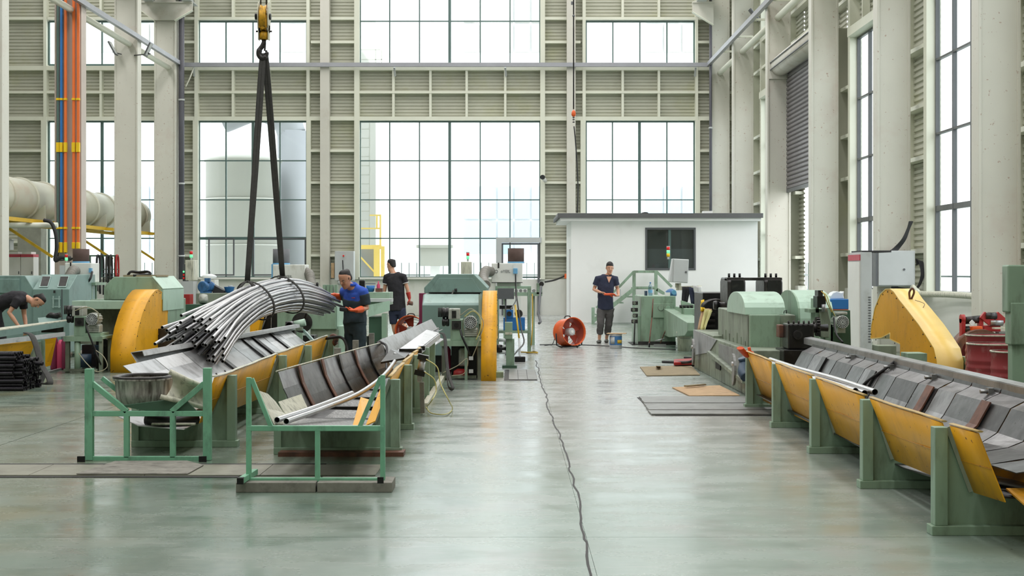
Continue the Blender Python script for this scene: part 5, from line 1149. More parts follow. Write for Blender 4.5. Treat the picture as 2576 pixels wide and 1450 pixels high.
# teal machine at the left edge
Mt = thing('teal_cabinet_machine', 'teal machine housing with two slanted windows at the left edge', 'machine', (-7.8, 27.5, 0))
ftl = lambda px, py, Y=25.6: at(px, py, Y)
xa, xb = ftl(82, 0).x, ftl(180, 0).x
# side profile seen obliquely: sloped window front facing the aisle
zb_, zm, zt_ = ftl(0, 812).z, ftl(0, 728).z, ftl(0, 691).z
MB().prism([(25.6, .1), (25.6, zm), (25.6 + .5, zt_ + .0), (27.2, zt_), (27.2, .1)], 'x', xa, ftl(174, 0).x).build('housing', 'teal', Mt, bevel=.01)
MB().prism([(ftl(60, 0).x - .9, .2), (ftl(82, 0).x, .2), (ftl(82, 0).x, zm), (ftl(60, 0).x, ftl(0, 694).z), (ftl(60, 0).x - .9, ftl(0, 694).z)], 'y', 25.65, 27.2).build('left_housing', 'teal', Mt, bevel=.01)
def slope_pt(px, t): return (ftl(px, 0).x, 25.6 + .5 * t - .012, zm + (zt_ - zm) * t + .004)
for a, b in ((96, 118), (142, 164)):
    MB().poly([slope_pt(a, .12), slope_pt(b, .12), slope_pt(b - 8, .88), slope_pt(a - 8, .88)], .006, (0, -1, .9)).build('window_rim', 'teal_light', Mt)
    MB().poly([slope_pt(a + 2, .18), slope_pt(b - 2, .18), slope_pt(b - 9, .82), slope_pt(a - 7, .82)], .012, (0, -1, .9)).build('window', 'dark_steel', Mt)
for px in (134, 149): MB().bar(ftl(px, 745, 25.55), ftl(px, 775, 25.55), .018).build('door_handle', 'teal_light', Mt)
for py in (752, 772): MB().bar(ftl(131, py, 25.56), ftl(152, py, 25.56), .014).build('handle_bar', 'teal_light', Mt)
MB().bar(ftl(137, 738, 25.55), ftl(137, 731, 25.55), .03).build('lock', 'dark_steel', Mt)
MB().box(ftl(155, 0).x, ftl(157, 0).x, 25.59, 25.6, .2, zm).build('door_gap', 'frame_dark', Mt)
MB().box(ftl(0, 0).x - .3, ftl(48, 0).x, 25.62, 25.65, ftl(0, 738).z, ftl(0, 702).z).build('inner_panel', 'teal', Mt, bevel=.01)
# white cabinets with red strip
for i, (a, b) in enumerate(((-14, 18), (19, 51), (52, 84))):
    Y = 40; x0_, x1_ = at(a, 0, Y).x, at(b, 0, Y).x
    r = thing('electric_cabinet', ['leftmost white cabinet with red top strip, cut by the photo edge', 'middle one of the three white cabinets with red top strip', 'right one of the three white cabinets with red top strip'][i], 'cabinet', ((x0_ + x1_) / 2, Y, 0), 'white cabinets with red strips')
    MB().box(x0_, x1_, Y, Y + .45, .05, at(0, 647, Y).z).build('body', 'plastic_white', r, bevel=.008); MB().box(x0_, x1_, Y - .01, Y + .45, at(0, 647, Y).z, at(0, 640, Y).z).build('red_strip', 'cabinet_red', r)
    MB().box(x0_ + .03, x1_ - .06, Y, Y + .4, at(0, 640, Y).z, at(0, 634, Y).z).build('top_vent', 'plastic_white', r); MB().bar(at(b - 4, 690, Y - .02), at(b - 4, 683, Y - .02), .02).build('lock', 'frame_dark', r)
jb = thing('junction_box', 'grey junction box on the column at the left edge', 'junction box', at(14, 630, 38.5))
MB().box(at(-10, 0, 38.5).x, at(25, 0, 38.5).x, 38.5, 38.8, at(0, 629, 38.5).z, at(0, 603, 38.5).z).build('body', 'panel_grey', jb, bevel=.008); MB().box(at(-10, 0, 38.5).x, at(31, 0, 38.5).x, 38.45, 38.85, at(0, 604, 38.5).z, at(0, 602, 38.5).z).build('lid', 'panel_grey', jb)
MB().box(at(0, 0, 38.5).x, at(10, 0, 38.5).x, 38.55, 38.75, 0, at(0, 629, 38.5).z).build('stand', 'panel_grey', jb)
one(MB().box(at(44, 0, 49).x, at(103, 0, 49).x, 49, 49.6, 0, at(0, 573, 49).z), 'concrete_pier', 'concrete', 'rough grey concrete pier standing under the big duct at left', 'pier')
# far left trough
At = thing('tube_trough', 'far left trough with yellow panels beside the bending man', 'trough', (-7.2, 21.5, 0))
MB().poly([at(-20, 835, 20.6), at(168, 808, 21.8), at(168, 822, 21.8), at(-20, 852, 20.6)], .03).build('upper_rail', 'teal', At); MB().poly([at(-20, 835, 20.6), at(168, 808, 21.8), at(168, 806, 22.1), at(-20, 829, 20.9)], .012).build('rail_lip', 'ivory_dirty', At)
MB().poly([at(-20, 857, 20.4), at(164, 836, 21.6), at(164, 846, 21.6), at(-20, 870, 20.4)], .03).build('lower_rail', 'galv', At)
MB().poly([at(-20, 870, 20.5), at(90, 858, 21.2), at(72, 905, 21.3), at(-20, 925, 20.6)], .012).build('side_panel', 'yellow', At)
MB().poly([at(113, 855, 21.5), at(142, 851, 21.7), at(128, 920, 21.8), at(113, 924, 21.6)], .012).build('side_panel', 'yellow', At)
MB().poly([at(90, 862, 21.25), at(104, 860, 21.35), at(104, 938, 21.35), at(76, 938, 21.25), at(74, 905, 21.25)], .015).build('support_plate', 'green_dirty', At)
MB().bar(at(108, 856, 21.4), at(108, 944, 21.4), .05).build('post', 'green', At)
MB().poly([at(95, 800, 21.9), at(140, 796, 22.1), at(165, 815, 21.8), at(100, 826, 21.4)], .02).build('bed_plate', 'teal', At); MB().tube(spline([at(120, 800, 22), at(128, 793, 22), at(140, 795, 22), at(152, 792, 22)], 4), .04, 8).build('cloth_bundle', 'black_oil', At)
MB().box(at(120, 0, 22).x, at(160, 0, 22).x, 21.7, 22.0, at(0, 835, 22).z, at(0, 822, 22).z).build('slide_block', 'black_oil', At)
lp = [at(65, 838, 20.2), at(78, 843, 20.1), at(88, 862, 20.0), at(98, 895, 19.9), at(108, 925, 19.8), at(120, 945, 19.7), at(126, 962, 19.6), at(118, 970, 19.6), at(108, 968, 19.7), at(104, 958, 19.8), at(110, 940, 19.9), at(104, 905, 20)]
one(MB().tube(spline(lp, 6), .045, 8, r2=.012), 'hanging_strap', 'webbing', 'black strap hanging from the hands of the bending man to the floor', 'strap')
one(MB().bar(gnd(95, 944, .015), gnd(163, 926, .015), .03), 'bright_bar', 'galv', 'pale bar lying on the floor behind the hanging strap at left', 'bar')
for k, (px, mm) in enumerate(((152, 'pink'), (163, 'magenta_dark'), (136, 'magenta_dark'))):
    c = at(px, 0, 22.6); one(MB().lathe([(.05, 0), (.055, .02), (.055, .38 + .04 * k), (.02, .46 + .04 * k)], (c.x, 22.6, 0), n=14), 'gas_cylinder', mm, ['pink gas cylinder behind the far left trough post', 'dark red gas cylinder right of the pink one', 'dark red gas cylinder left of the pink one'][k], 'cylinder')
# stack of black pipes
for j in range(10):
    for i in range(13):
        if j == 9 and i > 4: continue
        if j == 8 and i > 8: continue
        xe = -6.17 + rng.uniform(-.03, .03) - (.0 if j < 8 else .08) - (.12 if i == 0 and 2 < j < 8 else 0) + (.1 if j > 4 and i == 8 and j == 6 else 0)
        Yp = 18.55 + i * .054 + (.027 if j % 2 else 0); zp = .027 + j * .0485
        if j == 0 and i == 0: base_pipe = bent_tube([(xe - 2.2, Yp, zp), (xe, Yp, zp)], .0262, 'black_pipe', 'black oiled pipe in the stack on the floor at the left edge', 'pipe', 'black pipes stacked at the left edge', n=12, seg=1, mo='black_tube'); bx_ = xe; continue
        dup(base_pipe, (base_pipe.location.x + xe - bx_, base_pipe.location.y + Yp - 18.55, base_pipe.location.z + zp - .027))
# ================================================================ LINE B machine (behind the bundle)
Mb = thing('tube_mill', 'boxy green mill behind the hanging bundle with oil smoke stain', 'machine', (-3.4, 25, 0))
fb = lambda px, py, Y=24.4: at(px, py, Y)
MB().prism([(fb(697, 0).x, .55), (fb(845, 0).x, .55), (fb(845, 0).x, fb(0, 772).z), (fb(836, 0).x, fb(0, 741).z), (fb(697, 0).x, fb(0, 741).z)], 'y', 24.4, 26).build('main_housing', 'green', Mb, bevel=.01)
MB().poly([(fb(845, 0).x + .003, 24.45, .55), (fb(845, 0).x + .003, 25.9, .55), (fb(845, 0).x + .003, 25.9, fb(0, 772).z), (fb(845, 0).x + .003, 24.45, fb(0, 772).z)], .012, (1, 0, 0)).build('side_cover', 'pale_green', Mb)
MB().box(fb(780, 0).x, fb(850, 0).x, 24.45, 26, .02, .55).build('lower_housing', 'green_dirty', Mb, bevel=.008)
MB().box(fb(848, 0).x, fb(868, 0).x, 24.5, 25.9, .02, .60).build('lower_cover', 'pale_green', Mb, bevel=.006)
MB().lathe([(.17, 0), (.17, .01)], (fb(760, 0).x, 24.385, fb(0, 812).z), (0, 1, 0), 24).build('port_ring', 'dark_steel', Mb)
MB().cyl((fb(745, 0, 23.5).x, 24.39, fb(0, 815, 23.7).z), (fb(765, 0, 24).x, 24.2, fb(0, 815, 24).z), .05, 12).build('port', 'black_oil', Mb)
MB().box(fb(655, 0).x, fb(697, 0).x, 24.5, 25.6, .2, fb(0, 776).z).build('dark_housing', 'black_oil', Mb); MB().bar(fb(672, 792, 24.45), fb(655, 838, 24.45), .02).build('stay', 'steel', Mb); MB().bar(fb(683, 790, 24.45), fb(682, 835, 24.45), .012).build('stay', 'steel', Mb)
MB().poly([fb(615, 850, 23.8), fb(617, 812, 23.8), fb(650, 800, 23.8), fb(657, 800, 23.8), fb(648, 842, 23.8)], .3, (0, 1, 0)).build('guard', 'yellow', Mb, bevel=.01)
MB().box(fb(600, 0).x, fb(655, 0).x, 24.1, 25, 0, fb(0, 800).z).build('guard_body', 'dark_steel', Mb)
one(MB().box(fb(585, 0, 23).x, fb(618, 0, 23).x, 23, 23.4, 0, fb(0, 822, 23).z), 'paper_sack', 'plastic_white', 'white paper sack with blue print behind the left trough rail', 'sack', bevel=.02)
one(MB().box(fb(601, 0, 22.98).x, fb(616, 0, 22.98).x, 22.97, 22.99, fb(0, 834, 23).z, fb(0, 831, 23).z), 'blue_strip', 'blue', 'blue printed strip on the white sack', 'print')
eb = thing('exit_roller', 'pale green round roll and open tube at the end of the left trough', 'roller', at(740, 830, 22))
MB().cyl(at(741, 817, 22.2), at(768, 811, 22.2), .055, 16).build('roll', 'pale_green', eb); MB().pipe([at(727, 820, 21.9), at(733, 818, 22.3)], .06, .048, 18).build('guide_tube', 'oily', eb)
MB().box(at(718, 0, 22.3).x, at(741, 0, 22.3).x, 22.3, 22.5, 0, at(0, 810, 22.3).z).build('bearing_block', 'dark_steel', eb); MB().bar(at(741, 828, 22), at(762, 828, 22), .05).build('bracket', 'green_dirty', eb)
MB().poly([at(761, 827, 21.8), at(766, 832, 21.8), at(794, 862, 21.2), at(790, 868, 21.2), at(764, 838, 21.8)], .04).build('slanted_flap', 'teal', eb)
MB().box(at(762, 0, 22).x, at(790, 0, 22).x, 22, 22.4, 0, .55).build('body', 'black_oil', eb)
mB = mist_unit('white filter box with grey drum behind the hanging bundle', at(686, 0, 28).x, at(767, 0, 28).x, at(0, 735, 28).z, at(0, 666, 28).z, 28, (at(706, 0, 28.2).x, .16), 'grey_filter', .28, logo=-.02)
MB().box(at(684, 0, 28).x - .01, at(686, 0, 28).x, 28, 28.5, at(0, 735, 28).z, at(0, 665, 28).z).build('blue_edge', 'light_blue', mB)
MB().box(at(690, 0, 28).x, at(760, 0, 28).x, 28.05, 28.5, 0, at(0, 735, 28).z).build('stand', 'green', mB)
corr_hose([at(768, 684, 28.2), at(778, 690, 28), at(782, 708, 27.8), at(784, 722, 27.6)], .085, 'silver flexible duct right of the filter box behind the bundle')
# blue motor on green tank, bowl
tkb = thing('coolant_tank', 'olive green tank carrying a blue motor behind the bundle', 'tank', at(545, 760, 27))
MB().box(at(493, 0, 27).x, at(640, 0, 27).x, 27, 28, 0, at(0, 738, 27).z).build('body', 'green_dirty', tkb, bevel=.01)
bmo = thing('blue_motor', 'grey blue electric motor lying on the olive tank', 'motor', at(520, 738, 27.2))
cM = at(517, 722, 27.1); MB().lathe([(.085, 0), (.105, .01), (.105, .07), (.098, .08), (.098, .3), (.07, .31)], (cM.x - .05, 27.05, cM.z), (.35, 1, 0), 22).build('motor_body', 'motor_blue', bmo)
for i in range(5): MB().lathe([(.104, 0), (.104, .012)], Vector((cM.x - .05, 27.05, cM.z)) + Vector((.33, .944, 0)) * (.1 + i * .035), (.35, 1, 0), 20).build('fin_ring', 'motor_blue', bmo)
MB().box(cM.x - .02, cM.x + .08, 27.1, 27.2, cM.z + .09, cM.z + .16).build('terminal_box', 'motor_blue', bmo); MB().box(cM.x - .09, cM.x + .08, 27.05, 27.3, at(0, 738, 27).z, at(0, 738, 27).z + .03).build('foot', 'motor_blue', bmo)
one(MB().prism([(at(536, 0, 27.3).x, at(0, 716, 27.3).z), (at(565, 0, 27.3).x, at(0, 732, 27.3).z), (at(565, 0, 27.3).x, at(0, 738, 27.0).z), (at(536, 0, 27.3).x, at(0, 738, 27.0).z)], 'y', 27.25, 27.5), 'wedge_block', 'rubber', 'black wedge between the blue motor and the blue bowl', 'wedge')
one(MB().lathe([(.045, 0), (.07, .02), (.098, .11), (.102, .115), (.095, .115), (.065, .025), (.01, .02)], (at(573, 0, 27.2).x, 27.35, at(0, 738, 27.2).z), n=22), 'blue_bowl', 'blue', 'round blue bowl on the olive tank behind the bundle', 'bowl')
one(MB().lathe([(.035, 0), (.04, .01), (.045, .035)], (at(576, 0, 27.2).x, 27.32, at(0, 738, 27.2).z + .11), n=12), 'small_cup', 'panel_grey', 'small grey cup in the blue bowl', 'cup')
one(MB().box(at(462, 0, 26.3).x, at(477, 0, 26.3).x, 26.3, 26.6, 0, at(0, 741, 26.3).z), 'red_box', 'red', 'red box beside the mint hood', 'box')
one(MB().lathe([(.06, 0), (.09, .05), (.07, .16), (.03, .17)], (at(505, 0, 26).x, 26.2, at(0, 765, 26).z), (0, .2, 1), 18), 'small_motor', 'motor_alu', 'small grey motor in front of the olive tank', 'motor')
one(MB().box(at(478, 0, 26.5).x, at(560, 0, 26.5).x, 26, 26.6, .0, at(0, 765, 26.5).z), 'machine_bench', 'dark_green', 'low dark green bench in front of the olive tank', 'bench')
MBs = thing('control_pedestal', 'ivory control pedestal with switches left of the bundle window', 'control box', at(470, 735, 29))
MB().box(at(466, 0, 29).x, at(487, 0, 29).x, 29, 29.4, at(0, 706, 29).z, at(0, 655, 29).z).build('box', 'ivory_dirty', MBs, bevel=.008)
MB().box(at(458, 0, 29).x, at(466, 0, 29).x, 29.05, 29.3, at(0, 708, 29).z, at(0, 665, 29).z).build('switch_panel', 'frame_dark', MBs)
for i, (py, mm) in enumerate(((684, 'green_light'), (692, 'red_light'), (700, 'red_light'))): MB().cyl(at(462, py, 29.0), at(462, py, 29.05), .02, 10).build('button', mm, MBs)
MB().box(at(455, 0, 29).x, at(486, 0, 29).x, 29, 29.4, 0, at(0, 708, 29).z).build('pedestal', 'panel_grey', MBs)
light_tower(481, 655, 29.1, 'leaning red and green signal lamp on the ivory control pedestal', .9)
one(MB().lathe([(.02, 0), (.025, .02), (.022, .08), (.008, .12)], at(487, 698, 29.2), n=10), 'red_bottle', 'red', 'small red bottle beside the ivory control pedestal', 'bottle')
one(MB().sphere(at(526, 697, 29.5), .12, 14, 8, (1.3, 1, .5)), 'white_bag', 'poly_bag', 'white plastic bag above the blue motor', 'bag')
one(MB().box(at(510, 0, 29.5).x, at(545, 0, 29.5).x, 29.3, 29.7, 0, at(0, 704, 29.5).z), 'bag_shelf', 'plaster', 'low ledge under the white plastic bag', 'ledge')
# items between the two standing men at left
wp = thing('work_bench', 'green bench line with box and blue basket between the two men', 'bench', at(935, 790, 27))
MB().box(at(915, 0, 27).x, at(980, 0, 27).x, 27, 27.8, at(0, 768, 27).z, at(0, 736, 27).z).build('bench_box', 'green', wp, bevel=.008); MB().box(at(925, 0, 26.6).x, at(985, 0, 26.6).x, 26.6, 27, at(0, 760, 26.6).z, at(0, 752, 26.6).z).build('rail', 'panel_grey', wp)
MB().prism([(at(926, 0, 26.5).x, at(0, 768, 26.5).z), (at(980, 0, 26.5).x, at(0, 757, 26.5).z), (at(980, 0, 26.5).x, at(0, 782, 26.5).z), (at(926, 0, 26.5).x, at(0, 798, 26.5).z)], 'y', 26.5, 26.56).build('hopper_side', 'pale_green', wp)
MB().box(at(928, 0, 26.6).x, at(962, 0, 26.6).x, 26.6, 27.2, 0, at(0, 798, 26.6).z).build('dark_base', 'dark_green', wp); MB().box(at(960, 0, 26.5).x, at(972, 0, 26.5).x, 26.5, 26.8, 0, at(0, 790, 26.5).z).build('leg', 'green', wp)
MB().poly([(at(940, 0, 26).x, 25.7, .002), (at(985, 0, 26).x, 26.3, .002), (at(985, 0, 26).x, 26.5, .002), (at(930, 0, 26).x, 26.4, .002)], .04, (0, 0, 1)).build('foot_frame', 'green', wp)
bk = thing('blue_basket', 'blue basket with handles on the green bench', 'basket', at(933, 735, 27.2))
MB().lathe([(.05, 0), (.062, .01), (.08, .12), (.084, .12), (.066, .015)], at(932, 735, 27.2), n=20).build('body', 'blue', bk); MB().tube([at(932, 717, 27.2) + Vector((.09 * math.cos(t), .03 * math.sin(t), .02)) for t in [2 * math.pi * i / 14 for i in range(14)]], .007, 6, closed=True).build('handle', 'navy_pot', bk)
one(MB().lathe([(.03, 0), (.033, .01), (.033, .13), (.012, .16), (.012, .2)], at(952, 735, 27.3), n=14), 'pink_bottle', 'pink', 'pink bottle on the green bench left of the man seen from behind', 'bottle')
one(MB().box(at(945, 0, 27.1).x, at(962, 0, 27.1).x, 27.05, 27.3, at(0, 735, 27).z, at(0, 726, 27).z), 'tool_box', 'rust', 'small brown box at the foot of the pink bottle', 'box')
one(MB().box(at(903, 0, 29).x, at(918, 0, 29).x, 29, 29.1, 0, at(0, 705, 29).z), 'chair', 'black_oil', 'black chair back behind the shoulder of the man in blue', 'chair', bevel=.02)
for i, px in enumerate((816, 826, 834, 845)):
    one(MB().box(at(px - 4, 0, 27.5).x, at(px + 3, 0, 27.5).x, 27.5, 27.7, 0, at(0, 717, 27.5).z), 'green_post', 'green', ['first', 'second', 'third', 'last'][i] + ' of the short green posts left of the man in blue, counted from the left', 'post')
pn = thing('wall_cabinet', 'light grey wall cabinet with red lamp left of the big window', 'cabinet', at(865, 705, 50.9))
MB().box(at(842, 0, 50.6).x, at(890, 0, 50.6).x, 50.6, 51.0, at(0, 706, 50.6).z, at(0, 632, 50.6).z).build('body', 'panel_grey', pn, bevel=.01); MB().cyl(at(864, 644, 50.6), at(864, 644, 50.55), .03, 10).build('red_lamp', 'red_light', pn)
cable([at(862, 655, 50.5), at(863, 680, 50.4), at(862, 700, 50.3)], .02, 'cable', 'black_oil', parent=pn)
one(MB().cyl(at(858, 718, 50.7), at(858, 706, 50.7), .12, 14), 'wall_light', 'panel_grey', 'grey round lamp under the light grey wall cabinet', 'lamp')
one(MB().box(at(833, 0, 50.7).x, at(841, 0, 50.7).x, 50.7, 50.9, 1.3, at(0, 662, 50.7).z), 'brown_board', 'cardboard', 'narrow brown board left of the wall cabinet', 'board')
for k, (px, py, hh, mm, lb) in enumerate(((955, 875, .3, 'navy_pot', 'dark blue paint bucket on the floor between the two men'), (938, 880, .26, 'black_oil', 'black bucket half hidden behind the man in blue'))):
    c = gnd(px, py); one(MB().lathe([(.115, 0), (.13, hh), (.135, hh), (.12, hh - .01), (.1, .02)], c, n=18), 'bucket', mm, lb, 'bucket')
one(MB().box(gnd(928, 880).x, gnd(945, 880).x, gnd(0, 880).y - .12, gnd(0, 880).y + .1, .27, .29), 'cardboard_piece', 'cardboard', 'scrap of cardboard on the black bucket', 'cardboard')
# ================================================================ LINE D machine (right)
fd = lambda px, py, Y: at(px, py, Y)
bed = thing('machine_bed', 'grey green oily machine bed with steel lugs facing the aisle', 'machine', (3.2, 20, 0))
XB = 2.85
MB().prism([(17.6, 0), (23, 0), (23, .6), (20.8, .6), (20.8, .56), (17.6, .56)], 'x', XB, XB + .75).build('bed_body', 'green_dirty', bed, bevel=.008)
MB().box(XB - .012, XB, 17.62, 20.2, .28, .52).build('bed_plate', 'floor_plate', bed); MB().poly([(XB - .015, 20.4, .56), (XB - .015, 23, .6), (XB - .015, 23, .2), (XB - .015, 21.2, .34)], .012, (1, 0, 0)).build('bed_plate', 'steel', bed)
MB().prism([(17.7, .16), (17.7, .2), (20.9, .38), (20.9, .33)], 'x', XB - .08, XB).build('slanted_rail', 'green_dirty', bed)
for Y in (20.3,): MB().box(XB - .014, XB - .002, Y - .25, Y + .2, .16, .3).build('opening', 'tube_black', bed)
for Y in (18.2, 22.3):
    MB().prism([(Y + .2, .02 + (.1 if Y > 20 else .1))] + arc((Y + .2, .28), .2, 270, 90, 10), 'x', XB - .1, XB - .07).build('lug', 'floor_plate', bed)
    MB().cyl((XB - .12, Y + .1, .36), (XB - .06, Y + .1, .36), .025, 10).build('lug_bolt', 'galv', bed)
MB().box(XB - .02, XB + .0, 17.6, 17.66, .0, .56).build('corner_strip', 'green_dirty', bed)
gb = thing('gear_housing', 'mint green gear housing with rounded wheel cover at right', 'machine', (3.2, 19.5, .56))
xh0, xh1 = 2.97, 3.36
MB().prism([(18.5, .47), (18.5, .96), (21.2, .99), (21.2, .5)], 'x', xh0, xh0 + .6).build('side_body', 'green_dirty', gb, bevel=.012)
MB().box(xh0 + .01, xh1, 18.42, 18.52, .44, .965).build('front_panel', 'green', gb, bevel=.012)
for px in (1900, 1946): MB().box(fd(px - 7, 0, 18.4).x, fd(px + 7, 0, 18.4).x, 18.41, 18.43, .44, .515).build('fork_slot', 'tube_black', gb)
ar = [(18.56, .96)] + [(18.56 + .78 - .78 * math.cos(math.pi * t / 14), .96 + .285 * math.sin(math.pi * t / 14) ** .75) for t in range(1, 14)] + [(20.12, .96)]
MB().prism(ar, 'x', xh0 - .03, xh0 + .48).build('wheel_cover', 'pale_green', gb, bevel=.006)
MB().tube([(xh0 + .45, 18.5, .98), (xh0 + .45, 18.48, 1.01), (xh0 + .48, 18.48, 1.02), (xh0 + .48, 18.5, .98)], .006, 6).build('lifting_ring', 'black_oil', gb)
for i in range(7): MB().box(xh0 - .008, xh0 + .002, 18.7 + .34 * i, 18.73 + .34 * i, .5, .62 + .04 * (i % 3)).build('drip_rib', 'green_dirty', gb)
g2 = thing('gear_housing', 'second wheel cover, pale green, behind the black gearbox at right', 'machine', (3.9, 20, 0))
ar2 = [(19.0, .5), (19.0, .9)] + [(19.0 + .75 - .75 * math.cos(math.pi * t / 12), .9 + .36 * math.sin(math.pi * t / 12) ** .75) for t in range(1, 12)] + [(20.5, .9), (20.5, .5)]
MB().prism(ar2, 'x', 3.72, 4.15).build('wheel_cover', 'pale_green', g2, bevel=.006); MB().prism([(a - .004 if False else a, b) for a, b in ar2], 'x', 3.70, 3.72).build('cover_side', 'green', g2)
MB().box(3.72, 4.3, 19.0, 20.5, 0, .5).build('base', 'green_dirty', g2)
bg = thing('roll_stand', 'black roll stand with two pillars and a bolted top beam at right', 'machine', (3.5, 22, 0))
for a, b in ((1828, 1873), (1920, 1966)):
    x0_, x1_ = fd(a, 0, 22).x, fd(b, 0, 22).x
    MB().prism([(21.9, .4), (21.9, 1.36), (22.0, 1.42), (22.6, 1.42), (22.7, 1.36), (22.7, .4)], 'x', x0_, x1_).build('pillar', 'dark_steel', bg, bevel=.02)
    MB().box(x0_ + .05, x1_ - .03, 21.88, 21.9, 1.0, 1.38).build('pillar_face', 'black_oil', bg)
    for k in range(3): MB().cyl((x0_ + .05 + k * .08, 22.1, 1.42), (x0_ + .05 + k * .08, 22.1, 1.48), .018, 8).build('bolt', 'black_oil', bg)
MB().box(fd(1828, 0, 22).x, fd(1966, 0, 22).x, 21.95, 22.2, fd(0, 706, 22).z, fd(0, 699, 22).z).build('top_beam', 'dark_steel', bg)
MB().box(fd(1828, 0, 22.4).x, fd(1966, 0, 22.4).x, 22.2, 22.8, .4, 1.0).build('lower_frame', 'black_oil', bg)
for z in (1.18,): MB().cyl((fd(1812, 0, 22).x, 22.2, z - .18), (fd(1990, 0, 22).x, 22.2, z - .18), .045, 12).build('shaft', 'dark_steel', bg)
for x in (1806, 1984): MB().lathe([(.06, -.04), (.07, 0), (.06, .04)], (fd(x, 0, 22).x, 22.2, 1.0), (1, 0, 0), 16).build('hub', 'black_oil', bg)
bk2 = thing('black_cabinet', 'black oily machine cabinet between the mint housing and the green press', 'machine', (3.1, 23.5, 0))
MB().box(fd(1768, 0, 23.5).x, fd(1845, 0, 23.5).x, 23.5, 24.6, .2, fd(0, 737, 23.5).z).build('cabinet', 'black_oil', bk2, bevel=.01)
for i in range(6): MB().box(fd(1770, 0, 23.4).x, fd(1800, 0, 23.4).x, 23.44, 23.5, .35 + i * .09, .39 + i * .09).build('fin', 'dark_steel', bk2)
for i in range(4): MB().tube([(fd(1806, 0, 22.9).x + .22 * math.cos(math.pi * t / 8), 22.9 + .1 * i, .95 + .12 * math.sin(math.pi * t / 8)) for t in range(9)], .016, 6).build('rib', 'dark_steel', bk2)
cg = thing('exit_gearbox', 'black exit gearbox with shaft and gear at the end of the right trough', 'gearbox', (3.5, 17.6, 0))
gx0, gx1 = fd(1975, 0, 17.6).x, fd(2040, 0, 17.6).x
MB().box(gx0, gx1, 17.4, 17.8, fd(0, 878, 17.6).z, fd(0, 814, 17.6).z).build('gear_case', 'black_oil', cg, bevel=.02); MB().cyl((fd(2006, 0, 17.4).x, 17.36, fd(0, 843, 17.4).z), (fd(2006, 0, 17.4).x, 17.41, fd(0, 843, 17.4).z), .055, 18).build('bore_ring', 'dark_steel', cg)
MB().cyl((fd(2006, 0, 17.4).x, 17.355, fd(0, 843, 17.4).z), (fd(2006, 0, 17.4).x, 17.37, fd(0, 843, 17.4).z), .038, 18).build('bore', 'tube_black', cg)
MB().box(fd(1962, 0, 17.6).x, fd(2050, 0, 17.6).x, 17.35, 17.9, .2, fd(0, 878, 17.6).z).build('gear_base', 'black_oil', cg, bevel=.01)
MB().lathe([(.05, 0), (.06, .02), (.06, .1), (.04, .12), (.045, .2)], (gx1, 17.6, fd(0, 825, 17.6).z), (1, 0, 0), 16).build('shaft', 'dark_steel', cg)
gr = MB(); gc = Vector((fd(2056, 0, 17.6).x, 17.6, fd(0, 822, 17.6).z)); gr.lathe([(.09, -.02), (.09, .02)], gc, (1, 0, 0), 22)
for i in range(18): a = 2 * math.pi * i / 18; gr.bc(gc + Vector((0, math.cos(a) * .1, math.sin(a) * .1)), .04, .018, .03, Matrix.Rotation(a - math.pi / 2, 3, 'X'))
gr.build('gear_wheel', 'dark_steel', cg)
for i in range(6): MB().cyl((gx0 + .06 * i, 17.38, fd(0, 812, 17.6).z - .01), (gx0 + .06 * i, 17.38, fd(0, 812, 17.6).z + .03), .012, 6).build('bolt', 'dark_steel', cg)
MB().box(fd(1960, 0, 17.7).x, fd(1974, 0, 17.7).x, 17.7, 17.9, fd(0, 850, 17.7).z, fd(0, 818, 17.7).z).build('orange_cover', 'rust', cg, bevel=.01)
MB().box(fd(1880, 0, 17.9).x, fd(1975, 0, 17.9).x, 17.75, 18.3, 0, .42).build('dark_apron', 'black_oil', cg)
hyd = thing('hydraulic_cylinder', 'hydraulic cylinder with yellow hoses above the gear at right', 'cylinder', fd(2070, 790, 18))
MB().box(fd(2056, 0, 18).x, fd(2078, 0, 18).x, 18, 18.25, fd(0, 775, 18).z, fd(0, 745, 18).z).build('valve_block', 'black_oil', hyd, bevel=.006); MB().box(fd(2058, 0, 18).x, fd(2070, 0, 18).x, 18, 18.2, fd(0, 745, 18).z, fd(0, 731, 18).z).build('valve_top', 'dark_steel', hyd)
MB().cyl(fd(2072, 766, 18), fd(2073, 785, 18), .03, 12).build('rod', 'steel', hyd)
MB().prism([(fd(2064, 0, 18.1).x, fd(0, 785, 18.1).z), (fd(2082, 0, 18.1).x, fd(0, 775, 18.1).z), (fd(2090, 0, 18.1).x, fd(0, 810, 18.1).z), (fd(2086, 0, 18.1).x, fd(0, 850, 18.1).z), (fd(2070, 0, 18.1).x, fd(0, 850, 18.1).z)], 'y', 18.1, 18.4).build('arm', 'green_dirty', hyd, bevel=.01)
MB().box(fd(2036, 0, 18.2).x, fd(2072, 0, 18.2).x, 18.2, 18.5, fd(0, 787, 18.2).z, fd(0, 778, 18.2).z).build('cross_arm', 'green', hyd)
MB().box(fd(2052, 0, 18.2).x, fd(2060, 0, 18.2).x, 18.2, 18.5, .3, fd(0, 752, 18.2).z).build('column', 'green', hyd)
MB().box(fd(2076, 0, 18.3).x, fd(2090, 0, 18.3).x, 18.3, 18.6, 0, fd(0, 775, 18.3).z).build('column', 'green', hyd)
cable([fd(2068, 735, 17.95), fd(2080, 745, 17.9), fd(2088, 770, 17.9), fd(2100, 795, 18.0)], .007, 'cable', 'hose_yellow', parent=hyd); cable([fd(2066, 733, 17.95), fd(2074, 742, 17.9), fd(2082, 765, 17.9), fd(2092, 785, 18.0)], .006, 'cable', 'wood_handle', parent=hyd)
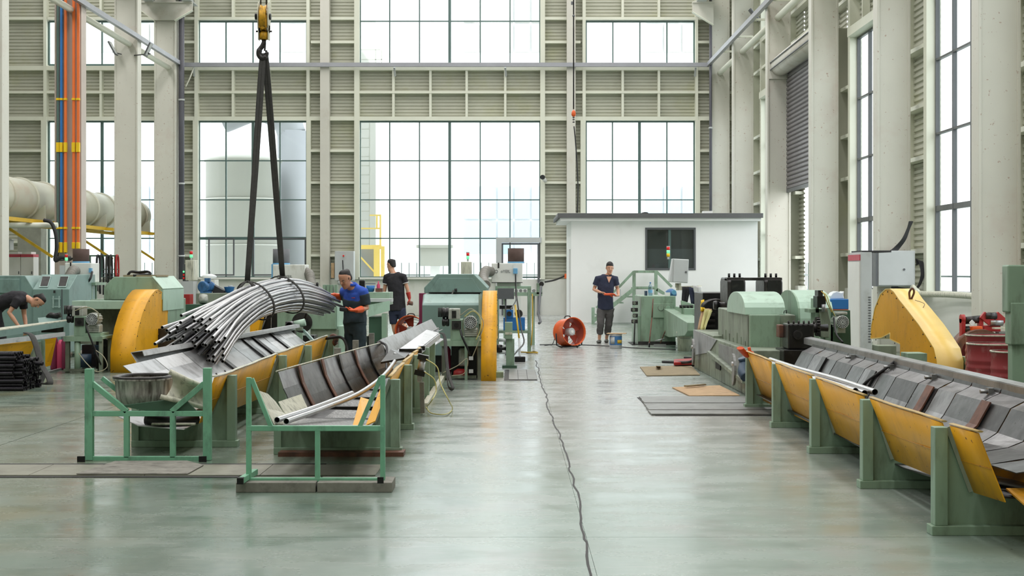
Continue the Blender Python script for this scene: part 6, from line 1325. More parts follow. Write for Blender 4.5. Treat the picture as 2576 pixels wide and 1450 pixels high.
cable([fd(2098, 800, 18.0), fd(2100, 825, 17.9), fd(2106, 845, 17.8), fd(2120, 862, 17.7)], .012, 'cable', 'black_oil', parent=hyd)
gp = thing('motor_stand', 'dark green motor stand carrying a silver motor and a blue box', 'machine', fd(2112, 864, 19))
MB().prism([(fd(2086, 0, 19).x, 0), (fd(2143, 0, 19).x, 0), (fd(2139, 0, 19).x, fd(0, 781, 19).z), (fd(2088, 0, 19).x, fd(0, 781, 19).z)], 'y', 19, 19.6).build('stand_body', 'dark_green', gp, bevel=.006)
gear_motor(gp, (fd(2120, 0, 18.6).x, 18.62, fd(0, 811, 18.6).z), .078, .34, (0, 1, 0))
MB().box(fd(2104, 0, 18.7).x, fd(2132, 0, 18.7).x, 18.7, 18.9, fd(0, 792, 18.7).z, fd(0, 785, 18.7).z).build('terminal_box', 'motor_alu', gp, bevel=.01)
MB().box(fd(2107, 0, 18.7).x, fd(2126, 0, 18.7).x, 18.68, 18.9, fd(0, 838, 18.7).z, fd(0, 824, 18.7).z).build('motor_foot', 'motor_alu', gp)
one(MB().box(fd(2089, 0, 19.1).x, fd(2135, 0, 19.1).x, 19.1, 19.5, fd(0, 779, 19.1).z, fd(0, 753, 19.1).z), 'blue_box', 'blue', 'bright blue box on the dark green motor stand', 'box', bevel=.008)
one(MB().box(fd(2094, 0, 19.0).x, fd(2137, 0, 19.0).x, 19.05, 19.5, fd(0, 781, 19.1).z, fd(0, 779, 19.1).z), 'orange_tray', 'orange', 'thin orange tray under the bright blue box', 'tray')
bgm = MB(); P = [fd(2088, 753, 19.3), fd(2090, 745, 19.3), fd(2096, 737, 19.3), fd(2106, 733, 19.3), fd(2116, 737, 19.3), fd(2124, 733, 19.3), fd(2122, 744, 19.3), fd(2124, 752, 19.3)]
bgm.poly(P, .22, (0, 1, 0)); one(bgm, 'plastic_bag', 'poly_bag', 'crumpled white bag on the bright blue box', 'bag', bevel=.01)
# tall cabinet and wall box
tc = thing('tall_cabinet', 'tall light grey cabinet with red strip beside the right column', 'cabinet', (6.1, 25.5, 0))
MB().box(5.96, 6.15, 25.14, 26.05, .0, 1.84).build('body', 'panel_grey', tc, bevel=.008); MB().box(5.945, 5.965, 25.16, 26.03, 1.70, 1.80).build('red_strip', 'cabinet_red', tc); MB().box(5.94, 5.96, 25.17, 26.02, .1, 1.68).build('door', 'plastic_white', tc)
for i in range(18): MB().box(6.09, 6.13, 25.13, 25.14, .3 + i * .045, .315 + i * .045).build('vent_slot', 'frame_dark', tc)
MB().box(6.0, 6.5, 25.2, 26.0, 1.84, 1.87).build('cable_bundle', 'rubber', tc)
wbx = thing('wall_box', 'square light grey electrical box hung on the right column', 'cabinet', (7.2, 27.3, 1.24))
xa_, xb_ = fd(2203, 0, 27.3).x, fd(2303, 0, 27.3).x
MB().box(xa_, xa_ + .04, 27.3, 27.62, 1.235, 1.9).build('side', 'frame_dark', wbx); MB().box(xa_ + .035, xb_ - .0, 27.32, 27.62, 1.235, 1.9).build('body', 'panel_grey', wbx, bevel=.01); MB().box(xa_ + .05, xb_ - .03, 27.29, 27.32, 1.255, 1.88).build('door', 'panel_grey', wbx, bevel=.006)
MB().cyl((fd(2274, 0, 27.3).x, 27.27, 1.55), (fd(2274, 0, 27.3).x, 27.3, 1.55), .02, 12).build('lock', 'frame_dark', [c_ for c_ in wbx.children if c_.name.startswith('door')][0])
for i in range(6):
    o = i * 1.6
    cable([fd(2240 + o * 2, 632, 27.35), fd(2252 + o * 1.5, 622, 27.35), fd(2270 + o, 602, 27.3), fd(2283 + o * .6, 575, 27.3), fd(2288 + o, 557, 27.3)], .014, 'wall_cable', 'rubber', 'black cable curving up from the grey wall box', 'cable', group='cables above the grey wall box')
for i in range(4):
    cable([fd(2304, 652 + 5 * i, 27.4), fd(2312 + 3 * i, 660, 27.35), fd(2318 + 2 * i, 690, 27.3), fd(2308 + i, 722, 27.35), fd(2290, 728, 27.4), fd(2262 - 6 * i, 724, 27.4), fd(2256, 721, 27.4)], .015, 'wall_cable', 'rubber', 'black cable looping round the right side of the grey wall box', 'cable', group='cables beside the grey wall box')
cable([fd(2295, 722, 27.2), fd(2306, 733, 27.1), fd(2318, 740, 27.0), (7.62, 25.5, 1.11), (7.62, 22.5, 1.09)], .055, 'wall_conduit', 'ivory_dirty', 'ivory conduit running along the sill under the nearest right window', 'conduit')
one(MB().box(7.3, 7.7, 28.2, 28.3, 1.2, 1.5), 'fire_box', 'frame_dark', 'small dark switch box in the recess beside the right column', 'box')
# edge machine
em = thing('edge_machine', 'large green machine housing cut off by the right edge', 'machine', (5.0, 14.3, 0))
fe = lambda px, py: at(px, py, 14.0)
MB().box(fe(2548, 0).x, fe(2548, 0).x + .9, 14.02, 14.15, .35, 1.0).build('lower_housing', 'green', em, bevel=.01)
MB().box(fe(2535, 0).x, fe(2535, 0).x + 1.0, 14.0, 14.17, fe(0, 787).z, fe(0, 667).z).build('upper_housing', 'green', em, bevel=.015); MB().box(fe(2542, 0).x, fe(2542, 0).x + .9, 13.98, 14.16, fe(0, 868).z, fe(0, 762).z).build('door_panel', 'green', em, bevel=.01)
MB().box(fe(2555, 0).x, fe(2555, 0).x + .8, 14.04, 14.16, 0, fe(0, 860).z).build('base', 'green_dirty', em)

# red uncoiler
uc = thing('uncoiler', 'red steel uncoiler with black roll and orange motor by the right wall', 'machine', (6.3, 19.5, 0))
fu = lambda px, py, Y=19.5: at(px, py, Y)
MB().box(fu(2419, 0).x, fu(2429, 0).x, 19.5, 19.6, 0, fu(0, 803).z).cyl((fu(2419, 0).x, 19.55, fu(0, 803).z), (fu(2429, 0).x, 19.55, fu(0, 803).z), .06, 14).build('side_arm', 'red', uc)
MB().box(fu(2464, 0).x, fu(2474, 0).x, 19.5, 19.6, 0, fu(0, 800).z).build('side_arm', 'red', uc)
MB().bar(fu(2470, 792), fu(2494, 812), .06, .1).build('top_arm', 'red', uc); MB().bar(fu(2503, 792), fu(2526, 812), .06, .1).build('top_arm', 'red', uc)
MB().cyl(fu(2425, 807, 19.55), fu(2470, 803, 19.55), .05, 12).build('cross_shaft', 'dark_steel', uc); MB().cyl(fu(2425, 831, 19.55), fu(2466, 831, 19.55), .055, 12).build('cross_shaft', 'dark_steel', uc)
MB().cyl(fu(2478, 796), fu(2506, 796), .05, 12).build('cross_shaft', 'dark_steel', uc); MB().cyl(fu(2490, 812), fu(2522, 812), .045, 12).build('cylinder', 'steel', uc)
MB().box(fu(2440, 0).x, fu(2466, 0).x, 19.4, 19.6, fu(0, 845).z, fu(0, 821).z).build('motor_box', 'orange', uc, bevel=.01); MB().box(fu(2475, 0).x, fu(2518, 0).x, 19.5, 19.7, fu(0, 835).z, fu(0, 820).z).build('red_block', 'red', uc, bevel=.01)
MB().box(fu(2503, 0).x, fu(2526, 0).x, 19.35, 19.5, fu(0, 849).z, fu(0, 834).z).build('gauge_box', 'steel', uc, bevel=.01); MB().box(fu(2489, 0).x, fu(2530, 0).x, 19.3, 19.4, fu(0, 827).z, fu(0, 823).z).build('shelf', 'ivory_dirty', uc)
MB().poly([fu(2439, 812, 19.4), fu(2446, 805, 19.4), fu(2453, 812, 19.4), fu(2448, 820, 19.4), fu(2442, 819, 19.4)], .02).build('white_rag', 'poly_bag', uc)
MB().pipe([(fu(2452, 0).x, 19.2, .42), (fu(2452, 0).x + .12, 19.9, .42)], .33, .26, 28).build('roll', 'rust', uc); MB().lathe([(.26, 0), (.26, .02)], (fu(2452, 0).x + .05, 19.5, .42), (.15, 1, 0), 24).build('roll_inside', 'tube_black', uc)
MB().box(fu(2436, 0).x, fu(2480, 0).x, 19.25, 20, 0, .15).build('base', 'black_oil', uc)
# red drums
def drum(px, Y, lb, ztop, R_=.29, lab=False):
    c = at(px, 0, Y); r = thing('oil_drum', lb, 'drum', (c.x, Y + R_, ztop - .86), 'red oil drums'); z0 = ztop - .86
    prof = [(R_ * .97, 0), (R_, .01), (R_, .03), (R_ * .98, .04)]
    z = .3
    for k in range(6): prof += [(R_ * .98, .28 + k * .075), (R_ * 1.005, .30 + k * .075), (R_ * 1.005, .315 + k * .075), (R_ * .98, .335 + k * .075)]
    prof += [(R_ * .98, .83), (R_, .84), (R_ * 1.01, .86), (R_ * .96, .86), (R_ * .96, .845), (.01, .845)]
    MB().lathe(prof, (c.x, Y + R_, z0), n=36).build('drum_shell', 'red_drum', r)
    MB().lathe([(R_ * 1.0, .852), (R_ * 1.02, .852), (R_ * 1.02, .868), (R_ * .97, .868)], (c.x, Y + R_, z0), n=36, cap=False).build('rim', 'ivory_dirty', r)
    if lab: MB().tube([(c.x + R_ * 1.0 * math.sin(t), Y + R_ - R_ * 1.0 * math.cos(t), z0 + .74) for t in (-.42, -.3, -.18, -.05)], .003, 4, r2=.055).build('paper_label', 'plastic_white', r)
    return r
drum(2525, 15.5, 'open red drum with paper label, the middle one at the right edge', .73 - .0, lab=True)
drum(2517, 16.3, 'red drum half hidden behind the labelled drum', .79)
drum(2590, 14.9, 'nearest red drum, cut off by the right edge', .68)
# ---- green press D rear
ps = thing('green_press', 'mint green press body with two round dials right of the walking man', 'machine', gnd(1650, 868))
Yp = 30.3; fp = lambda px, py, Y=Yp: at(px, py, Y)
MB().box(fp(1613, 0).x, fp(1700, 0).x, Yp, Yp + 1.6, .0, fp(0, 745).z).build('body', 'green', ps, bevel=.015)
MB().box(fp(1605, 0).x, fp(1640, 0).x, Yp + .1, Yp + 1.6, 0, fp(0, 795).z).build('side_body', 'green', ps, bevel=.01); MB().box(fp(1605, 0).x, fp(1700, 0).x, Yp - .02, Yp, 0, .07).build('base_strip', 'dark_steel', ps)
MB().box(fp(1643, 0).x, fp(1692, 0).x, Yp - .04, Yp, fp(0, 800).z, fp(0, 764).z).build('dial_panel', 'green', ps, bevel=.006)
for px in (1662, 1680):
    MB().lathe([(.055, 0), (.055, .012)], (fp(px, 0).x, Yp - .055, fp(0, 775).z), (0, 1, 0), 20).build('dial', 'green', ps, bevel=.003)
    MB().tube([(fp(px, 0).x + .055 * math.cos(t), Yp - .05, fp(0, 775).z + .055 * math.sin(t)) for t in [2 * math.pi * i / 20 for i in range(20)]], .006, 4, closed=True).build('dial_rim', 'green_dirty', ps)
MB().prism([(Yp, .75), (26.2, .60), (26.2, .45), (26.6, .35), (Yp - 1, .2), (Yp, .2)], 'x', fp(1700, 0).x - .25, fp(1700, 0).x + .1).build('feed_arm', 'green', ps, bevel=.01)
MB().prism([(fp(1690, 0).x, .95), (fp(1700, 0).x + .45, .78), (fp(1700, 0).x + .45, .35), (fp(1690, 0).x, .5)], 'y', 28.6, 28.7).build('gusset', 'green', ps, bevel=.005)
MB().box(fp(1694, 0).x, fp(1752, 0).x, 28.4, 30, .50, .80).build('feed_box', 'green', ps, bevel=.01)
MB().box(fp(1700, 0).x, fp(1752, 0).x, 28.5, 29.9, .0, .5).build('feed_base', 'dark_green', ps)
for px in (1713, 1749): MB().box(fp(px - 3, 0, 28).x, fp(px + 3, 0, 28).x, 28.3, 28.4, 0, .5).build('leg', 'green', ps)
for i in range(4): MB().cyl((fp(1716 + 9 * i, 0, 28.4).x, 28.6, .8), (fp(1716 + 9 * i, 0, 28.4).x, 28.6, .86), .03, 8).build('clamp', 'black_oil', ps)
for z_, w_ in ((.86, .07), (.72, .1), (.6, .06), (.48, .09)):
    MB().box(fp(1601, 0).x - w_, fp(1606, 0).x, 30.4, 30.55, z_ - .04, z_ + .04).build('valve', 'dark_steel', ps, bevel=.01); MB().cyl((fp(1601, 0).x - w_ * .5, 30.36, z_), (fp(1601, 0).x - w_ * .5, 30.42, z_), .03, 10).build('valve_knob', 'green_dirty', ps)
broom(at(1643, 752, 30.1), at(1640, 800, 30.05), gnd(1633, 868, .05), 'thin brown stick leaning on the left half of the green press', 'rust', 'rust', .03, .012)
mp = thing('mop', 'long mop with metal clip leaning on the right half of the green press', 'mop', gnd(1660, 868))
MB().cyl(at(1696, 780, 30.0), gnd(1661, 864, .05), .011, 8).build('handle', 'rust', mp); b = gnd(1660, 868, .04); MB().box(b.x - .12, b.x + .12, b.y - .04, b.y + .04, 0.0, .05).build('clip', 'steel', mp); MB().cyl(b + Vector((-.1, 0, .08)), b + Vector((.1, 0, .12)), .012, 8).build('clip_bar', 'steel', mp)
one(MB().cyl(at(1597, 808, 30.3), gnd(1595, 868, .0), .014, 8), 'thin_rod', 'dark_steel', 'thin dark rod standing left of the green press', 'rod')
one(MB().poly([gnd(1580, 862), gnd(1605, 862), gnd(1605, 868), gnd(1590, 869)], .012, (0, 0, 1)), 'pit_cover', 'tube_black', 'black floor plate at the foot of the thin rod', 'plate')
cbx = thing('control_box', 'light grey control box on an arm over the green press', 'control box', at(1708, 742, 29.6))
c0_, c1_ = at(1684, 0, 29.6).x, at(1733, 0, 29.6).x
MB().prism([(c0_, at(0, 710, 29.6).z), (c1_ - .02, at(0, 713, 29.6).z), (c1_, at(0, 653, 29.6).z), (c0_ + .07, at(0, 651, 29.6).z)], 'y', 29.6, 29.9).build('housing', 'panel_grey', cbx, bevel=.012)
MB().prism([(c0_ + .075, at(0, 710, 29.6).z), (c1_ - .03, at(0, 711, 29.6).z), (c1_ - .01, at(0, 655, 29.6).z), (c0_ + .09, at(0, 653, 29.6).z)], 'y', 29.575, 29.6).build('door', 'panel_grey', cbx, bevel=.004)
MB().cyl((at(1725, 0, 29.6).x, 29.55, at(0, 685, 29.6).z), (at(1725, 0, 29.6).x, 29.58, at(0, 685, 29.6).z), .02, 10).build('lock', 'frame_dark', cbx)
MB().cyl(at(1706, 713, 29.75), at(1706, 724, 29.75), .06, 12).build('neck', 'ivory_dirty', cbx); MB().bar(at(1704, 726, 29.75), at(1762, 724, 29.3), .08).build('arm', 'ivory_dirty', cbx); MB().cyl(at(1759, 720, 29.3), Vector((at(1759, 0, 29.3).x, 29.3, .5)), .05, 12).build('post', 'ivory_dirty', cbx)
light_tower(1681, 653, 29.6, 'tall signal lamp with green light beside the control box on the green press', .95, True)
wbt = thing('water_bottle', 'clear plastic water bottle with blue label on the green press', 'bottle', fp(1636, 745))
cb_ = fp(1636, 745, 30.6); cb_.z = fp(0, 745).z
MB().lathe([(.04, 0), (.045, .01), (.045, .16), (.038, .2), (.014, .24), (.014, .26)], cb_, n=18).build('body', 'bottle_plastic', wbt); MB().lathe([(.0465, .06), (.0465, .12)], cb_, n=18, cap=False).build('label', 'light_blue', wbt); MB().cyl(cb_ + Vector((0, 0, .26)), cb_ + Vector((0, 0, .28)), .018, 10).build('cap', 'blue', wbt)
hm = thing('blue_helmet', 'blue and white welding helmet lying on the green press', 'helmet', fp(1690, 745)); ch_ = fp(1690, 0, 30.6); zz = fp(0, 745).z
MB().lathe([(.12, 0), (.125, .04), (.11, .09), (.07, .13), (.01, .15)], (ch_.x - .02, 30.6, zz), (0, -.1, 1), 20).build('shell', 'motor_blue', hm); MB().lathe([(.05, 0), (.05, .03)], (ch_.x + .03, 30.45, zz + .07), (0, 1, .2), 16).build('visor', 'light_blue', hm); MB().box(ch_.x - .14, ch_.x - .05, 30.45, 30.7, zz, zz + .07).build('strap', 'plastic_white', hm)
one(MB().box(fp(1626, 0).x, fp(1632, 0).x, 30.6, 30.8, zz, zz + .1), 'blue_case', 'navy_pot', 'small dark blue case left of the water bottle', 'case'); one(MB().box(fp(1660, 0).x, fp(1675, 0).x, 30.4, 30.6, zz, zz + .02), 'paper_note', 'plastic_white', 'white paper lying between bottle and helmet', 'paper')
# clothes and papers on the post
def drape(pts_top, pts_bot, name, m, lab, cat, n=6, fold=.03):
    rows = []
    for i in range(n + 1):
        t = i / n; a = lerp(Vector(pts_top[0]), Vector(pts_top[1]), t); b = lerp(Vector(pts_bot[0]), Vector(pts_bot[1]), t)
        rows.append([lerp(a, b, j / 5) + Vector((0, fold * math.sin(i * 2.4 + j * .3), 0)) for j in range(6)])
    return one(MB().grid(rows, .012), name, m, lab, cat)
drape((at(1716, 722, 29.2), at(1738, 722, 29.2)), (at(1716, 770, 29.2), at(1730, 760, 29.2)), 'hung_trousers', 'cloth_black', 'black trousers hung over the pale arm by the green press', 'trousers')
drape((at(1732, 722, 29.1), at(1752, 726, 29.1)), (at(1740, 764, 29.1), at(1754, 768, 29.1)), 'hung_jacket', 'cloth_navy', 'dark striped jacket hung beside the black trousers', 'jacket')
drape((at(1742, 718, 29.0), at(1764, 722, 29.0)), (at(1750, 742, 29.0), at(1764, 740, 29.0)), 'white_cloth', 'cloth_white', 'white cloth hung on the pale post', 'cloth')
drape((at(1764, 757, 23.4), at(1770, 754, 23.4)), (at(1764, 784, 23.3), at(1774, 782, 23.3)), 'yellow_card', 'bright_yellow', 'small yellow card hung above the long papers', 'card')
for i, (a, b, c, d, mm, lb) in enumerate((((1765, 777), (1790, 778), (1756, 834), (1764, 836), 'cardboard', 'long tan paper sheet hung beside the black cabinet'), ((1772, 778), (1791, 782), (1762, 836), (1774, 830), 'hose_yellow', 'long yellow paper sheet hung beside the tan one'))):
    drape((at(*a, 23.35 - .1 * i), at(*b, 23.35 - .1 * i)), (at(*c, 23.1 - .1 * i), at(*d, 23.1 - .1 * i)), 'hung_paper', mm, lb, 'paper', fold=.03)
# buckets, can, fan, jack
bt = thing('bucket', 'dirty white bucket under the feed arm of the green press', 'bucket', gnd(1722, 887)); c = gnd(1722, 884)
MB().lathe([(.12, 0), (.145, .33), (.155, .335), (.155, .37), (.14, .37), (.115, .03)], c, n=24).build('bucket_body', 'ivory_dirty', bt); MB().tube([c + Vector((-.15, -.05, .34)), c + Vector((-.1, -.14, .25)), c + Vector((.08, -.15, .24)), c + Vector((.15, -.06, .34))], .005, 5).build('handle', 'steel', bt)
pc = thing('paint_can', 'blue and silver paint can on the floor in front of the walking man', 'can', gnd(1549, 880)); c = gnd(1549, 877)
MB().lathe([(.118, 0), (.121, .01), (.121, .27), (.125, .275), (.125, .285), (.115, .285)], c, n=28).build('can_body', 'galv', pc); MB().lathe([(.1225, .07), (.1225, .245)], c, n=28, cap=False).build('label', 'motor_blue', pc)
MB().tube([c + Vector((.124 * math.sin(t), -.124 * math.cos(t), .135)) for t in (.2, .5, .8, 1.1)], .003, 4, r2=.035).build('label_patch', 'mustard', pc); MB().tube([c + Vector((.1245 * math.sin(t), -.1245 * math.cos(t), .16)) for t in (-1.1, -.8, -.5, -.25)], .003, 4, r2=.07).build('label_patch', 'panel_grey', pc)
one(MB().poly([c + Vector((-.19, -.1, .287)), c + Vector((.18, -.16, .287)), c + Vector((.22, .05, .29)), c + Vector((-.14, .12, .29))], .012, (0, 0, 1)), 'cardboard_piece', 'cardboard', 'torn cardboard lying on the paint can', 'cardboard')
cable([gnd(1358, 868, .008), gnd(1400, 867, .008), gnd(1460, 868, .008), gnd(1530, 871, .008), gnd(1600, 876, .008), gnd(1700, 880, .008)], .008, 'floor_cable', 'rubber', 'thin dark cable lying across the aisle between fan and paint can', 'cable')
cable([at(1404, 822, 29.5), at(1396, 850, 29.6), gnd(1388, 868, .01), gnd(1370, 869, .01)], .008, 'fan_cable', 'rubber', 'cable dropping from the orange fan in the aisle', 'cable')
def drum_fan(c, yaw, pitch, R_, dep, label):
    c = Vector(c); ax = Vector((math.sin(yaw) * math.cos(pitch), -math.cos(yaw) * math.cos(pitch), math.sin(pitch)))
    r = thing('drum_fan', label, 'fan', (c.x, c.y, 0))
    b = c - ax * dep / 2
    MB().lathe([(R_ * .93, -.02), (R_ * .96, 0), (R_ * .97, dep * .1), (R_ * .955, dep * .12), (R_ * .955, dep * .88), (R_ * .98, dep * .92), (R_, dep), (R_ * .96, dep), (R_ * .93, dep * .9), (R_ * .92, .02), (R_ * .9, -.01)], b, ax, 36, False).build('drum', 'orange', r)
    MB().lathe([(R_ * .925, dep * .85), (R_ * .915, .03)], b, ax, 36, False).build('inner_lining', 'fan_inside', r)
    MB().lathe([(R_ * .26, 0), (R_ * .28, .02), (R_ * .28, dep * .6), (R_ * .2, dep * .64)], b + ax * .06, ax, 20).build('motor', 'panel_grey', r)
    u = ax.cross(Vector((0, 0, 1))).normalized(); v = u.cross(ax)
    for k in range(5):
        a = 2 * math.pi * k / 5; d = u * math.cos(a) + v * math.sin(a); e = ax.cross(d)
        MB().poly([b + ax * (dep * .3) + d * R_ * .25 + e * .03, b + ax * (dep * .42) + d * R_ * .25 - e * .06, b + ax * (dep * .46) + d * R_ * .85 - e * .12, b + ax * (dep * .28) + d * R_ * .85 + e * .08], .004).build('blade', 'fan_inside', r)
    for k in range(3):
        a = 2 * math.pi * k / 3 + .5; d = u * math.cos(a) + v * math.sin(a); MB().cyl(b + ax * .05 + d * R_ * .2, b + ax * .05 + d * R_ * .93, .008, 6).build('guard_rod', 'panel_grey', r)
    g = MB()
    for rr in (.4, .6, .8): g.tube([b + ax * .0 + (u * math.cos(t) + v * math.sin(t)) * R_ * rr for t in [2 * math.pi * i / 20 for i in range(20)]], .004, 4, closed=True)
    g.build('rear_guard', 'panel_grey', r, kind='stuff')
    MB().lathe([(.03, 0), (.03, .03)], b + ax * dep * .75, ax, 12).build('hub_cap', 'plastic_white', r)
    w_ = R_ * 1.1; 
    P = [c + u * w_ - Vector((0, 0, .02)), c + u * w_ * .95 + Vector((0, 0, -R_ * .9)), Vector((c.x, c.y, .02)) + u * w_ * .7, Vector((c.x, c.y, .02)) - u * w_ * .7, c - u * w_ * .95 + Vector((0, 0, -R_ * .9)), c - u * w_ - Vector((0, 0, .02))]
    MB().tube(P, .014, 8).build('stand_tube', 'rubber', r)
    for s in (-1, 1): MB().tube([Vector((c.x, c.y, .014)) + u * s * w_ * .6 + Vector((0, -.2, 0)), Vector((c.x, c.y, .014)) + u * s * w_ * .6 + Vector((0, .2, 0))], .014, 8).build('foot', 'rubber', r)
    MB().tube(spline([c + v * R_ * .98 - u * .06, c + v * R_ * 1.12 - u * .03, c + v * R_ * 1.12 + u * .06, c + v * R_ * .98 + u * .09], 4), .012, 6).build('handle', 'rubber', r)
    return r
cf = at(1432, 836, 29.3); drum_fan((cf.x, 29.3, cf.z), .55, .12, .285, .34, 'orange drum fan standing in the aisle near the white cabin')
cf = at(1035, 833, 28.0); drum_fan((cf.x, 28.0, cf.z), -.15, .1, .29, .34, 'orange drum fan behind the legs of the man seen from behind')
jk = thing('pallet_jack_lever', 'red jack with long black lever lying by the machine bed', 'jack', gnd(1720, 915))
MB().poly([gnd(1695, 912, .03), gnd(1757, 908, .03), gnd(1757, 918, .03), gnd(1695, 920, .03)], .05, (0, 0, 1)).build('body', 'red', jk, bevel=.01); MB().tube(spline([gnd(1667, 911, .05), gnd(1700, 912, .06), gnd(1735, 911, .1), gnd(1752, 900, .16), at(1757, 888, 22.7)], 6), .022, 8).build('lever', 'rubber', jk); MB().tube([gnd(1722, 900, .05), gnd(1752, 902, .05)], .02, 8).build('handle', 'rubber', jk)
for nm, pts, mm, lb in (('cardboard_sheet', ((1610, 925), (1738, 921), (1761, 945), (1627, 947)), 'cardboard_brown', 'tan cardboard sheet on the floor by the red jack'), ('cardboard_sheet', ((1691, 977), (1810, 972), (1861, 997), (1735, 998)), 'cardboard', 'orange tinted cardboard sheet on the floor nearer the right trough')):
    o = one(MB().poly([gnd(*p, .003) for p in pts][::-1], .012, (0, 0, 1)), nm, mm, lb, 'cardboard')
one(MB().tube([gnd(1724, 972, .04), gnd(1773, 968, .04)], .03, 6, r2=.012), 'cardboard_strip', 'cardboard_brown', 'rolled cardboard strip behind the orange tinted sheet', 'cardboard')
one(MB().poly([gnd(1651, 921, .02), gnd(1662, 922, .02), gnd(1662, 921.5, .07), gnd(1650, 921, .08)], .008), 'cardboard_flap', 'cardboard', 'small cardboard flap standing on the tan sheet', 'cardboard')
tcv = thing('trench_cover', 'grey steel trench boards set in the floor before the right trough', 'floor cover', gnd(1740, 1020))
ys = [17.55, 17.08, 16.62, 16.2, 15.8, 15.35]
for i in range(5):
    xa_ = lerp(gnd(1607, 1001).x, gnd(1640, 1047).x, i / 4); MB().box(xa_, 3.5, ys[i + 1] + .02, ys[i] - .02, .001, .02 + .004 * (i % 2)).build('board', 'floor_plate', tcv, bevel=.003)
MB().box(gnd(1607, 1001).x - .02, 3.5, 15.33, 17.57, -.0, .004).build('trench_shadow', 'tube_black', tcv)
hb = thing('floor_hatch', 'floor hatch of three plates beside the narrow yellow guard', 'floor cover', gnd(1310, 945))
for i in range(3):
    a = gnd(1280 + 24 * i, 957); b = gnd(1303 + 24 * i, 957); MB().box(a.x, b.x, gnd(0, 957).y, gnd(0, 932).y, .001, .012).build('plate', 'floor_plate', hb)
MB().box(gnd(1268, 957).x, gnd(1352, 957).x, gnd(0, 958).y, gnd(0, 931).y, .0, .003).build('gap', 'tube_black', hb)
ltr = thing('trench_cover', 'long trench cover strips with dark slots at the lower left', 'floor cover', gnd(400, 1185))
for i in range(4):
    MB().box(-4.4 + i * .85, -3.555 + i * .85, 10.81, 11.40, .001, .008).build('cover_plate', 'slot_cover', ltr)
for Y, xe in ((11.42, -1.45), (10.72, -2.0)): MB().box(-6, xe, Y, Y + .07, .0, .004).build('slot', 'tube_black', ltr)
one(MB().poly([gnd(192, 1194, .011), gnd(290, 1162, .011), gnd(470, 1161, .011), gnd(512, 1172, .011), gnd(472, 1194, .011)][::-1], .006, (0, 0, 1)), 'checker_plate', 'timber_grey', 'worn grey steel sheet lying on the trench in front of the mint stand', 'plate')
# orange gloves on the right trough post, teal rag
gl = thing('rubber_glove', 'orange rubber gloves stuffed on the first post of the right trough', 'glove', at(1882, 885, 16))
for P, rr in (([at(1862, 876, 15.9), at(1870, 886, 15.95), at(1880, 897, 16.0)], [.045, .04, .03]), ([at(1884, 874, 16.0), at(1888, 888, 16.0), at(1896, 905, 16.0)], [.018, .035, .015])):
    MB().tube(spline(P, 4), [rr[0]] * 4 + [rr[1]] * 4 + [rr[2]], 10, r2=.02).build('glove', 'orange_glove', gl)
one(MB().tube(spline([at(1868, 900, 17.2), at(1872, 915, 17.2), at(1868, 935, 17.1), at(1876, 950, 17.0)], 4), .06, 8), 'teal_rag', 'navy_pot', 'dark teal rag hanging beside the first post of the right trough', 'rag')
# ---- stairs before the cabin
st = thing('step_platform', 'green steel step platform with handrails before the white cabin', 'stairs', gnd(1600, 812))
YS = 42.3; fs = lambda px, py, Y=YS: at(px, py, Y)
for Y in (YS, YS + .9):
    for px, t, b in ((1595, 682, 812), (1650, 682, 745), (1492, 774, 812)): MB().bar(fs(px, t, Y), fs(px, b, Y) if b < 812 else Vector((fs(px, 0, Y).x, Y, 0)), .09, up=(0, 1, 0)).build('post', 'green', st)
    MB().bar(fs(1594, 684, Y), fs(1654, 684, Y), .07).build('handrail', 'green', st); MB().bar(fs(1594, 684, Y), fs(1558, 722, Y), .07).build('handrail', 'green', st); MB().bar(fs(1652, 684, Y), fs(1690, 722, Y), .07).build('handrail', 'green', st)
    MB().bar(fs(1594, 724, Y), fs(1650, 724, Y), .06).build('platform_edge', 'green', st); MB().bar(fs(1594, 728, Y), fs(1492, 808, Y), .11).build('stringer', 'green', st); MB().bar(fs(1652, 728, Y), fs(1680, 745, Y), .09).build('stringer', 'green', st)
    MB().bar(fs(1558, 722, Y), fs(1500, 775, Y), .06).build('handrail', 'green', st)
for i in range(4):
    t = (i + .7) / 4.6; p = lerp(fs(1594, 738), fs(1492, 808), t); MB().box(p.x - .14, p.x + .14, YS, YS + .9, p.z, p.z + .03).build('tread', 'green', st)
MB().box(fs(1594, 0).x, fs(1652, 0).x, YS, YS + .9, fs(0, 728).z, fs(0, 724).z).build('platform', 'green', st)
MB().bar(fs(1560, 728), fs(1561, 752), .03).build('hanger', 'panel_grey', st)
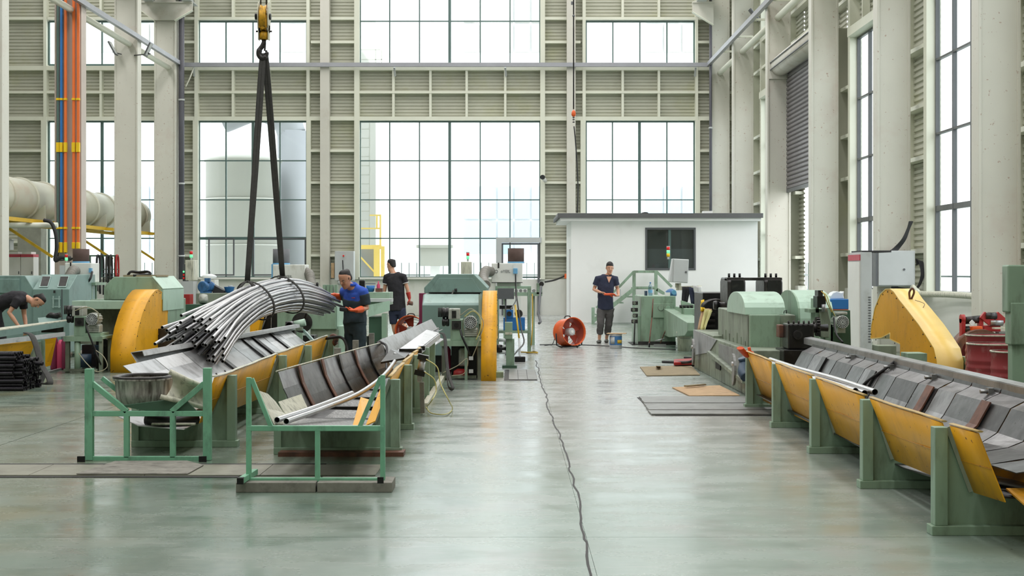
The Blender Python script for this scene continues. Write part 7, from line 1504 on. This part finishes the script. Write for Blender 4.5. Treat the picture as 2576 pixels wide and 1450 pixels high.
# ================================================================ DUCT, CONDUCTOR BARS, small hall items
du = thing('exhaust_duct', 'big ribbed beige exhaust duct running along the left aisle', 'duct', (-13.1, 44, 2.9))
MB().tube([(-13.1, 24, 3.44), (-13.1, 51.2, 3.44)], .54, 36).build('duct_shell', 'duct', du)
for Y in [27, 30, 33, 35.4, 37.2, 39.0, 40.9, 42.8, 44.7, 46.6, 48.6, 50.6]: MB().lathe([(.54, -.03), (.585, -.02), (.585, .02), (.54, .03)], (-13.1, Y, 3.44), (0, 1, 0), 36, False).build('rib', 'duct', du)
for Y in (33.4, 39.5, 45.4, 50.8):
    MB().prism([(-13.75, 2.86), (-12.45, 2.86), (-12.45, 3.3), (-12.6, 3.2), (-12.85, 2.96), (-13.1, 2.91), (-13.35, 2.96), (-13.6, 3.2), (-13.75, 3.3)], 'y', Y - .25, Y - .2).build('saddle', 'siding', du)
    br = thing('duct_bracket', {33.4: 'yellow duct bracket hidden behind the leftmost column', 39.5: 'yellow duct bracket on the column with the orange bars', 45.4: 'yellow duct bracket on the plain left column', 50.8: 'yellow duct bracket on the far left column by the downpipe'}[Y], 'bracket', (-12.9, Y, 1.9))
    MB().bar((-13.8, Y - .3, 2.82), (-12.22, Y - .3, 2.82), .12, .08).build('arm', 'mustard', br); MB().bar((-13.55, Y - .3, 2.76), (-12.24, Y - .3, 1.9), .05, .07).build('diagonal', 'mustard', br)
for x in (-13.7, -12.5): MB().box(x - .05, x + .05, 30, 51, 2.78, 2.88).build('support_rail', 'mustard', du)
one(MB().tube([(-16.5, 38.2, 2.72), (-11.8, 38.2, 2.72)], .07, 12), 'cross_pipe', 'girt', 'white horizontal pipe under the big duct at the left edge', 'pipe')
YCB = 39.2
def conductor(px, m, label, wpx=9, clips=((250, 5), (371, 24), (574, 5)), cap=(610, 636), top=-900):
    x = at(px, 0, YCB).x; r = thing('conductor_bar', label, 'conductor bar', (x, YCB, at(0, cap[1], YCB).z))
    hw = wpx * YCB / F / 2
    MB().box(x - hw, x + hw, YCB - .04, YCB + .02, at(0, cap[0], YCB).z, at(0, top, YCB).z).build('bar', m, r)
    for py, h in clips: MB().box(x - hw * 1.35, x + hw * 1.35, YCB - .07, YCB + .03, at(0, py + h / 2, YCB).z, at(0, py - h / 2, YCB).z).build('clip', 'bright_yellow', r)
    MB().box(x - hw * 1.25, x + hw * 1.25, YCB - .08, YCB + .03, at(0, cap[1], YCB).z, at(0, cap[0], YCB).z).build('end_cap', 'bright_yellow', r, bevel=.01)
    return r
conductor(155, 'blue', 'blue conductor bar on the pinkish column', 5.5)
conductor(165.5, 'orange_bar', 'left orange conductor bar, right beside the blue one', 5.5)
conductor(186, 'orange_bar', 'middle orange conductor bar on the pinkish column', 6, cap=(610, 626)); conductor(197, 'orange_bar', 'right orange conductor bar on the pinkish column', 6, cap=(610, 626))
conductor(146.5, 'frame_green', 'dark grey green conductor bar at the left edge of the pinkish column', 5.5)
for i, (a, b) in enumerate((((146, 636), (150, 655)), ((165, 636), (172, 656)))):
    cable([at(*a, YCB), at((a[0] + b[0]) / 2 - 2, (a[1] + b[1]) / 2, YCB), at(*b, 38.5), at(185, 650, 37.5)], .02, 'power_cable', 'rubber', ['black cable leaving the grey green conductor bar', 'black cable leaving the left orange conductor bar'][i], 'cable')
cable([at(110, 554, 38), at(128, 560, 38), at(139, 585, 38), at(143, 620, 38), at(139, 655, 38), at(155, 648, 38), at(178, 650, 38)], .05, 'power_cable', 'rubber', 'thick black cable hanging from the duct down past the conductor bars', 'cable')
# slings on rack
rk = thing('sling_rack', 'dark rail rack for slings in front of the left aisle window', 'rack', at(262, 720, 38))
MB().bar(at(222, 644, 38), at(298, 644, 38), .04).build('rail', 'dark_green', rk)
for px in (226, 290): MB().bar(at(px, 644, 38), Vector((at(px, 0, 38).x, 38, 0)), .05, up=(0, 1, 0)).build('post', 'dark_green', rk)
for z in (678, 689, 697): MB().bar(at(222, z, 38.02), at(298, z, 38.02), .02).build('rail', 'frame_green', rk)
for i, (px, w_, ln, mm, lb) in enumerate(((247, 3, 735, 'rubber', 'left black sling on the sling rack'), (256, 4, 742, 'rubber', 'widest black sling on the sling rack'), (270, 2, 712, 'webbing', 'thin grey sling on the sling rack'), (279, 2, 705, 'webbing', 'right grey sling on the sling rack'), (295, 2.5, 698, 'red', 'red sling at the right end of the sling rack'))):
    P = [at(px - w_, ln - 2, 37.95), at(px - w_ - 1, 680, 37.95), at(px - w_, 650, 37.95), at(px, 642, 37.98), at(px + w_, 650, 38.05), at(px + w_ + 1, 680, 38.05), at(px + w_, ln, 38.05)]
    one(MB().tube(spline(P, 4), .03, 6, r2=.02), 'sling', mm, lb, 'sling')
# floodlights
for i, (px, py, Y, dx, lb) in enumerate((((284), 122, 44.8, -1, 'small black floodlight left of the plain left column'), (373, 125, 44.8, 1, 'small floodlight right of the plain left column'), (1897, 38, 45.3, 1, 'small floodlight on the tray at upper right'))):
    c = at(px, py, Y); r = thing('floodlight', lb, 'lamp', c)
    d = Vector((-.12 if i != 1 else .1, 0, .22)) if i != 2 else Vector((-.16, 0, .2))
    MB().bar(c - d * .9, c + d * .9, .3, .05, up=(1, 0, 0)).build('lamp_head', 'frame_dark', r, bevel=.006); MB().bar(c - d * .8 + Vector((.03, -.03, 0)), c + d * .8 + Vector((.03, -.03, 0)), .24, .01, up=(1, 0, 0)).build('lens', 'panel_grey', r)
    MB().tube([c + Vector((0, 0, -.1)), c + Vector((.05, .05, -.12)), (Vector((-12.0, 45.17, c.z - .12)) if i == 0 else Vector((-11.6, 45.17, c.z - .12)) if i == 1 else Vector((6.86, 45.5, 8.76)))], .02, 6).build('bracket', 'frame_dark', r)
for i, px in enumerate((487, 992, 1271, 1750)):
    c = at(px, 172, BW - .5); r = thing('tray_bracket', 'short white hanger under the tray, number counted from left: ' + ['first', 'second', 'third', 'fourth'][i], 'bracket', c); r['label'] = ['white hanger under the back tray beside the dark downpipe', 'white hanger under the back tray left of the big window centre', 'white hanger under the back tray right of the big window centre', 'white hanger under the back tray in the right corner'][i]
    MB().bar(at(px, 170, BW - .3), at(px + (2 if i < 3 else -2), 192, BW - .15), .06).build('hanger', 'panel_grey', r)
cable([at(487, 171, BW - .31), at(480, 190, BW - .4), at(473, 206, BW - .4), at(467, 218, BW - .4)], .025, 'loose_cable', 'girt', 'white loose cable dangling beside the dark downpipe', 'cable')
sc = thing('security_camera', 'small white and black camera on the back wall right of the big window', 'camera', at(1367, 447, 51))
MB().cyl(at(1372, 455, 51.2), at(1365, 447, 50.9), .07, 12).build('body', 'plastic_white', sc); MB().cyl(at(1366, 446, 50.88), at(1364, 446, 50.8), .08, 12).build('lens', 'rubber', sc)
# second hoist hook
h2 = thing('hoist_hook', 'small orange hoist hook hanging on a chain near the back wall', 'crane hook', at(1443, 300, 44)); f2 = lambda px, py: at(px, py, 44)
MB().tube([f2(1443, 275), f2(1443, -700)], .02, 6).build('chain', 'dark_steel', h2); MB().lathe([(.03, .0), (.07, .05), (.06, .15), (.02, .2)], f2(1443, 294), n=14).build('block', 'orange', h2)
for py in (298, 303, 309): MB().lathe([(.01, 0), (.045, .02), (.01, .04)], f2(1443, py), n=10).build('chain_link', 'rubber', h2)
MB().sphere(f2(1443, 40), .04, 8, 6).build('stop', 'frame_dark', h2); MB().bar(f2(1439, 4), f2(1439, 12), .06).build('stop', 'frame_dark', h2)
cable([f2(1444, 318), f2(1448, 360), f2(1452, 420), f2(1454, 480), f2(1452, 536)], .018, 'pendant_cable', 'rubber', 'black cable curving down beside the right back post to the cabin roof', 'cable')
cable([at(1370, 710, 51), at(1395, 705, 51), at(1420, 695, 50.9)], .03, 'wall_hose', 'webbing', 'dark strap along the low wall left of the cabin', 'strap')
one(MB().box(at(1420, 0, 50.9).x, at(1426, 0, 50.9).x, 50.8, 51, at(0, 701, 50.9).z, at(0, 689, 50.9).z), 'orange_box', 'orange', 'tiny orange box at the left edge of the cabin', 'box')
one(MB().box(at(1770, 0, 44.5).x, at(1793, 0, 44.5).x, 44.5, 44.9, ctop + .12 - .09, at(0, 531, 44.5).z), 'roof_parcel', 'plastic_white', 'small white parcel on the cabin roof', 'parcel')
cable([at(1609, 540, 44), at(1618, 536, 44), at(1628, 536, 44), at(1632, 540, 44)], .02, 'roof_cable', 'rubber', 'short black cable on the cabin roof edge', 'cable')
one(MB().box(at(1135, 0, 51).x - .1, at(1160, 0, 51).x - .5, 51.3, 51.45, bh(697), bh(694)), 'sill_glove', 'panel_grey', 'grey glove lying on the big window sill', 'glove')
one(MB().cyl(at(527, 697, 51.2), at(527, 683, 51.2), .03, 8), 'sill_bottle', 'frame_dark', 'thin dark bottle on the sill of the tank window', 'bottle')
# ================================================================ PEOPLE
def finish(m, name, mt, parent, voxel, smooth=6, disp=0.0):
    """fuse overlapping closed shapes into one continuous surface"""
    me = bpy.data.meshes.new(name); me.from_pydata(m.v, [], m.f)
    bm = bmesh.new(); bm.from_mesh(me); bmesh.ops.recalc_face_normals(bm, faces=bm.faces); bm.to_mesh(me); bm.free()
    t = bpy.data.objects.new('tmp', me); C.objects.link(t)
    a = t.modifiers.new('r', 'REMESH'); a.mode = 'VOXEL'; a.voxel_size = voxel
    s_ = t.modifiers.new('s', 'SMOOTH'); s_.iterations = smooth; s_.factor = .5
    if disp:
        tx = bpy.data.textures.new('folds', 'CLOUDS'); tx.noise_scale = .09; d = t.modifiers.new('d', 'DISPLACE'); d.texture = tx; d.strength = disp; d.mid_level = .5; d.texture_coords = 'GLOBAL'
    dg = bpy.context.evaluated_depsgraph_get(); dg.update(); out = bpy.data.meshes.new_from_object(t.evaluated_get(dg)); bpy.data.objects.remove(t)
    org = worg(parent); out.transform(Matrix.Translation(-org)); out.name = name
    out.polygons.foreach_set('use_smooth', [True] * len(out.polygons)); out.materials.clear(); out.materials.append(MATS[mt])
    o = bpy.data.objects.new(name, out); C.objects.link(o); o.parent = parent; o['_w'] = list(org); return o
def hand(m, w, d, n, side, sc=1.0, curl=.5, spread=.0):
    """palm, four fingers and a thumb; w wrist, d pointing direction, n palm-facing normal, side=+1/-1 thumb side"""
    w = Vector(w); d = Vector(d).normalized(); n = (Vector(n) - d * Vector(n).dot(d)).normalized(); s = d.cross(n) * side
    m.tube([w - d * .02, w + d * .02, w + d * .06, w + d * .09], [.027 * sc, .034 * sc, .041 * sc, .038 * sc], 10, r2=[.02 * sc, .018 * sc, .016 * sc, .013 * sc], up=n)
    for i, L_ in enumerate((.072, .08, .075, .06)):
        b = w + d * .085 + s * (.028 - .019 * i) * sc; p = [b - d * .02, b]; dd = (d + s * (.12 - .08 * i + spread * (1.5 - i))).normalized(); a = curl * (1 + .12 * i)
        for k, f_ in enumerate((.45, .32, .25)):
            dd = (dd * math.cos(a * (.6 + .35 * k)) + n * math.sin(a * (.6 + .35 * k))).normalized(); p.append(p[-1] + dd * L_ * f_)
        m.tube(p, [.0098 * sc, .0096 * sc, .0092 * sc, .0085 * sc, .0072 * sc], 8)
    b = w + d * .03 + s * .03 * sc; t1 = (d * .6 + s * .75 + n * .35).normalized(); t2 = (d * .9 + s * .25 + n * .5).normalized()
    m.tube([w + d * .015 + s * .012, b, b + t1 * .035, b + t1 * .035 + t2 * .03, b + t1 * .035 + t2 * .03 + (d + n * .6).normalized() * .022], [.014 * sc, .014 * sc, .0125 * sc, .011 * sc, .009 * sc], 8)
def head(r, m, c, fw, up, skin, hairm, hair_cut='short', mouth=True):
    """c = point at chin height on the head axis; fw, up = facing and up of the head"""
    up = Vector(up).normalized(); fw = Vector(fw); fw = (fw - up * fw.dot(up)).normalized(); lf = up.cross(fw); P = lambda l, f_, u: c + lf * l + fw * f_ + up * u
    prof = [(-.004, .018, .016, .070), (.012, .036, .032, .056), (.035, .052, .055, .036), (.065, .060, .075, .020), (.095, .066, .086, .010), (.125, .071, .094, .004), (.155, .074, .098, .0), (.185, .072, .094, -.004), (.21, .060, .078, -.008), (.228, .040, .05, -.008), (.237, .014, .02, -.008)]
    m.tube([P(0, f_, u) for u, a, b, f_ in prof], [p[1] for p in prof], 16, r2=[p[2] for p in prof], up=fw)
    m.tube([P(0, .088, .128), P(0, .098, .112), P(0, .114, .088), P(0, .102, .08)], [.009, .010, .015, .010], 8, r2=[.010, .011, .012, .008])          # nose
    m.tube([P(-.036, .080, .136), P(-.02, .088, .136), P(0, .094, .137), P(.02, .088, .136), P(.036, .080, .136)], .0105, 8)                                             # brow
    for s_ in (-1, 1):
        m.sphere(P(s_ * .035, .066, .085), .018, 8, 6)
        m.tube([P(s_ * .071, -.002, .095), P(s_ * .080, -.008, .115), P(s_ * .081, -.010, .135), P(s_ * .073, -.004, .145)], [.008, .013, .013, .008], 8, r2=[.006, .008, .008, .006])
    m.sphere(P(0, .082, .045), .022, 8, 6, (1, .6, .5))
    for s_ in (-1, 1):
        e = MB(); e.sphere(P(s_ * .030, .0835, .118), .0075, 10, 6, (1.1, 1, .55)); e.build('eye', 'eye_white', r); e = MB(); e.sphere(P(s_ * .030, .0885, .117), .0042, 8, 6); e.build('pupil', 'hair', r)
        MB().tube([P(s_ * .016, .0985, .139), P(s_ * .032, .0965, .142), P(s_ * .047, .086, .137)], .0035, 6).build('eyebrow', 'hair', r)
    MB().tube([P(-.022, .083, .055), P(-.01, .0935, .057), P(0, .0955, .0555), P(.01, .0935, .057), P(.022, .083, .055)], .0042, 6).build('mouth', 'lip', r)
    h = MB()
    hp = [(.10, .062, .045, -.052), (.13, .073, .062, -.044), (.155, .078, .075, -.032), (.178, .079, .088, -.020), (.198, .076, .098, -.008), (.218, .067, .086, -.007), (.238, .046, .060, -.008), (.249, .016, .024, -.01)] if hair_cut != 'fade' else [(.14, .068, .058, -.040), (.165, .074, .074, -.028), (.187, .075, .089, -.014), (.203, .071, .090, -.008), (.22, .062, .078, -.007), (.236, .044, .056, -.008), (.243, .016, .022, -.01)]
    if hair_cut == 'quiff': hp = [(.10, .060, .045, -.052), (.13, .072, .062, -.044), (.155, .077, .076, -.032), (.18, .079, .090, -.018), (.20, .077, .104, -.002), (.228, .066, .094, .006), (.25, .046, .068, .012), (.264, .016, .03, .016)]
    h.tube([P(0, f_, u) for u, a, b, f_ in hp], [p[1] for p in hp], 18, r2=[p[2] for p in hp], up=fw)
    h.tube([P(0, -.07, .07), P(0, -.066, .1), P(0, -.05, .15)], [.05, .064, .07], 14, r2=[.028, .036, .05], up=fw)
    for s_ in (-1, 1): h.tube([P(s_ * .068, .02, .115), P(s_ * .071, .012, .15)], .009, 6)
    finish(h, 'hair', hairm, r, .008, 3)
def limb(m, pts, rs, r2s=None, up=None, n=12): m.tube(pts, rs, n, r2=r2s, up=up)
def vspline(pts, vals, seg=4):
    P = spline(pts, seg); V = []
    for i in range(len(pts) - 1):
        for k in range(seg): V.append(lerp(vals[i], vals[i + 1], k / seg))
    return P, V + [vals[-1]]
def person(label, loc, fw, J, shirt, trousers, shoes, skin='skin', hair='hair', cut='short', gloves=None, sleeve=.9, shorts=1.0, hem=0, voxel=.0095, collar=None):
    r = thing('person', label, 'person', loc); fw = Vector(fw).normalized()
    b = MB(); sp = J['spine']   # crotch, pelvis, waist, chest, shoulders, neck base
    P, W = vspline(sp, [.12, .15, .13, .15, .155, .06]); _, Dp_ = vspline(sp, [.08, .095, .085, .10, .075, .05]); b.tube(P, W, 16, r2=Dp_, up=fw)
    hc = J['head']; b.tube([sp[4], sp[5], hc + J['hup'] * .03 - Vector(J['hfw']) * .01, hc + J['hup'] * .07 - Vector(J['hfw']) * .01], [.07, .056, .052, .05], 12)
    head(r, b, hc, J['hfw'], J['hup'], skin, hair, cut)
    sh = MB()
    # shirt torso
    top = sp[1:] if not hem else sp[1:]
    low = sp[1] + (sp[1] - sp[2]).normalized() * hem
    P, W = vspline([low, sp[2], sp[3], sp[4], lerp(sp[4], sp[5], .8)], [.175, .162, .178, .172, .085]); _, D2 = vspline([low, sp[2], sp[3], sp[4], sp[5]], [.125, .118, .13, .105, .066]); sh.tube(P, W, 18, r2=D2, up=fw)
    gl = MB() if gloves else None
    for s_ in ('L', 'R'):
        S, E, Wr = J['s' + s_], J['e' + s_], J['w' + s_]
        b.tube([lerp(sp[4], S, .3), S, lerp(S, E, .5), E, lerp(E, Wr, .4), Wr], [.05, .052, .044, .037, .037, .025], 12)
        hd, hn = J['h' + s_]; side = J.get('t' + s_, 1)
        hand(b, Wr, hd, hn, side, .8 if gloves else 1.0, J.get('c' + s_, .55))
        if gloves:
            hand(gl, Wr, hd, hn, side, 1.28, J.get('c' + s_, .55)); a = (Wr - E).normalized(); gl.tube([Wr - a * .13, Wr - a * .05, Wr + a * .01], [.05, .042, .034], 12)
        if gloves: finish(gl, 'glove', gloves, r, .0075, 2); gl = MB()
        q = lerp(S, E, min(sleeve, .98)); sh.tube([lerp(sp[4], S, .15), lerp(sp[4], S, .75), S, lerp(S, q, .5), q], [.085, .078, .075, .068, .066], 14)
        H, K, A, T = J['hip' + s_], J['k' + s_], J['a' + s_], J['t_' + s_]
        b.tube([lerp(sp[1], H, .4), H, lerp(H, K, .5), K, lerp(K, A, .35), lerp(K, A, .7), A], [.07, .078, .068, .052, .054, .040, .034], 12)
        a = (T - A); a.z = 0; a.normalize(); g = Vector((A.x, A.y, T.z))
        b.tube([g - a * .045, g + a * .04, T - a * .03, T], [.028, .036, .04, .022], 10, r2=[.024, .03, .018, .012], up=(0, 0, 1)); b.tube([A, Vector((A.x, A.y, T.z + .03))], [.032, .034], 10)
        so = MB(); so.tube([g - a * .065, g - a * .03, g + a * .05, T - a * .03, T + a * .012], [.03, .042, .046, .048, .028], 14, r2=[.03, .045, .042, .028, .016], up=(0, 0, 1))
        finish(so, 'shoe', shoes, r, .009, 3)
    finish(b, 'body', skin, r, voxel, 4)
    finish(sh, 'shirt', shirt, r, .012, 4, .018)
    if gl: pass
    tr = MB(); tr.tube([sp[0] - Vector((0, 0, .02)), sp[1], lerp(sp[1], sp[2], .5)], [.12, .165, .155], 16, r2=[.09, .115, .108], up=fw)
    for s_ in ('L', 'R'):
        H, K, A = J['hip' + s_], J['k' + s_], J['a' + s_]
        pts = [lerp(sp[1], H, .35), H, lerp(H, K, .5), K]; rs = [.095, .098, .088, .078]
        if shorts > 1: pts += [lerp(K, A, (shorts - 1) * .6), lerp(K, A, shorts - 1)]; rs += [.074, .066]
        else: pts[-1] = lerp(H, K, shorts)
        tr.tube(pts, rs, 14)
    finish(tr, 'trousers', trousers, r, .012, 4, .022)
    return r
# 1 --- man in blue shirt
Y = 19.8; p = lambda px, py, dy=0.0: at(px, py, Y + dy)
J = dict(spine=[p(893, 838), p(893, 812), p(893, 785, .02), p(892, 755, -.02), p(889, 730, -.06), p(880, 719, -.12)],
         head=p(874, 722, -.16), hup=Vector((-.22, -.42, 1)).normalized(), hfw=Vector((-.5, -.85, -.35)),
         sR=p(864, 733, .06), eR=p(850, 742, .22), wR=p(846, 744, .18), hR=((-1, 0, .05), (0, -.2, -1)), cR=.35, tR=1,
         sL=p(914, 735, -.14), eL=p(922, 776, -.12), wL=p(897, 781, -.36), hL=((-1, -.25, 0), (0, 0, 1)), cL=.5, tL=1,
         hipL=p(905, 818, -.06), kL=p(906, 882, -.08), aL=Vector((p(905, 0).x, Y - .02, .09)), t_L=Vector((p(892, 0).x, Y - .16, .035)),
         hipR=p(882, 818, .06), kR=p(883, 882, .04), aR=Vector((p(885, 0).x, Y + .08, .09)), t_R=Vector((p(868, 0).x, Y - .02, .035)))
J['wR'] = p(851, 744, .12); J['eR'] = p(866, 752, .2); J['sR'] = p(868, 734, .06)
J['wR'] = p(839, 743, .06)
m1 = person('man in blue shirt with orange gloves looking down beside the hanging bundle', (p(893, 0).x, Y, 0), (-.7, -.7, 0), J, 'cloth_blue', 'cloth_darkteal', 'shoe_grey', 'skin_tan', 'hair', 'fade', 'orange_glove', sleeve=.75, shorts=1.95)
vs = MB(); P, W = vspline([p(893, 816), p(893, 785, .02), p(892, 762, -.01), p(892, 752, -.02)], [.19, .176, .190, .188]); _, D_ = vspline([p(893, 816), p(893, 785, .02), p(892, 762, -.01), p(892, 752, -.02)], [.14, .132, .144, .138]); vs.tube(P, W, 18, r2=D_, up=(-.7, -.7, 0))
for S_, E_ in ((J['sL'], J['eL']), (J['sR'], J['eR'])): vs.tube([lerp(S_, E_, .12), lerp(S_, E_, .5), lerp(S_, E_, .8)], [.079, .073, .070], 14)
finish(vs, 'dark_shirt_panels', 'cloth_darkteal', m1, .012, 4, .015)
cl = MB(); c = lerp(J['spine'][4], J['spine'][5], .85); cl.tube([c + Vector((.075 * math.cos(t), .06 * math.sin(t) - .01, .03 + .012 * math.sin(t))) for t in [2 * math.pi * i / 14 for i in range(14)]], .012, 6, r2=.022, closed=True, up=(0, 0, 1)); cl.build('collar', 'cloth_blue', m1)
MB().tube([p(884, 750, -.2), p(893, 750, -.22)], .003, 4, r2=.005).build('red_emblem', 'red', m1)
one(MB().bar(p(856, 778, -.36), p(874, 780, -.42), .05, .055), 'tool_in_hand', 'rubber', 'short black tube piece held in the glove of the man in blue', 'tool', bevel=.012)
# 2 --- man seen from behind
Y = 30.0; p = lambda px, py, dy=0.0: at(px, py, Y + dy)
J = dict(spine=[p(1000, 790), p(1000, 775), p(999, 748), p(996, 722), p(993, 697), p(989, 688)],
         head=p(985, 682, .02), hup=Vector((-.06, .12, 1)).normalized(), hfw=Vector((-.8, .6, -.05)),
         sL=p(973, 697), eL=p(967, 732, .02), wL=p(960, 760, .02), hL=((-.15, 0, -1), (1, 0, 0)), tL=1, cL=.35,
         sR=p(1015, 697), eR=p(1025, 728, .0), wR=p(1030, 751, .02), hR=((0, .1, -1), (-1, 0, 0)), tR=-1, cR=.7,
         hipL=p(989, 781), kL=p(990, 816, .02), aL=Vector((p(999, 0, .1).x, Y + .1, .10)), t_L=Vector((p(990, 0).x, Y - .06, .03)),
         hipR=p(1010, 781), kR=p(1014, 814, -.02), aR=Vector((p(1031, 0).x, Y - .2, .22)), t_R=Vector((p(1034, 0).x, Y - .12, .10)))
m2 = person('man seen from behind in black t-shirt and knee length shorts with red gloves', (p(1000, 0).x, Y, 0), (-.35, .93, 0), J, 'cloth_black', 'cloth_navy', 'shoe_grey', 'skin', 'hair', 'short', 'glove_red', sleeve=.5, shorts=1.0, hem=.06)
for S_, E_ in ((J['sL'], J['eL']), (J['sR'], J['eR'])): MB().tube([lerp(S_, E_, .47), lerp(S_, E_, .53)], .0715, 14).build('sleeve_hem', 'cloth_white', m2)
MB().tube([lerp(J['spine'][4], J['spine'][5], .8) + Vector((.068 * math.cos(t), .06 * math.sin(t), .012)) for t in [2 * math.pi * i / 14 for i in range(14)]], .006, 6, closed=True).build('neck_hem', 'cloth_white', m2)
one(MB().lathe([(.05, 0), (.055, .03), (.04, .08)], p(1032, 768, -.05), (.2, 0, 1), 12), 'held_part', 'rust', 'small brown part held in the right glove of the man seen from behind', 'part')
# 3 --- walking man
Y = 31.2; p = lambda px, py, dy=0.0: at(px, py, Y + dy)
J = dict(spine=[p(1523, 788), p(1523, 774), p(1523, 748), p(1524, 724), p(1526, 702), p(1530, 693)],
         head=p(1533, 690, -.03), hup=Vector((.06, -.03, 1)).normalized(), hfw=Vector((.12, -1, -.05)),
         sR=p(1504, 702), eR=p(1494, 729, .02), wR=p(1511, 736, -.22), hR=((1, -.2, -.15), (0, -.3, -1)), tR=1, cR=.6,
         sL=p(1547, 702), eL=p(1554, 729, .04), wL=p(1556, 744, -.18), hL=((-.9, -.25, -.1), (0, -.2, 1)), tL=-1, cL=.7,
         hipR=p(1512, 781), kR=p(1511, 817, -.16), aR=Vector((p(1507, 0).x, Y - .10, .10)), t_R=Vector((p(1503, 0).x, Y - .27, .032)),
         hipL=p(1534, 781), kL=p(1531, 817, .0), aL=Vector((p(1527, 0).x, Y + .14, .10)), t_L=Vector((p(1525, 0).x, Y - .03, .032)))
m3 = person('walking man in navy polo shirt holding orange gloves in the aisle', (p(1523, 0).x, Y, 0), (0, -1, 0), J, 'cloth_navy', 'cloth_grey', 'shoe_grey', 'skin', 'hair', 'quiff', None, sleeve=.62, shorts=1.7, hem=.05)
for S_, E_ in ((J['sL'], J['eL']), (J['sR'], J['eR'])): MB().tube([lerp(S_, E_, .59), lerp(S_, E_, .61)], .071, 14).build('sleeve_stripe', 'cloth_white', m3)
cl = MB(); c = lerp(J['spine'][4], J['spine'][5], .9); cl.tube([c + Vector((.075 * math.cos(t), .062 * math.sin(t), .01 + .012 * math.sin(t))) for t in [2 * math.pi * i / 14 for i in range(14) if i not in (10, 11)]], .008, 6, r2=.02, up=(0, 0, 1)); cl.build('collar', 'cloth_navy', m3)
MB().poly([p(1526, 696, -.10), p(1539, 696, -.10), p(1532, 712, -.142)], .012).build('neck_opening', 'skin', m3)
g_ = MB(); hand(g_, p(1531, 741, -.30), (1, 0, .03), (0, -.3, -1), 1, 1.3, .3); g_.tube([p(1521, 741, -.27), p(1531, 741, -.30), p(1540, 741, -.30)], [.05, .045, .045], 12, r2=.025); gob = finish(g_, 'glove', 'orange_glove', thing('orange_gloves', 'orange rubber gloves held in both hands of the walking man', 'gloves', p(1536, 742, -.30)), .008, 2)
# 4 --- bending man at the left edge
Y = 23.6; p = lambda px, py, dy=0.0: at(px, py, Y + dy)
J = dict(spine=[p(-16, 792), p(-12, 775), p(6, 762), p(34, 752), p(58, 750), p(69, 751)],
         head=p(78, 762), hup=Vector((.92, 0, .30)).normalized(), hfw=Vector((.28, -.25, -.92)),
         sR=p(44, 757, -.17), eR=p(23, 787, -.22), wR=p(46, 820, -.20), hR=((.55, 0, -.8), (0, 1, 0)), tR=1, cR=.7,
         sL=p(58, 760, .15), eL=p(61, 793, .16), wL=p(66, 824, .02), hL=((0, -.1, -1), (-.6, .6, 0)), tL=-1, cL=.7,
         hipL=p(-12, 785, .09), kL=p(4, 850, .1), aL=Vector((p(-6, 0).x, Y + .1, .10)), t_L=Vector((p(16, 0).x, Y + .08, .035)),
         hipR=p(-12, 785, -.09), kR=p(2, 850, -.1), aR=Vector((p(-12, 0).x, Y - .1, .10)), t_R=Vector((p(10, 0).x, Y - .12, .035)))
m4 = person('man in black t-shirt bending over the far left trough', (p(-8, 0).x, Y, 0), (.35, 0, -.94), J, 'cloth_black', 'cloth_black', 'shoe_grey', 'skin', 'hair', 'fade', None, sleeve=.55, shorts=1.95)
